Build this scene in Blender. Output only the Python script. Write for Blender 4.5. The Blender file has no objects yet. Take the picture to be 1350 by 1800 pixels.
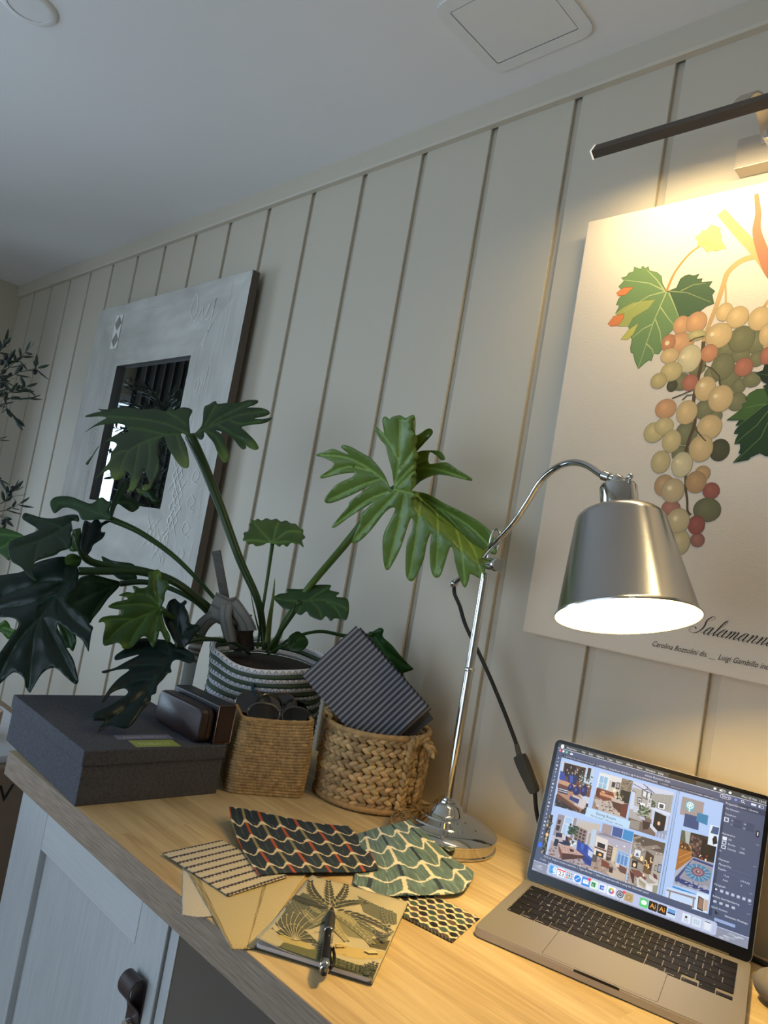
import bpy, random
from math import *
from mathutils import Vector as V, Matrix, noise
from mathutils.geometry import delaunay_2d_cdt, tessellate_polygon, intersect_point_line
rnd = random.Random(11)
scene = bpy.context.scene
COL = scene.collection
PI = pi

# ------------------------------------------------------------------ camera
FPX = 1290.946
YAW, PITCH, ROLL = .777, .0751, .175
CAM = V((.5436, -1.1659, .4297))
_f = V((-sin(YAW)*cos(PITCH), cos(YAW)*cos(PITCH), sin(PITCH)))
_r0 = V((cos(YAW), sin(YAW), 0)); _u0 = _r0.cross(_f)
_r = _r0*cos(ROLL)+_u0*sin(ROLL); _u = -_r0*sin(ROLL)+_u0*cos(ROLL)
cd = bpy.data.cameras.new('camera'); co = bpy.data.objects.new('camera', cd); COL.objects.link(co)
co.matrix_world = Matrix(((_r.x, _u.x, -_f.x, CAM.x), (_r.y, _u.y, -_f.y, CAM.y), (_r.z, _u.z, -_f.z, CAM.z), (0, 0, 0, 1)))
cd.sensor_fit = 'HORIZONTAL'; cd.sensor_width = 36; cd.lens = FPX/1350*36; cd.clip_start = .02
scene.camera = co

# points of the real place, found from the survey of the photo
def ray(x, y): return _f+_r*((x-675)/FPX)-_u*((y-900)/FPX)
def od(x, y, t): return CAM+ray(x, y)*t
def oz(x, y, z=0.): d = ray(x, y); return CAM+d*((z-CAM.z)/d.z)
def oy(x, y, yy=0.): d = ray(x, y); return CAM+d*((yy-CAM.y)/d.y)
def opl(x, y, o, n): d = ray(x, y); return CAM+d*((o-CAM).dot(n)/d.dot(n))

def lin(c):
    c = c/255.
    return c/12.92 if c <= .04045 else ((c+.055)/1.055)**2.4
def rgb(*c): return (lin(c[0]), lin(c[1]), lin(c[2]), 1.)

# ------------------------------------------------------------------ materials
def new_mat(name):
    m = bpy.data.materials.new(name); m.use_nodes = True
    nt = m.node_tree; b = nt.nodes['Principled BSDF']
    return m, nt, b
def nd(nt, t, **kw):
    n = nt.nodes.new(t)
    for k, v in kw.items():
        if k.startswith('i_'):
            n.inputs[int(k[2:]) if k[2:].isdigit() else k[2:].replace('_', ' ')].default_value = v
        else: setattr(n, k, v)
    return n
def coords(nt, stretch=(1, 1, 1), rot=(0, 0, 0)):
    tc = nd(nt, 'ShaderNodeTexCoord'); mp = nd(nt, 'ShaderNodeMapping')
    mp.inputs['Scale'].default_value = stretch; mp.inputs['Rotation'].default_value = rot
    nt.links.new(tc.outputs['Object'], mp.inputs['Vector']); return mp.outputs['Vector']
def mat(name, col, rough=.5, metal=0., spec=.5, var=None, bump=None, attr=False, coat=0., trans=0., sheen=0.):
    """col: sRGB 0-255; var=(scale, amount, stretch) ; bump=(scale, strength, stretch)"""
    m, nt, b = new_mat(name)
    b.inputs['Roughness'].default_value = rough; b.inputs['Metallic'].default_value = metal
    b.inputs['Specular IOR Level'].default_value = spec; b.inputs['Coat Weight'].default_value = coat
    if sheen: b.inputs['Sheen Weight'].default_value = sheen
    src = None
    if attr:
        a = nd(nt, 'ShaderNodeAttribute', attribute_name='Col'); src = a.outputs['Color']
    else: b.inputs['Base Color'].default_value = rgb(*col)
    if var:
        n = nd(nt, 'ShaderNodeTexNoise'); n.inputs['Scale'].default_value = var[0]; n.inputs['Detail'].default_value = 5
        nt.links.new(coords(nt, var[2] if len(var) > 2 else (1, 1, 1)), n.inputs['Vector'])
        mx = nd(nt, 'ShaderNodeMix', data_type='RGBA', blend_type='MULTIPLY'); mx.inputs[0].default_value = 1
        rp = nd(nt, 'ShaderNodeMapRange'); rp.inputs[1].default_value = .3; rp.inputs[2].default_value = .7
        rp.inputs[3].default_value = 1-var[1]; rp.inputs[4].default_value = 1+var[1]*.4
        nt.links.new(n.outputs['Fac'], rp.inputs[0])
        cm = nd(nt, 'ShaderNodeCombineColor')
        for k in range(3): nt.links.new(rp.outputs[0], cm.inputs[k])
        if src: nt.links.new(src, mx.inputs[6])
        else: mx.inputs[6].default_value = rgb(*col)
        nt.links.new(cm.outputs[0], mx.inputs[7]); src = mx.outputs[2]
    if src: nt.links.new(src, b.inputs['Base Color'])
    if bump:
        n = nd(nt, 'ShaderNodeTexNoise'); n.inputs['Scale'].default_value = bump[0]; n.inputs['Detail'].default_value = 4
        nt.links.new(coords(nt, bump[2] if len(bump) > 2 else (1, 1, 1)), n.inputs['Vector'])
        bp = nd(nt, 'ShaderNodeBump'); bp.inputs['Strength'].default_value = bump[1]; bp.inputs['Distance'].default_value = .002
        nt.links.new(n.outputs['Fac'], bp.inputs['Height']); nt.links.new(bp.outputs[0], b.inputs['Normal'])
    if trans:
        t = nd(nt, 'ShaderNodeBsdfTranslucent'); ms = nd(nt, 'ShaderNodeMixShader'); ms.inputs[0].default_value = trans
        if src: nt.links.new(src, t.inputs[0])
        else: t.inputs[0].default_value = rgb(*col)
        out = nt.nodes['Material Output']
        nt.links.new(b.outputs[0], ms.inputs[1]); nt.links.new(t.outputs[0], ms.inputs[2]); nt.links.new(ms.outputs[0], out.inputs[0])
    return m
def emis(name, col, strength, attr=False):
    m, nt, b = new_mat(name); b.inputs['Base Color'].default_value = (.01, .01, .012, 1); b.inputs['Roughness'].default_value = .35
    b.inputs['Emission Strength'].default_value = strength
    if attr:
        a = nd(nt, 'ShaderNodeAttribute', attribute_name='Col'); nt.links.new(a.outputs['Color'], b.inputs['Emission Color'])
    else: b.inputs['Emission Color'].default_value = rgb(*col)
    return m

# ------------------------------------------------------------------ mesh builder
class MB:
    def __init__(s): s.v = []; s.f = []; s.m = []; s.c = []
    def add(s, vs, fs, mi=0, col=None):
        o = len(s.v); s.v += [tuple(p) for p in vs]
        for f in fs:
            s.f.append([i+o for i in f]); s.m.append(mi)
        if col is None: col = (1, 1, 1, 1)
        if isinstance(col, list): s.c += col
        else: s.c += [col]*len(vs)
        return s
    def box(s, x0, x1, y0, y1, z0, z1, mi=0, col=None, fr=None):
        p = [V((x, y, z)) for z in (z0, z1) for y in (y0, y1) for x in (x0, x1)]
        if fr: p = [fr @ q for q in p]
        return s.add(p, [(0, 2, 3, 1), (4, 5, 7, 6), (0, 1, 5, 4), (2, 6, 7, 3), (0, 4, 6, 2), (1, 3, 7, 5)], mi, col)
    def tube(s, pts, r, seg=10, mi=0, col=None, cap=True, closed=False, flat=1.):
        pts = [V(p) for p in pts]; n = len(pts)
        rs = r if isinstance(r, (list, tuple)) else [r]*n
        vs, fs = [], []; up = None
        for i, p in enumerate(pts):
            a = pts[(i-1) % n] if (closed or i > 0) else p; b = pts[(i+1) % n] if (closed or i < n-1) else p
            d = (b-a).normalized()
            if up is None:
                up = V((0, 0, 1)) if abs(d.z) < .9 else V((1, 0, 0))
            e = d.cross(up)
            if e.length < 1e-6: e = d.cross(V((.3, .8, .1)))
            e.normalize(); up = e.cross(d).normalized()
            for k in range(seg):
                t = 2*PI*k/seg; vs.append(p+(e*cos(t)+up*sin(t)*flat)*rs[i])
        m = n if closed else n-1
        for i in range(m):
            j = (i+1) % n
            for k in range(seg):
                l = (k+1) % seg; fs.append((i*seg+k, i*seg+l, j*seg+l, j*seg+k))
        if cap and not closed:
            fs.append(tuple(range(seg))[::-1]); fs.append(tuple((n-1)*seg+k for k in range(seg)))
        return s.add(vs, fs, mi, col)
    def lathe(s, prof, o=(0, 0, 0), axis=(0, 0, 1), seg=48, mi=0, col=None, capb=False, capt=False):
        o = V(o); a = V(axis).normalized(); e = a.cross(V((0, 0, 1)))
        if e.length < 1e-5: e = V((1, 0, 0))
        e.normalize(); g = a.cross(e)
        vs = [o+a*h+(e*cos(2*PI*k/seg)+g*sin(2*PI*k/seg))*r for r, h in prof for k in range(seg)]
        fs = []
        for i in range(len(prof)-1):
            for k in range(seg):
                l = (k+1) % seg; fs.append((i*seg+k, i*seg+l, (i+1)*seg+l, (i+1)*seg+k))
        if capb: fs.append(tuple(range(seg))[::-1])
        if capt: fs.append(tuple((len(prof)-1)*seg+k for k in range(seg)))
        return s.add(vs, fs, mi, col)
    def prism(s, poly, z0, z1, fr=None, mi=0, col=None):
        n = len(poly); vs = [V((x, y, z0)) for x, y in poly]+[V((x, y, z1)) for x, y in poly]
        if fr: vs = [fr @ q for q in vs]
        tri = tessellate_polygon([[V((x, y, 0)) for x, y in poly]])
        fs = [tuple(t[::-1]) for t in tri]+[tuple(i+n for i in t) for t in tri]
        ar = sum(poly[i][0]*poly[(i+1) % n][1]-poly[(i+1) % n][0]*poly[i][1] for i in range(n))
        fs += [(i, (i+1) % n, n+(i+1) % n, n+i) if ar > 0 else ((i+1) % n, i, n+i, n+(i+1) % n) for i in range(n)]
        return s.add(vs, fs, mi, col)
    def ball(s, c, r, seg=10, ring=7, mi=0, col=None, axes=None):
        c = V(c); X, Y, Z = axes if axes else (V((r, 0, 0)), V((0, r, 0)), V((0, 0, r)))
        vs = []; fs = []
        for i in range(1, ring):
            p = PI*i/ring
            for k in range(seg):
                t = 2*PI*k/seg; vs.append(c+X*(sin(p)*cos(t))+Y*(sin(p)*sin(t))+Z*cos(p))
        a = len(vs); vs += [c+Z, c-Z]
        for i in range(ring-2):
            for k in range(seg):
                l = (k+1) % seg; fs.append((i*seg+k, (i+1)*seg+k, (i+1)*seg+l, i*seg+l))
        for k in range(seg):
            l = (k+1) % seg; fs.append((a, k, l)); fs.append((a+1, (ring-2)*seg+l, (ring-2)*seg+k))
        return s.add(vs, fs, mi, col)
    def grid(s, fn, nu, nv, mi=0, colf=None, closeu=False):
        vs = []; cs = []; mu = nu if closeu else nu+1
        for j in range(nv+1):
            for i in range(mu):
                vs.append(fn(i/nu, j/nv))
                if colf: cs.append(colf(i/nu, j/nv))
        fs = [(j*mu+i, j*mu+(i+1) % mu, (j+1)*mu+(i+1) % mu, (j+1)*mu+i) for j in range(nv) for i in range(nu)]
        return s.add(vs, fs, mi, cs if colf else None)
    def build(s, name, mats, parent=None, smooth=40, bevel=0., bseg=2, solid=0., sub=0, fixn=False):
        me = bpy.data.meshes.new(name); o = bpy.data.objects.new(name, me); COL.objects.link(o)
        off = V((0, 0, 0))
        if parent is not None:
            p = parent
            while p is not None: off += p.location; p = p.parent
            o.parent = parent
        me.from_pydata([tuple(V(p)-off) for p in s.v], [], s.f)
        mats = mats if isinstance(mats, (list, tuple)) else [mats]
        for m in mats: me.materials.append(m)
        if len(mats) > 1: me.polygons.foreach_set('material_index', s.m)
        if any(c != (1, 1, 1, 1) for c in s.c):
            at = me.color_attributes.new('Col', 'FLOAT_COLOR', 'POINT')
            at.data.foreach_set('color', [x for c in s.c for x in c])
        if smooth:
            me.polygons.foreach_set('use_smooth', [True]*len(me.polygons))
            if smooth < 180: me.set_sharp_from_angle(angle=radians(smooth))
        me.update()
        if bevel:
            b = o.modifiers.new('bevel', 'BEVEL'); b.width = bevel; b.segments = bseg; b.limit_method = 'ANGLE'; b.angle_limit = radians(35)
        if solid:
            b = o.modifiers.new('solidify', 'SOLIDIFY'); b.thickness = solid; b.offset = 0
        if sub:
            b = o.modifiers.new('sub', 'SUBSURF'); b.levels = sub; b.render_levels = sub
        return o

def thing(name, label, cat, loc=(0, 0, 0), group=None):
    o = bpy.data.objects.new(name, None); COL.objects.link(o); o.location = loc; o.empty_display_size = .02
    return tag(o, label, cat, group)
def tag(o, label, cat, group=None, kind=None):
    o['label'] = label; o['category'] = cat
    if group: o['group'] = group
    if kind: o['kind'] = kind
    return o
def structure(o): o['kind'] = 'structure'; return o

def spline(pts, per=6, closed=False):
    """Catmull-Rom through tuples of any dimension"""
    n = len(pts); out = []; rng = n if closed else n-1
    for i in range(rng):
        p0 = pts[(i-1) % n] if (closed or i > 0) else pts[0]; p1 = pts[i]; p2 = pts[(i+1) % n]
        p3 = pts[(i+2) % n] if (closed or i < n-2) else pts[-1]
        for k in range(per):
            t = k/per
            out.append(tuple(.5*(2*b+(c-a)*t+(2*a-5*b+4*c-d)*t*t+(3*b-a-3*c+d)*t**3) for a, b, c, d in zip(p0, p1, p2, p3)))
    if not closed: out.append(tuple(pts[-1]))
    return out
def rrect(x0, x1, y0, y1, r, seg=5):
    out = []
    for cx, cy, a in ((x1-r, y1-r, 0), (x0+r, y1-r, 90), (x0+r, y0+r, 180), (x1-r, y0+r, 270)):
        for k in range(seg+1):
            t = radians(a+90*k/seg); out.append((cx+r*cos(t), cy+r*sin(t)))
    return out
def frame(o, ex, ey, ez=None):
    ex = V(ex).normalized(); ey = V(ey).normalized(); ez = V(ez) if ez else ex.cross(ey); o = V(o)
    return Matrix(((ex.x, ey.x, ez.x, o.x), (ex.y, ey.y, ez.y, o.y), (ex.z, ey.z, ez.z, o.z), (0, 0, 0, 1)))

_txt = {}
def text_mesh(s):
    if s not in _txt:
        cu = bpy.data.curves.new('t', 'FONT'); cu.body = s; cu.size = 1.; cu.resolution_u = 2; cu.align_x = 'LEFT'
        ob = bpy.data.objects.new('t', cu); COL.objects.link(ob)
        dg = bpy.context.evaluated_depsgraph_get(); ev = ob.evaluated_get(dg); me = ev.to_mesh()
        vs = [(v.co.x, v.co.y) for v in me.vertices]; fs = [tuple(p.vertices) for p in me.polygons]
        ev.to_mesh_clear(); bpy.data.objects.remove(ob); bpy.data.curves.remove(cu); _txt[s] = (vs, fs)
    return _txt[s]

class Flat:
    """printed or displayed artwork on one flat surface: polygons in the surface's own 2-D frame, thin layers"""
    def __init__(s, fr, dz=.00004): s.fr = fr; s.dz = dz; s.mb = MB(); s.k = 1
    def put(s, pts, fs, col, keep=False):
        z = s.dz*s.k
        s.mb.add([s.fr @ V((x, y, z)) for x, y in pts], fs, 0, col if isinstance(col, list) else rgb(*col))
        if not keep: s.k += 1
    def poly(s, pts, col, keep=False):
        tri = tessellate_polygon([[V((x, y, 0)) for x, y in pts]])
        fs = []
        for t in tri:
            a, b, c = (pts[i] for i in t)
            ar = (b[0]-a[0])*(c[1]-a[1])-(b[1]-a[1])*(c[0]-a[0])
            fs.append(tuple(t) if ar > 0 else tuple(t[::-1]))
        s.put(pts, fs, col, keep)
    def line(s, pts, w, col, keep=False, w1=None):
        n = len(pts); vs = []
        for i, p in enumerate(pts):
            a = pts[max(0, i-1)]; b = pts[min(n-1, i+1)]; dx, dy = b[0]-a[0], b[1]-a[1]; l = hypot(dx, dy) or 1
            ww = (w if w1 is None else w+(w1-w)*i/max(1, n-1))/2
            vs += [(p[0]-dy/l*ww, p[1]+dx/l*ww), (p[0]+dy/l*ww, p[1]-dx/l*ww)]
        s.put(vs, [(2*i, 2*i+1, 2*i+3, 2*i+2) for i in range(n-1)], col, keep)
    def disc(s, c, rx, ry, col, rot=0, seg=22, keep=False, inner=None):
        cs, sn = cos(rot), sin(rot)
        ring = [(c[0]+rx*cos(2*PI*k/seg)*cs-ry*sin(2*PI*k/seg)*sn, c[1]+rx*cos(2*PI*k/seg)*sn+ry*sin(2*PI*k/seg)*cs) for k in range(seg)]
        cols = [rgb(*(inner or col))]+[rgb(*col)]*seg
        fs = [(0, 1+k, 1+(k+1) % seg) for k in range(seg)]
        s.put([c]+ring, fs, cols, keep)
    def text(s, st, o, size, col, shear=0., keep=False, right=False, stretch=1.):
        vs, fs = text_mesh(st); w = max([v[0] for v in vs] or [0])
        sh = -w*size*stretch if right else 0
        s.put([(o[0]+sh+(x*stretch+shear*y)*size, o[1]+y*size) for x, y in vs], fs, col, keep)
    def build(s, name, m, parent): return s.mb.build(name, m, parent, smooth=0)

# ------------------------------------------------------------------ shared materials
def wood_top():
    m, nt, b = new_mat('oak_staves'); L = nt.links.new
    vec = coords(nt)
    br = nd(nt, 'ShaderNodeTexBrick'); br.offset = .37; br.squash = 1
    br.inputs['Scale'].default_value = 1; br.inputs['Mortar Size'].default_value = .0004; br.inputs['Mortar Smooth'].default_value = .2
    br.inputs['Brick Width'].default_value = .62; br.inputs['Row Height'].default_value = .045
    br.inputs['Color1'].default_value = (.0, .0, .0, 1); br.inputs['Color2'].default_value = (1, 1, 1, 1); br.inputs['Mortar'].default_value = (.3, .3, .3, 1)
    L(vec, br.inputs['Vector'])
    mp = nd(nt, 'ShaderNodeMapping'); mp.inputs['Scale'].default_value = (2.6, 34, 20); L(vec, mp.inputs[0])
    off = nd(nt, 'ShaderNodeVectorMath', operation='MULTIPLY_ADD'); off.inputs[1].default_value = (7, 7, 7); L(br.outputs['Color'], off.inputs[0]); L(mp.outputs[0], off.inputs[2])
    n1 = nd(nt, 'ShaderNodeTexNoise'); n1.inputs['Scale'].default_value = 1.4; n1.inputs['Detail'].default_value = 8; n1.inputs['Distortion'].default_value = 1.2; L(off.outputs[0], n1.inputs['Vector'])
    mp2 = nd(nt, 'ShaderNodeMapping'); mp2.inputs['Scale'].default_value = (14, 420, 60); L(vec, mp2.inputs[0])
    n2 = nd(nt, 'ShaderNodeTexNoise'); n2.inputs['Scale'].default_value = 1.; n2.inputs['Detail'].default_value = 3; L(mp2.outputs[0], n2.inputs['Vector'])
    cr = nd(nt, 'ShaderNodeValToRGB'); e = cr.color_ramp.elements
    e[0].position = .28; e[0].color = rgb(174, 149, 109); e[1].position = .75; e[1].color = rgb(226, 208, 170)
    x = e.new(.5); x.color = rgb(205, 183, 142)
    ad = nd(nt, 'ShaderNodeMath', operation='MULTIPLY_ADD'); ad.inputs[1].default_value = .17; L(n2.outputs[0], ad.inputs[0])
    sb = nd(nt, 'ShaderNodeMath', operation='MULTIPLY_ADD'); sb.inputs[1].default_value = .74; sb.inputs[2].default_value = .05; L(n1.outputs[0], sb.inputs[0]); L(sb.outputs[0], ad.inputs[2])
    st = nd(nt, 'ShaderNodeMath', operation='MULTIPLY_ADD'); st.inputs[1].default_value = .16; L(br.outputs['Color'], st.inputs[0])
    s2 = nd(nt, 'ShaderNodeMath', operation='SUBTRACT'); s2.inputs[1].default_value = .08; L(ad.outputs[0], s2.inputs[0]); L(s2.outputs[0], st.inputs[2])
    L(st.outputs[0], cr.inputs[0]); L(cr.outputs[0], b.inputs['Base Color'])
    b.inputs['Roughness'].default_value = .42
    bp = nd(nt, 'ShaderNodeBump'); bp.inputs['Strength'].default_value = .12; bp.inputs['Distance'].default_value = .001; L(n2.outputs[0], bp.inputs['Height']); L(bp.outputs[0], b.inputs['Normal'])
    return m
M = {}
M['oak'] = wood_top()
M['edge'] = mat('limed_edge', (158, 138, 118), .6, var=(14, .38, (1.5, 30, 30)), bump=(30, .25, (2, 60, 60)))
M['wall'] = mat('wall_paint', (200, 191, 173), .55, bump=(60, .06))
M['ceil'] = mat('ceiling_paint', (236, 235, 234), .8, var=(1.1, .05), bump=(40, .08))
M['cabinet'] = mat('painted_woodgrain', (196, 200, 202), .5, var=(8, .10, (30, 30, 1.2)), bump=(12, .5, (40, 40, 1.3)))
M['cabinet_h'] = mat('painted_rail', (200, 204, 206), .5, var=(8, .05, (1.2, 30, 30)), bump=(12, .25, (1.3, 40, 40)))
M['cabinet_side'] = mat('cabinet_side', (214, 222, 236), .6)
M['floor'] = mat('floor_boards', (176, 154, 128), .5, var=(6, .25, (1, 14, 1)))
M['chrome'] = mat('chrome', (215, 213, 208), .07, 1.)
M['nickel'] = mat('brushed_nickel', (196, 188, 176), .42, .75, bump=(50, .05, (1, 1, 20)))
M['black'] = mat('black_plastic', (16, 16, 18), .32)
M['blackm'] = mat('black_matt', (20, 20, 21), .6)
M['white'] = mat('white_plastic', (225, 224, 220), .4)
M['leafy'] = mat('leaf', (60, 110, 40), .32, spec=.36, attr=True, trans=.16)
M['attr'] = mat('printed', (255, 255, 255), .6, attr=True)
M['attrm'] = mat('woven', (255, 255, 255), .85, attr=True, spec=.2, sheen=.1)
# ------------------------------------------------------------------ room shell
X0, X1, Y0, Z0, ZC = -3.33, 2.1, -2.75, -.74, 1.4776
ZR = 1.4212
GX, GD = -.0614, .2053          # groove positions
m = MB(); m.box(X0-.1, X1+.1, .0085, .12, Z0, ZC)
n0 = int((X0-GX)/GD)-1
xs = [GX+GD*k for k in range(n0, 12)]
GW = .0086
edges = [X0]+[x for x in xs if X0 < x < X1]+[X1]
for i in range(len(edges)-1):
    a = edges[i]+(GW if i else 0); b = edges[i+1]-(GW if i < len(edges)-2 else 0)
    m.box(a, b, 0, .0088, Z0, ZC)
structure(m.build('wall_back', M['wall'], bevel=.0012, bseg=1, smooth=0))
m = MB(); NR = 60
prof = [(0, ZR), (-.0135, ZR+.001), (-.0165, ZR+.006), (-.0165, ZC), (0, ZC)]
vs = []; fs = []
for i in range(NR+1):
    x = X0+(X1-X0)*i/NR
    for y, z in prof: vs.append((x, y, z+(0.0012*noise.noise((x*4, 0, 3)) if z < ZC-.001 else 0)))
for i in range(NR):
    for k in range(4): fs.append((i*5+k, (i+1)*5+k, (i+1)*5+k+1, i*5+k+1))
structure(m.add(vs, fs).build('trim_1', M['wall'], smooth=0))
structure(MB().box(X0-.1, X1+.1, Y0-.1, .12, ZC, ZC+.1).build('ceiling', M['ceil'], smooth=0))
structure(MB().box(X0-.1, X1+.1, Y0-.1, .12, Z0-.1, Z0).build('floor', M['floor'], smooth=0))
structure(MB().box(X1, X1+.1, Y0, 0, Z0, ZC).build('wall_right', M['wall'], smooth=0))
def wall_with_hole(name, axis, c, t, u0, u1, h0, h1, mt):
    """plain wall with one opening; axis 'x' -> wall at x=c, u along y"""
    m = MB()
    lo, hi = (Y0, 0) if axis == 'x' else (X0, X1)
    for a, b, z0, z1 in ((lo, u0, Z0, ZC), (u1, hi, Z0, ZC), (u0, u1, Z0, h0), (u0, u1, h1, ZC)):
        if axis == 'x': m.box(c-t, c, a, b, z0, z1)
        else: m.box(a, b, c-t, c, z0, z1)
    return structure(m.build(name, mt, smooth=0))
WL = (-2.45, -.44, -.55, 1.12)       # opening in the left wall (y0,y1,z0,z1)
WR = (-1.95, .35, -.62, 1.12)        # glazed opening in the rear wall (x0,x1,z0,z1)
wall_with_hole('wall_left', 'x', X0, .1, *WL, M['wall'])
wall_with_hole('wall_rear', 'y', Y0, .1, *WR, M['wall'])
glass = bpy.data.materials.new('pane_glass'); glass.use_nodes = True
nt = glass.node_tree; nt.nodes.clear()
o_ = nd(nt, 'ShaderNodeOutputMaterial'); tb = nd(nt, 'ShaderNodeBsdfTransparent'); gb = nd(nt, 'ShaderNodeBsdfGlossy'); gb.inputs['Roughness'].default_value = .02
fz = nd(nt, 'ShaderNodeFresnel'); fz.inputs[0].default_value = 1.35; mxs = nd(nt, 'ShaderNodeMixShader')
nt.links.new(fz.outputs[0], mxs.inputs[0]); nt.links.new(tb.outputs[0], mxs.inputs[1]); nt.links.new(gb.outputs[0], mxs.inputs[2]); nt.links.new(mxs.outputs[0], o_.inputs[0])
def window(name, axis, c, u0, u1, h0, h1, bars):
    m = MB(); g = MB(); w = .05
    def bx(b, a0, a1, z0, z1, t0, t1):
        if axis == 'x': b.box(c-t1, c-t0, a0, a1, z0, z1)
        else: b.box(a0, a1, c-t1, c-t0, z0, z1)
    bx(m, u0, u1, h0, h0+w, .02, .08); bx(m, u0, u1, h1-w, h1, .02, .08)
    bx(m, u0, u0+w, h0+w, h1-w, .02, .08); bx(m, u1-w, u1, h0+w, h1-w, .02, .08)
    for k in range(1, bars):
        x = u0+(u1-u0)*k/bars; bx(m, x-.025, x+.025, h0+w, h1-w, .025, .075)
    bx(g, u0+w, u1-w, h0+w, h1-w, .048, .052)
    o = structure(m.build(name, M['white'], smooth=0)); p = g.build('pane', glass, o, smooth=0)
window('window_1', 'y', Y0, *WR, 3)
window('window_2', 'x', X0, *WL, 3)

# ceiling hatch (rounded square) and round cover plate
c0 = sum((oz(*q, ZC) for q in ((1032, 45), (875, 123), (770, 22))), V())/3
hx, hy = (-.202-.415)/2, (-.093-.28)/2
t = thing('ceiling_hatch', 'white rounded square access hatch set flush in the ceiling', 'hatch', (hx, hy, ZC))
m = MB(); o = rrect(hx-.118, hx+.118, hy-.105, hy+.105, .032); i_ = rrect(hx-.092, hx+.092, hy-.079, hy+.079, .004)
n = len(o); vs = [(x, y, ZC-.0030) for x, y in o]+[(x, y, ZC-.0030) for x, y in i_]+[(x, y, ZC+.001) for x, y in o]
fs = [(k, n+k, n+(k+1) % n, (k+1) % n) for k in range(n)]+[(k, (k+1) % n, 2*n+(k+1) % n, 2*n+k) for k in range(n)]
hm = mat('hatch_plastic', (231, 230, 227), .6)
m.add(vs, fs).build('hatch_frame', hm, t, smooth=0)
MB().prism(rrect(hx-.0905, hx+.0905, hy-.0775, hy+.0775, .003), ZC-.0026, ZC+.001).build('hatch_door', hm, t, smooth=0)
cx, cy = -1.17, -.757
t = thing('ceiling_cover', 'round white flush cover plate on the ceiling above the mirror', 'cover plate', (cx, cy, ZC))
MB().lathe([(.058, .001), (.058, -.003), (.054, -.006), (.043, -.006), (.0425, -.003)], (cx, cy, ZC)).build('outer_ring', hm, t)
MB().lathe([(.0418, .001), (.0418, -.0045), (.002, -.0055)], (cx, cy, ZC), capt=True).build('centre_disc', hm, t)

# ------------------------------------------------------------------ worktop and cupboard
DL, DR, DF = -.797, 1.75, -.624
t = thing('worktop', 'long oak stave worktop running along the panelled wall', 'worktop', (DL, DF, 0))
MB().box(DL, DR, DF+.0012, -.0005, -.04, 0).build('oak_top', M['oak'], t, smooth=0)
MB().box(DL-.0004, DR, DF, DF+.0012, -.04, -.0003).build('front_edge', M['edge'], t, smooth=0)['label'] = 'grey limed front edge strip'
CF = -.598
cx0, cx1 = -.764, -.238
t = thing('cupboard', 'pale grey painted cupboard with framed door under the worktop', 'cupboard', (cx0, CF, Z0))
m = MB(); m.box(cx0, cx0+.018, CF+.002, -.02, Z0, -.0405); m.box(cx1-.018, cx1, CF+.002, -.02, Z0, -.0405)
m.box(cx0+.018, cx1-.018, -.04, -.02, Z0, -.0405); m.box(cx0+.018, cx1-.018, CF+.02, -.04, Z0+.08, Z0+.1)
m.build('carcass', M['cabinet_side'], t, smooth=0, bevel=.001)
for a_, b_2 in ((cx0-.0003, cx0+.018), (cx1-.018, cx1+.0003)): MB().box(a_, b_2, CF, CF+.002, Z0, -.0405).build('carcass_edging', M['cabinet'], t, smooth=0)
dx0, dx1, dz0, dz1 = cx0+.022, cx1-.021, Z0+.1, -.043
sx0, sx1, rz = -.648, -.326, -.116
d = MB()
YF = CF-.004
d.box(dx0, sx0, YF, YF+.02, dz0, dz1); d.box(sx1, dx1, YF, YF+.02, dz0, dz1)
d.box(sx0+.0006, sx1-.0006, YF, YF+.02, rz, dz1, 1); d.box(sx0+.0006, sx1-.0006, YF, YF+.02, dz0, dz0+.08, 1)
d = d.build('door', [M['cabinet'], M['cabinet_h']], t, smooth=0, bevel=.0012, bseg=2)
MB().box(sx0, sx1, YF+.0115, YF+.019, dz0+.08, rz).build('door_panel', M['cabinet'], d, smooth=0)
# leather pull: strap folded into a loop, held by a round stud
leather = mat('dark_leather', (58, 44, 44), .38, bump=(120, .15))
hx0, hw = -.3085, .030
th = .0016
loop = []
pr = [(YF-.0010, -.213), (YF-.0010, -.180), (YF-.0010, -.150), (YF-.0035, -.1385), (YF-.010, -.1335), (YF-.018, -.1350), (YF-.0235, -.1415), (YF-.0245, -.1500), (YF-.0215, -.1585), (YF-.0150, -.1660), (YF-.0085, -.1730), (YF-.0052, -.1800), (YF-.0042, -.190), (YF-.0042, -.213)]
pr = spline(pr, 4)
m = MB()
ring = []
for i, p in enumerate(pr):
    a = pr[max(0, i-1)]; b = pr[min(len(pr)-1, i+1)]; dy, dz = b[0]-a[0], b[1]-a[1]; l = hypot(dy, dz)
    ring.append(((p[0]-dz/l*th, p[1]+dy/l*th), (p[0]+dz/l*th*.0, p[1])))
vs = []
for (oy_, oz_), (iy, iz) in ring:
    vs += [(hx0, oy_, oz_), (hx0+hw, oy_, oz_), (hx0+hw, iy, iz), (hx0, iy, iz)]
fs = []
for i in range(len(ring)-1):
    for k in range(4): fs.append((i*4+k, i*4+(k+1) % 4, (i+1)*4+(k+1) % 4, (i+1)*4+k))
fs += [(3, 2, 1, 0), tuple(4*(len(ring)-1)+k for k in range(4))]
h = m.add(vs, fs).build('handle', leather, d, smooth=50); h['label'] = 'folded dark brown leather pull'
MB().lathe([(.0068, 0), (.0068, -.0085), (.006, -.0095), (.001, -.0098)], (hx0+hw*.5, YF-.0045, -.1965), (0, 1, 0), 24, capb=True, capt=True).build('stud', M['chrome'], t)

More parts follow.
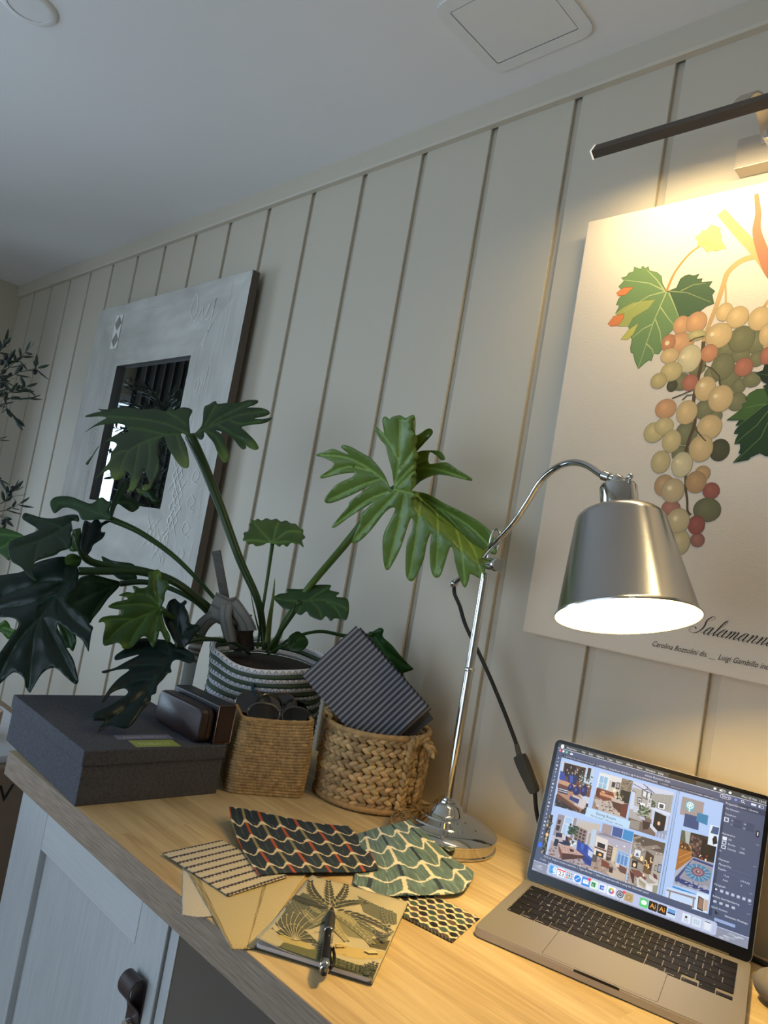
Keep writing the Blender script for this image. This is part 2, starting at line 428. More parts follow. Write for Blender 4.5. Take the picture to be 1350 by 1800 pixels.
# ------------------------------------------------------------------ things beyond the worktop's left end
kraft = mat('kraft_card', (150, 126, 104), .8, var=(20, .08))
t = thing('cardboard_box', 'brown cardboard box with black lettering on the floor past the worktop', 'box', (-1.2, -.5, Z0))
m = MB(); bx0, bx1, by0, by1, bzt = -1.55, -.90, -.86, -.42, -.066
m.box(bx0, bx1, by0, by1, Z0, bzt); m.build('carton', kraft, t, smooth=0, bevel=.003)
fl = Flat(frame((bx1+.0006, by0, Z0), (0, 1, 0), (0, 0, 1)), .0001)
fl.text('OV', (.236, .612), .045, (22, 18, 17)); fl.build('lettering', M['attr'], t)
t = MB().box(-1.30, -.93, -.72, -.46, bzt+.0005, bzt+.014).build('paper_stack', mat('paper', (222, 226, 232), .7), smooth=0, bevel=.001)
tag(t, 'stack of white papers on the brown cardboard box at far left', 'papers')
tubc = od(-58, 1275, 1.5)
t = MB().lathe([(.001, 0), (.06, 0), (.061, .05), (.059, .053), (.055, .05), (.052, .004), (.001, .004)], (tubc.x, tubc.y, bzt+.0145), seg=40).build('tan_tub', mat('tan_card', (176, 148, 124), .7))
tag(t, 'round tan card tub on the white papers behind the dark box', 'tub')
# ------------------------------------------------------------------ framed mirror on the wall
MY = -.045
ox0, ox1, oz0, oz1 = -2.241, -1.246, .250, 1.2055
ix0, ix1, iz0, iz1 = -2.000, -1.4995, .488, .9715
t = thing('wall_mirror', 'square mirror in a wide whitewashed carved wooden frame', 'mirror', ((ox0+ox1)/2, 0, oz0))
wash = mat('whitewashed_wood', (178, 180, 178), .75, attr=True, bump=(26, .5, (3, 1, 1)))
def washcol(x, z, vert):
    a, b = (x*26, z*5) if vert else (x*5, z*26)
    k = noise.noise((a, b, 1.7))*.5+noise.noise((a*3.1, b*2.3, 5))*.35+noise.noise((x*9, z*9, 9))*.4
    g = 190+k*26
    return rgb(g+2, g, g-8)
mb = MB()
def quadboard(a, b, c, d_, vert):          # front face as a fine grid with wear
    def fn(u, v):
        p = [(a[i]*(1-u)+b[i]*u)*(1-v)+(d_[i]*(1-u)+c[i]*u)*v for i in (0, 1)]
        return V((p[0], MY+.0011*noise.noise((p[0]*30, p[1]*30, 2)), p[1]))
    def cf(u, v):
        p = [(a[i]*(1-u)+b[i]*u)*(1-v)+(d_[i]*(1-u)+c[i]*u)*v for i in (0, 1)]
        return washcol(p[0], p[1], vert)
    mb.grid(fn, 60, 24, 0, cf)
O = [(ox0, oz0), (ox1, oz0), (ox1, oz1), (ox0, oz1)]; I = [(ix0, iz0), (ix1, iz0), (ix1, iz1), (ix0, iz1)]
for k in range(4):
    l = (k+1) % 4; quadboard(O[k], O[l], I[l], I[k], k % 2 == 1)
side = rgb(96, 86, 76)
for k in range(4):
    l = (k+1) % 4
    a, b = O[k], O[l]; mb.add([(a[0], MY, a[1]), (b[0], MY, b[1]), (b[0], -.020, b[1]), (a[0], -.020, a[1])], [(0, 3, 2, 1)], 0, side)
    a, b = I[k], I[l]; mb.add([(a[0], MY, a[1]), (b[0], MY, b[1]), (b[0], -.028, b[1]), (a[0], -.028, a[1])], [(0, 1, 2, 3)], 0, rgb(70, 66, 62))
# back board that stands the frame off the wall
q = .03
mb.box(ox0+q, ox1-q, -.020, -.0015, oz0+q, oz1-q, 0, rgb(70, 62, 54))
fr_ = mb.build('frame', wash, t, smooth=0)
# carved marks: diamond panel, beads, scratches
fl = Flat(frame((0, MY-.0016, 0), (1, 0, 0), (0, 0, 1), (0, -1, 0)), .000005)
def rel(u, v): return (ox0+(ox1-ox0)*u, oz0+(oz1-oz0)*v)
LT = (240, 238, 230); DK = (138, 138, 132); LT2 = (224, 222, 214)
def diamond_panel(x, z, w, h):
    fl.poly([(x-w, z-h), (x+w, z-h), (x+w, z+h), (x-w, z+h)], LT)
    for s in (-1, 1): fl.poly([(x-w*.95, z+s*h*.5), (x, z+s*h*.5-h*.46), (x+w*.95, z+s*h*.5), (x, z+s*h*.5+h*.46)], DK)
diamond_panel(*rel(.185, .893), .027, .063)
fl.build('carved_panel', M['attr'], fr_); fl.mb = MB()
def scratch(u0, v0, u1, v1, n=10, amp=.012, w=.0016, c=LT2):
    a = rel(u0, v0); b = rel(u1, v1); sd = rnd.random()*50
    fl.line([(a[0]+(b[0]-a[0])*k/n+amp*noise.noise((k*.7+sd, 1, 0)), a[1]+(b[1]-a[1])*k/n+amp*noise.noise((k*.7+sd, 7, 0))) for k in range(n+1)], w, c)
for k in range(40):
    u = rnd.random(); v = rnd.random()
    if .24 < u < .75 and .24 < v < .76: continue
    vert = u < .24 or u > .75
    L_ = .05+.16*rnd.random()
    u1, v1 = (u+.02*(rnd.random()-.5), min(.99, v+L_)) if vert else (min(.99, u+L_), v+.02*(rnd.random()-.5))
    if vert or v < .24 or v > .76: scratch(max(.01, u), max(.01, v), max(.01, u1), max(.01, v1), w=.0013)
for s in (-1, 1):
    xb = rel(.5+s*.315, 0)[0]
    for k in range(12):
        z = rel(0, .10+k*.055)[1]
        if s > 0 and k > 4 and k % 2: continue
        ring = [(xb+.011*cos(2*PI*j/14), z+.02*sin(2*PI*j/14)) for j in range(15)]; fl.line(ring, .0022, LT2)
fl.build('carved_beads', M['attr'], fr_); fl.mb = MB()
for (u, v) in ((.83, .30), (.83, .22), (.81, .36), (.79, .14), (.72, .17)):
    x, z = rel(u, v); w, h = .035, .045
    fl.line([(x-w, z-h), (x+w, z+h)], .003, LT2); fl.line([(x-w, z+h), (x+w, z-h)], .003, LT2)
    fl.line([(x-w*.8, z), (x, z+h*.8), (x+w*.8, z), (x, z-h*.8), (x-w*.8, z)], .003, LT)
fl.build('carved_crosses', M['attr'], fr_); fl.mb = MB()
def loops(u, v, s):
    x, z = rel(u, v); fl.line(spline([(x+s*a, z+s*b) for a, b in ((0, 0), (.3, .5), (.1, 1), (-.1, .5), (.3, .1), (.6, .5), (.75, .1), (1., .6), (.9, .1), (1.2, .2), (1.3, .7), (1.15, -.6), (1., -.7), (1.2, -.3), (1.6, .3))], 5), .0022, LT)
loops(.70, .86, .10)
for k, v in enumerate((.10, .18, .26, .34, .42, .50)):
    x, z = rel(.91, v)
    fl.line(spline([(x, z), (x+.02, z+.025), (x-.005, z+.04), (x-.015, z+.01), (x+.025, z-.005)], 5), .0022, LT2)
fl.build('carved_scrolls', M['attr'], fr_)
mg, nt, b = new_mat('mirror_glass'); b.inputs['Metallic'].default_value = 1; b.inputs['Roughness'].default_value = .015; b.inputs['Base Color'].default_value = (.72, .78, .78, 1)
MB().box(ix0-.012, ix1+.012, -.028, -.0225, iz0-.012, iz1+.012).build('glass', mg, t, smooth=0)

# ------------------------------------------------------------------ canvas print
CY = -.038
kx0, kx1, kz0, kz1 = -.176, .42, .3618, 1.124
t = thing('canvas_print', 'unframed canvas print of a bunch of grapes with vine leaves', 'picture', ((kx0+kx1)/2, 0, kz0))
canvas = mat('canvas_cloth', (220, 208, 191), .75, bump=(700, .25), spec=.3)
MB().box(kx0, kx1, CY, -.001, kz0, kz1).build('canvas', canvas, t, smooth=0, bevel=.0025, bseg=2)
fl = Flat(frame((0, CY-.0002, 0), (1, 0, 0), (0, 0, 1), (0, -1, 0)), .0000014)
def cp(x, y):
    p = oy(x, y, CY); return (p.x, p.z)
def c7(x, y): return cp(1030+x*.27778, 320+y*.27778)
def c8(x, y): return cp(1120+x*.13333, 760+y*.13333)
def c9(x, y): return cp(1200+x*.14451, 560+y*.14451)
# scale of one crop pixel on the canvas
def grape(tr, x, y, rx, ry, col, hi=None):
    g_ = sum(col)/3; col = tuple((q*.74+g_*.26)*.97 for q in col)
    c = tr(x, y); a = tr(x+rx, y); b = tr(x, y-ry)
    R1 = hypot(a[0]-c[0], a[1]-c[1]); R2 = hypot(b[0]-c[0], b[1]-c[1])
    ed = tuple(q*.80 for q in col)
    fl.disc(c, R1*1.0, R2*1.0, ed, keep=True); fl.k += 1
    fl.disc(c, R1*.95, R2*.95, tuple(q*.93 for q in col), inner=tuple(min(255, q*1.06) for q in col))
    h = (c[0]-R1*.15, c[1]+R2*.15)
    fl.disc(h, R1*.45, R2*.5, tuple(min(255, q*1.0) for q in col), inner=hi or tuple(min(255, q*1.09) for q in col), seg=16)
GR, AM, OR_, RD, PL, DO = (132, 130, 84), (226, 186, 118), (226, 160, 100), (198, 112, 82), (222, 202, 146), (88, 86, 54)
def stroke(tr, pts, w, col, w1=None, per=6): fl.line(spline([tr(*p) for p in pts], per), w, col, w1=w1)
BR, BR2, TW = (166, 112, 86), (194, 160, 112), (92, 76, 54)
def leaf2d(pts, col, veins, tr, vcol, grad=None):
    P = [tr(*p) for p in pts]; fl.poly(P, col)
    for v in veins: fl.line([tr(*p) for p in v], .0016, vcol, w1=.0006)
    cx_ = sum(p[0] for p in P)/len(P); cz_ = sum(p[1] for p in P)/len(P)
    fl.line([(p[0]*.985+cx_*.015, p[1]*.985+cz_*.015) for p in P]+[(P[0][0]*.985+cx_*.015, P[0][1]*.985+cz_*.015)], .0009, tuple(q*.72 for q in col))
# twigs and small leaf at the top
stroke(c7, [(855, 190), (960, 310), (1080, 440), (1170, 560), (1240, 640)], .014, BR2, .019)
stroke(c7, [(1078, 75), (1090, 200), (1080, 300), (1105, 400), (1170, 560), (1300, 700)], .006, BR, .022)
stroke(c7, [(1070, 470), (980, 500), (900, 570), (870, 650), (820, 800), (770, 930), (740, 1020)], .010, BR2, .006)
stroke(c7, [(880, 600), (885, 700), (885, 770)], .003, BR2); stroke(c7, [(1250, 640), (1180, 720), (1120, 800)], .005, BR2)
stroke(c7, [(720, 405), (650, 460), (570, 560), (530, 640), (512, 690)], .0035, (208, 140, 84), .0045)
leaf2d([(690, 350), (715, 335), (735, 310), (760, 305), (795, 268), (830, 285), (852, 290), (848, 320), (862, 345), (855, 365), (888, 425), (860, 425), (830, 437), (800, 432), (770, 447), (740, 410), (705, 402), (712, 380)], (226, 206, 120), [[(712, 400), (790, 350), (850, 300)], [(740, 385), (800, 400), (870, 420)]], c7, (190, 170, 90))
# big green leaf left
LG, LG2, LO, LY = (112, 140, 92), (74, 98, 70), (214, 130, 80), (186, 182, 98)
leaf2d([(510, 690), (530, 690), (575, 668), (600, 612), (625, 592), (650, 585), (683, 592), (718, 580), (700, 612), (738, 610), (730, 635), (802, 628), (780, 662), (818, 690), (800, 715), (812, 770), (760, 790), (700, 838), (650, 850), (600, 862), (548, 940), (500, 985), (490, 1050), (462, 1090), (430, 1088), (415, 1135), (398, 1128), (370, 1150), (330, 1186), (308, 1130), (298, 1085), (283, 1080), (280, 1050), (290, 1000), (275, 945), (268, 915), (205, 915), (225, 860), (185, 832), (212, 782), (190, 778), (205, 740), (240, 700), (205, 662), (240, 625), (222, 605), (255, 597), (270, 575), (300, 566), (305, 535), (345, 550), (360, 528), (375, 545), (395, 533), (402, 560), (450, 570), (478, 595), (484, 640)], LG, [], c7, LG2)
leaf2d([(520, 690), (575, 668), (600, 612), (650, 585), (683, 592), (718, 580), (700, 612), (738, 610), (730, 635), (802, 628), (780, 662), (818, 690), (800, 715), (812, 770), (760, 790), (700, 838), (650, 850), (590, 862)], LG2, [[(525, 690), (640, 700), (790, 760)], [(600, 690), (680, 650), (760, 640)]], c7, (150, 160, 100))
leaf2d([(300, 760), (240, 790), (185, 832), (222, 860), (205, 915), (268, 915), (300, 860), (400, 800), (440, 740)], (160, 166, 96), [], c7, LG2)
leaf2d([(242, 832), (175, 850), (138, 898), (158, 914), (205, 908), (235, 870)], LO, [], c7, (180, 90, 60))
leaf2d([(305, 665), (240, 668), (192, 702), (205, 722), (250, 715), (280, 685)], LO, [], c7, (180, 90, 60))
leaf2d([(335, 890), (270, 935), (219, 997), (262, 1000), (300, 965)], LY, [], c7, LG2)
for v in ([(510, 695), (430, 880), (330, 1180)], [(505, 692), (400, 720), (240, 820)], [(500, 688), (400, 640), (240, 620)], [(495, 685), (450, 620), (390, 560)], [(470, 790), (520, 860), (560, 910)], [(440, 870), (470, 950), (480, 1040)], [(420, 900), (360, 930), (290, 990)], [(380, 1020), (420, 1060), (430, 1090)], [(525, 700), (560, 780), (590, 860)]):
    fl.line([c7(*p) for p in v], .0022, (176, 186, 130), w1=.0008)
for (x, y, rx, ry, c) in ((890, 1060, 70, 60, GR), (980, 1090, 60, 55, GR), (1085, 1010, 70, 80, GR), (1080, 1120, 50, 50, GR), (700, 1170, 60, 55, GR), (910, 1240, 72, 78, GR), (970, 1290, 45, 50, GR), (955, 1390, 65, 60, GR), (602, 1265, 60, 56, GR), (545, 1290, 35, 38, DO), (755, 1440, 70, 66, GR), (825, 1480, 40, 40, GR), (635, 1590, 72, 76, GR), (600, 1720, 60, 52, GR), (800, 1220, 55, 55, GR),
        (985, 995, 85, 84, GR), (865, 1170, 76, 84, GR), (1050, 1250, 60, 50, GR), (845, 1696, 66, 71, DO),
        (1190, 1010, 70, 80, AM), (1230, 900, 75, 75, AM), (1200, 1180, 60, 60, GR), (1330, 960, 80, 80, AM), (1300, 1100, 70, 76, GR), (1420, 1060, 70, 70, GR)): grape(c7, x, y, rx, ry, c)
stroke(c7, [(745, 1010), (730, 1150), (700, 1280), (680, 1400), (690, 1520), (650, 1640), (625, 1740)], .006, TW, .005)
stroke(c8, [(640, 560), (640, 720), (660, 900), (665, 1030), (710, 1090)], .004, TW, .003)
for (x, y, rx, ry, c) in ((877, 823, 54, 58, AM), (960, 855, 70, 68, AM), (1100, 865, 75, 75, AM), (1145, 965, 50, 70, AM), (605, 905, 54, 58, OR_), (700, 888, 66, 68, OR_), (595, 1020, 90, 66, OR_), (840, 972, 86, 80, AM), (702, 970, 58, 34, (200, 184, 112)), (522, 1020, 45, 56, (214, 134, 84)), (530, 1100, 58, 48, AM), (780, 1083, 55, 56, (220, 138, 88)), (655, 1118, 75, 88, PL), (540, 1200, 70, 62, (212, 186, 116)), (460, 1258, 52, 50, (206, 180, 110)),
        (660, 1270, 52, 54, RD), (998, 1172, 60, 60, RD), (1145, 1100, 42, 58, RD), (755, 1308, 68, 78, AM), (852, 1370, 80, 86, AM), (505, 1435, 68, 62, OR_), (638, 1458, 68, 76, AM), (430, 1585, 66, 64, (216, 190, 120)), (495, 1545, 62, 55, (216, 190, 120)), (542, 1640, 62, 72, (216, 190, 120)), (782, 1550, 80, 78, AM), (728, 1685, 78, 86, AM)): grape(c7, x, y, rx, ry, c)
for (x, y, rx, ry, c) in ((310, 390, 130, 150, (212, 186, 120)), (590, 425, 142, 168, PL), (862, 540, 105, 102, (208, 158, 98)), (975, 772, 115, 112, (176, 92, 74)), (355, 700, 132, 145, (206, 158, 104)), (775, 656, 142, 146, (200, 150, 92)), (445, 1000, 128, 108, (190, 116, 92)), (470, 768, 156, 162, (210, 178, 122)), (920, 1022, 188, 160, (122, 120, 78)), (795, 1420, 97, 95, (176, 108, 88)), (780, 1222, 115, 128, (172, 86, 72)), (560, 1450, 138, 172, (206, 184, 124)), (540, 1165, 155, 166, (210, 184, 126))): grape(c8, x, y, rx, ry, c)  # lower grapes in darker inks: the light's fading down the canvas is coloured in
for v in ([(690, 1560), (740, 1620), (760, 1640)], [(545, 1370), (620, 1340), (680, 1315)], [(850, 1290), (845, 1230), (800, 1180), (750, 1160)], [(655, 1010), (690, 990), (750, 975)], [(610, 1380), (640, 1350), (690, 1345)]):
    fl.line([c7(*p) for p in v], .0022, TW, w1=.0016)
for (tr, x, y) in ((c7, 515, 1020), (c7, 800, 965), (c7, 618, 1108), (c8, 540, 385), (c8, 430, 735), (c8, 505, 1135), (c7, 738, 1285), (c7, 822, 1355)):
    fl.disc(tr(x, y), .004, .004, (226, 206, 160), inner=(236, 220, 182), seg=10)
# dark leaves right
DG, DG2 = (40, 66, 40), (70, 100, 52)
leaf2d([(1060, 780), (1010, 805), (980, 822), (1000, 850), (900, 860), (820, 905), (763, 968), (802, 1005), (722, 1046), (740, 1085), (640, 1160), (533, 1236), (690, 1235), (640, 1305), (690, 1302), (640, 1360), (620, 1402), (680, 1405), (645, 1470), (628, 1530), (700, 1525), (700, 1590), (680, 1645), (720, 1645), (655, 1710), (610, 1756), (800, 1722), (825, 1690), (940, 1640), (1000, 1672), (1100, 1690), (1200, 1740), (1330, 1700), (1400, 1560), (1460, 1400), (1440, 1200), (1330, 1000), (1200, 850)], DG, [], c9, DG2)
leaf2d([(1000, 850), (900, 860), (820, 905), (763, 968), (802, 1005), (722, 1046), (740, 1085), (640, 1160), (533, 1236), (690, 1235), (760, 1240), (900, 1120), (1060, 1000)], DG2, [], c9, (110, 130, 70))
for v in ([(1160, 960), (960, 1080), (690, 1300)], [(1160, 980), (900, 1300), (650, 1510)], [(1170, 1000), (950, 1450), (640, 1740)], [(1020, 1040), (880, 1060), (760, 1090)]): fl.line([c9(*p) for p in v], .0018, (96, 122, 70), w1=.0008)
leaf2d([(1300, 500), (1180, 520), (1038, 560), (1000, 560), (975, 632), (885, 664), (940, 700), (965, 760), (1040, 806), (1200, 830), (1330, 760)], (34, 52, 40), [[(1200, 700), (1040, 690), (900, 668)]], c9, DG2)
# copperplate title and the engravers' line
GL = {'S': [(.95, 1.9), (1.25, 2.15), (1.1, 2.4), (.75, 2.3), (.55, 1.8), (.75, 1.2), (.8, .6), (.55, .1), (.1, -.05), (-.45, .15), (-.5, .6), (-.1, .75), (.15, .5)],
      'a': [(-.2, .15), (.05, .4), (.62, .95), (.35, 1.0), (.1, .62), (.08, .2), (.3, 0), (.55, .35), (.68, 1.0), (.62, .5), (.62, .12), (.78, 0), (1.0, .3)],
      'l': [(-.1, .2), (.2, .7), (.5, 1.7), (.45, 2.15), (.28, 1.9), (.2, 1.0), (.18, .3), (.3, 0), (.6, .3)],
      'm': [(-.1, .5), (.1, .95), (.2, .9), (.17, .4), (.12, 0), (.25, .6), (.5, 1.0), (.6, .85), (.56, .4), (.5, 0), (.65, .6), (.9, 1.0), (1.0, .85), (.96, .4), (.96, .1), (1.1, 0), (1.35, .3)],
      'n': [(-.1, .5), (.1, .95), (.2, .9), (.17, .4), (.12, 0), (.28, .6), (.52, 1.0), (.64, .85), (.6, .4), (.6, .1), (.74, 0), (1.0, .3)]}
AD = {'S': 1.25, 'a': 1.03, 'l': .58, 'm': 1.38, 'n': 1.03}
def script(st, o, s, col, slant=.62, wide=1.05):
    x = 0
    for ch in st:
        pts = spline([((x+a*wide+b*slant)*s, b*s) for a, b in GL[ch]], 6)
        for i in range(len(pts)-1):
            a, b = pts[i], pts[i+1]; dn = max(0, (a[1]-b[1])/(hypot(b[0]-a[0], b[1]-a[1]) or 1))
            fl.line([(o[0]+a[0], o[1]+a[1]), (o[0]+b[0], o[1]+b[1])], (.035+.115*dn)*s, col, keep=True)
        fl.k += 1; x += AD[ch]*wide
a = cp(1216, 1111); e_ = cp(1352, 1138)
script('Salamanna', (a[0], a[1]), (e_[0]-a[0])/9.3, (40, 34, 34))
a = cp(1145, 1135)
fl.text('Carolina Bozzolini dis. __ Luigi Gambillo inc.', (a[0], a[1]), .0118, (52, 44, 42), shear=.35, stretch=.80)
fl.build('grape_artwork', mat('print_ink', (255, 255, 255), .75, attr=True, spec=.3, bump=(700, .2)), t)

# ------------------------------------------------------------------ picture light over the canvas
LY, LZ = -.165, 1.169
t = thing('picture_light', 'slim nickel picture light mounted on the wall above the canvas', 'picture light', (.12, 0, 1.16))
bx0, bx1 = -.107, .362
m = MB(); fr = frame((0, LY, LZ+.008), (0, .53, .85), (0, -.85, .53), (1, 0, 0))
# channel profile: flat top with a shallow lip, open below
m.prism([(-.0095, 0), (.0095, 0), (.0095, -.014), (.0083, -.014), (.0083, -.0015), (-.0083, -.0015), (-.0083, -.014), (-.0095, -.014)], bx0, bx1, fr)
m.build('bar', mat('dark_bar', (92, 86, 80), .5, .6), t, smooth=0)
MB().prism([(-.006, -.0018), (.006, -.0018), (.006, -.0048), (-.006, -.0048)], bx0+.004, bx1-.004, fr).build('led_strip', emis('led', (255, 226, 170), 9.), t, smooth=0)
for x in (bx0-.0025, bx1):
    MB().prism([(-.0100, .0006), (.0100, .0006), (.0100, -.0148), (-.0100, -.0148)], x, x+.0025, fr).build('end_cap', emis('lit_cap', (255, 244, 226), .9), t, smooth=0)  # LED light showing through the cap is put in as its own emission
MB().box(.074, .172, -.03, -.0003, 1.163, 1.2145).build('wall_box', M['nickel'], t, smooth=0, bevel=.001)
m = MB()
arm = spline([(-.03, 1.195), (-.055, 1.218), (-.09, 1.228), (-.13, 1.215), (-.158, 1.185), (LY+.004, LZ+.002)], 6)
for s in (0,):
    vs = []; W = .0105
    for i, p in enumerate(arm):
        a = arm[max(0, i-1)]; b = arm[min(len(arm)-1, i+1)]; dy, dz = b[0]-a[0], b[1]-a[1]; l = hypot(dy, dz); ny, nz = -dz/l*.0014, dy/l*.0014
        for x, sg in ((.123-W, 1), (.123+W, 1), (.123+W, -1), (.123-W, -1)): vs.append((x, p[0]+ny*sg, p[1]+nz*sg))
    fs = [(i*4+k, i*4+(k+1) % 4, i*4+4+(k+1) % 4, i*4+4+k) for i in range(len(arm)-1) for k in range(4)]
    m.add(vs, fs)
m.build('arm', M['nickel'], t, smooth=50)
m = MB().lathe([(.0075, 0), (.0075, -.026), (.0068, -.028), (.001, -.0285)], (.128, -.029, 1.193), (0, 1, 0), 24, capt=True)
m.build('knob', M['chrome'], t)
# ------------------------------------------------------------------ desk lamp
SX, SY = -.2093, -.1287
t = thing('desk_lamp', 'chrome swan neck desk lamp with a tapered metal shade', 'lamp', (SX, SY, 0))
MB().lathe([(.088, 0), (.0909, .0015), (.0909, .004), (.0885, .0055), (.0885, .0175), (.0905, .019), (.0905, .0215), (.0875, .025), (.074, .031), (.062, .0345), (.0605, .0365), (.053, .038), (.043, .0405), (.0415, .0425), (.034, .0445), (.029, .049), (.0255, .056), (.0205, .061), (.0165, .063), (.0158, .0655), (.0125, .067), (.0122, .069), (.0075, .0705), (.0072, .073)], (SX, SY, 0), seg=72, capb=True, capt=True).build('base', M['chrome'], t, smooth=30)
MB().lathe([(.0078, .07), (.0078, .282), (.0095, .284), (.0095, .2865), (.0078, .2885), (.0074, .29), (.0074, .452)], (SX, SY, 0), seg=28, capt=True).build('stem', M['chrome'], t, smooth=30)
e = V((.889, -.455, 0)).normalized(); n = V((.455, .889, 0)).normalized(); S0 = V((SX, SY, 0))
J = S0+V((0, 0, .468))
# clamp: cross barrel with a knob, small ring on top of the stem
m = MB(); m.lathe([(.0105, -.018), (.0105, .030)], J, e, 24, capb=True, capt=True); m.build('clamp', M['chrome'], t)
m = MB(); m.lathe([(.0085, .030), (.0085, .033), (.0122, .0345), (.0122, .040), (.0105, .043), (.001, .0435)], J, e, 24, capb=True, capt=True); m.build('clamp_knob', M['chrome'], t)
ring = [S0+e*(.0155+.0175*cos(a))+V((0, 0, .507+.022*sin(a))) for a in [PI*(1.15-1.35*k/18) for k in range(19)]]
MB().tube([S0+V((0, 0, .475)), S0+V((0, 0, .49))]+ring, .0020, 10).build('hook', M['chrome'], t)
ap = [(-.118, .424), (-.1087, .430), (-.0537, .456), (-.0067, .485), (.0483, .512), (.0937, .543), (.1257, .575), (.1533, .604), (.1925, .622), (.2328, .626), (.2691, .619), (.300, .606), (.3095, .602)]
MB().tube([S0+e*a+V((0, 0, z))-n*.009*min(1, max(0, (a+.02)/.05)) for a, z in spline(ap, 5)], .0053, 14).build('arm', M['chrome'], t)
# shade
SO = V((.1374, -.3051, .4231)); SA = -V((.2893, -.1482, -.9457)).normalized()   # axis pointing up from the mouth
sm = mat('spun_metal', (190, 189, 187), .22, 1., bump=(8, .04, (1, 1, 40)))
inn = mat('shade_lining', (245, 240, 228), .5)
sp = [(.0865, -.0015), (.0868, .0005), (.0850, .0025), (.0835, .0040), (.0565, .124), (.0545, .1295), (.0505, .1335), (.045, .1365), (.0255, .1390)]
MB().lathe(sp, SO, SA, 72).build('shade', sm, t, smooth=50)
MB().lathe([(.0858, -.0012), (.0820, .0045), (.0550, .123), (.049, .131), (.024, .1365)], SO, SA, 72).build('shade_lining', inn, t, smooth=50)
MB().lathe([(.0232, .1375), (.0240, .1400), (.0240, .172), (.0225, .1735), (.0223, .175), (.015, .177), (.001, .1775)], SO, SA, 40, capt=True).build('neck', M['chrome'], t, smooth=30)
BC = SO+SA*.052
MB().lathe([(.001, -.030), (.014, -.0275), (.0245, -.017), (.0275, -.002), (.0245, .014), (.016, .030), (.013, .038), (.013, .084)], BC, SA, 28).build('bulb', emis('bulb', (255, 211, 124), 350.), t)
K = SO+SA*.183
KA = S0+e*.3095+V((0, 0, .602))-n*.009
m = MB(); m.ball(K, .0085, 16, 10); m.tube([SO+SA*.176, K], .0055, 14); m.tube([KA, KA*.55+K*.45], .0068, 16); m.tube([KA, K], .0045, 14)
m.build('swivel_joint', M['chrome'], t)
m = MB(); w = K+e*.017; m.tube([K, K+e*.02], .0028, 10)
for s in (-1, 1): m.ball(K+e*.0225+V((0, 0, 1))*s*.0038+e*.002, .0042, 10, 7)
m.build('wing_screw', M['chrome'], t)
# cord from the tail of the arm, with an in-line switch
tail = S0+e*(-.118)+V((0, 0, .424))+n*.0
MB().lathe([(.0062, -.006), (.0075, -.004), (.0075, .003), (.0055, .006), (.0045, .010)], tail, (tail-(S0+V((0, 0, .49)))).normalized(), 20, capb=True, capt=True).build('tail_cap', M['chrome'], t)
cp_ = [tuple(tail), tuple(tail+V((.001, .004, -.018)))]+[tuple(oy(*q, y)) for q, y in (((808, 1065), -.070), ((818, 1098), -.064), ((838, 1140), -.058), ((862, 1192), -.05), ((888, 1255), -.042), ((908, 1308), -.034))]
cord_m = mat('black_cord', (24, 23, 23), .6, bump=(400, .3))
MB().tube(spline(cp_, 6), .0037, 10).build('cord', cord_m, t)
a = oy(908, 1308, -.034); b = oy(913, 1328, -.032); c = oy(940, 1392, -.026)
MB().tube([a, b], [.0042, .0050], 14).build('strain_relief', mat('grey_rubber', (74, 70, 62), .6), t)
d_ = (c-b).normalized(); sw_ = d_.cross(V((0, 1, 0))).normalized(); fr = Matrix(((sw_.x, d_.x, 0, b.x), (sw_.y, d_.y, -1, b.y), (sw_.z, d_.z, 0, b.z), (0, 0, 0, 1)))
fr = frame(b, sw_, d_); fr = Matrix(((sw_.x, d_.x, sw_.cross(d_).x, b.x), (sw_.y, d_.y, sw_.cross(d_).y, b.y), (sw_.z, d_.z, sw_.cross(d_).z, b.z), (0, 0, 0, 1)))
L_ = (c-b).length
MB().prism(spline([(-.0095, .004), (-.0065, -.0005), (.0065, -.0005), (.0095, .004), (.0100, .02), (.0085, L_*.7), (.006, L_), (-.006, L_), (-.0085, L_*.7), (-.0100, .02)], 4, True), -.007, .007, fr).build('inline_switch', mat('dark_switch', (44, 42, 36), .5), t, smooth=50, bevel=.002)
MB().tube(spline([tuple(c), tuple(c+V((.012, .006, -.045))), tuple(c+V((.05, .008, -.092))), tuple(V((.05, -.03, .004))), (.35, -.028, .0039)], 6), .0037, 10).build('cord', cord_m, t)
# ------------------------------------------------------------------ laptop
LX, LYY, LYAW, LANG, LIDH = .1404, -.2071, .2602, 1.3283, .2107
LW, LD, LH = .3041, .215, .0112
t = thing('laptop', 'open grey metal laptop showing a design programme with room photos', 'laptop', (LX, LYY, 0))
cL, sL = cos(LYAW), sin(LYAW)
B = Matrix(((cL, -sL, 0, LX), (sL, cL, 0, LYY), (0, 0, 1, 0), (0, 0, 0, 1)))
alu = mat('grey_aluminium', (174, 171, 168), .42, .62, bump=(900, .06))
m = MB(); m.prism(rrect(-LW/2, LW/2, -LD/2, LD/2, .011, 8), .0014, .0098, B); b_ = m.build('base', alu, t, smooth=40, bevel=.0022, bseg=3)
KX0, KX1, KY1 = -.1375, .1375, LD/2-.0205
U_ = (KX1-KX0)/14.5; RP = .0187; RH0 = .0176
KY0 = KY1-RH0-RP*5
o = rrect(-LW/2+.0006, LW/2-.0006, -LD/2+.0006, LD/2-.0006, .0104, 8); i_ = rrect(KX0-.0008, KX1+.0008, KY0-.0008, KY1+.0008, .0022, 8); n = len(o)
vs = [B @ V((x, y, .0112)) for x, y in o]+[B @ V((x, y, .0112)) for x, y in i_]+[B @ V((x, y, .0096)) for x, y in o]+[B @ V((x, y, .0099)) for x, y in i_]
fs = []
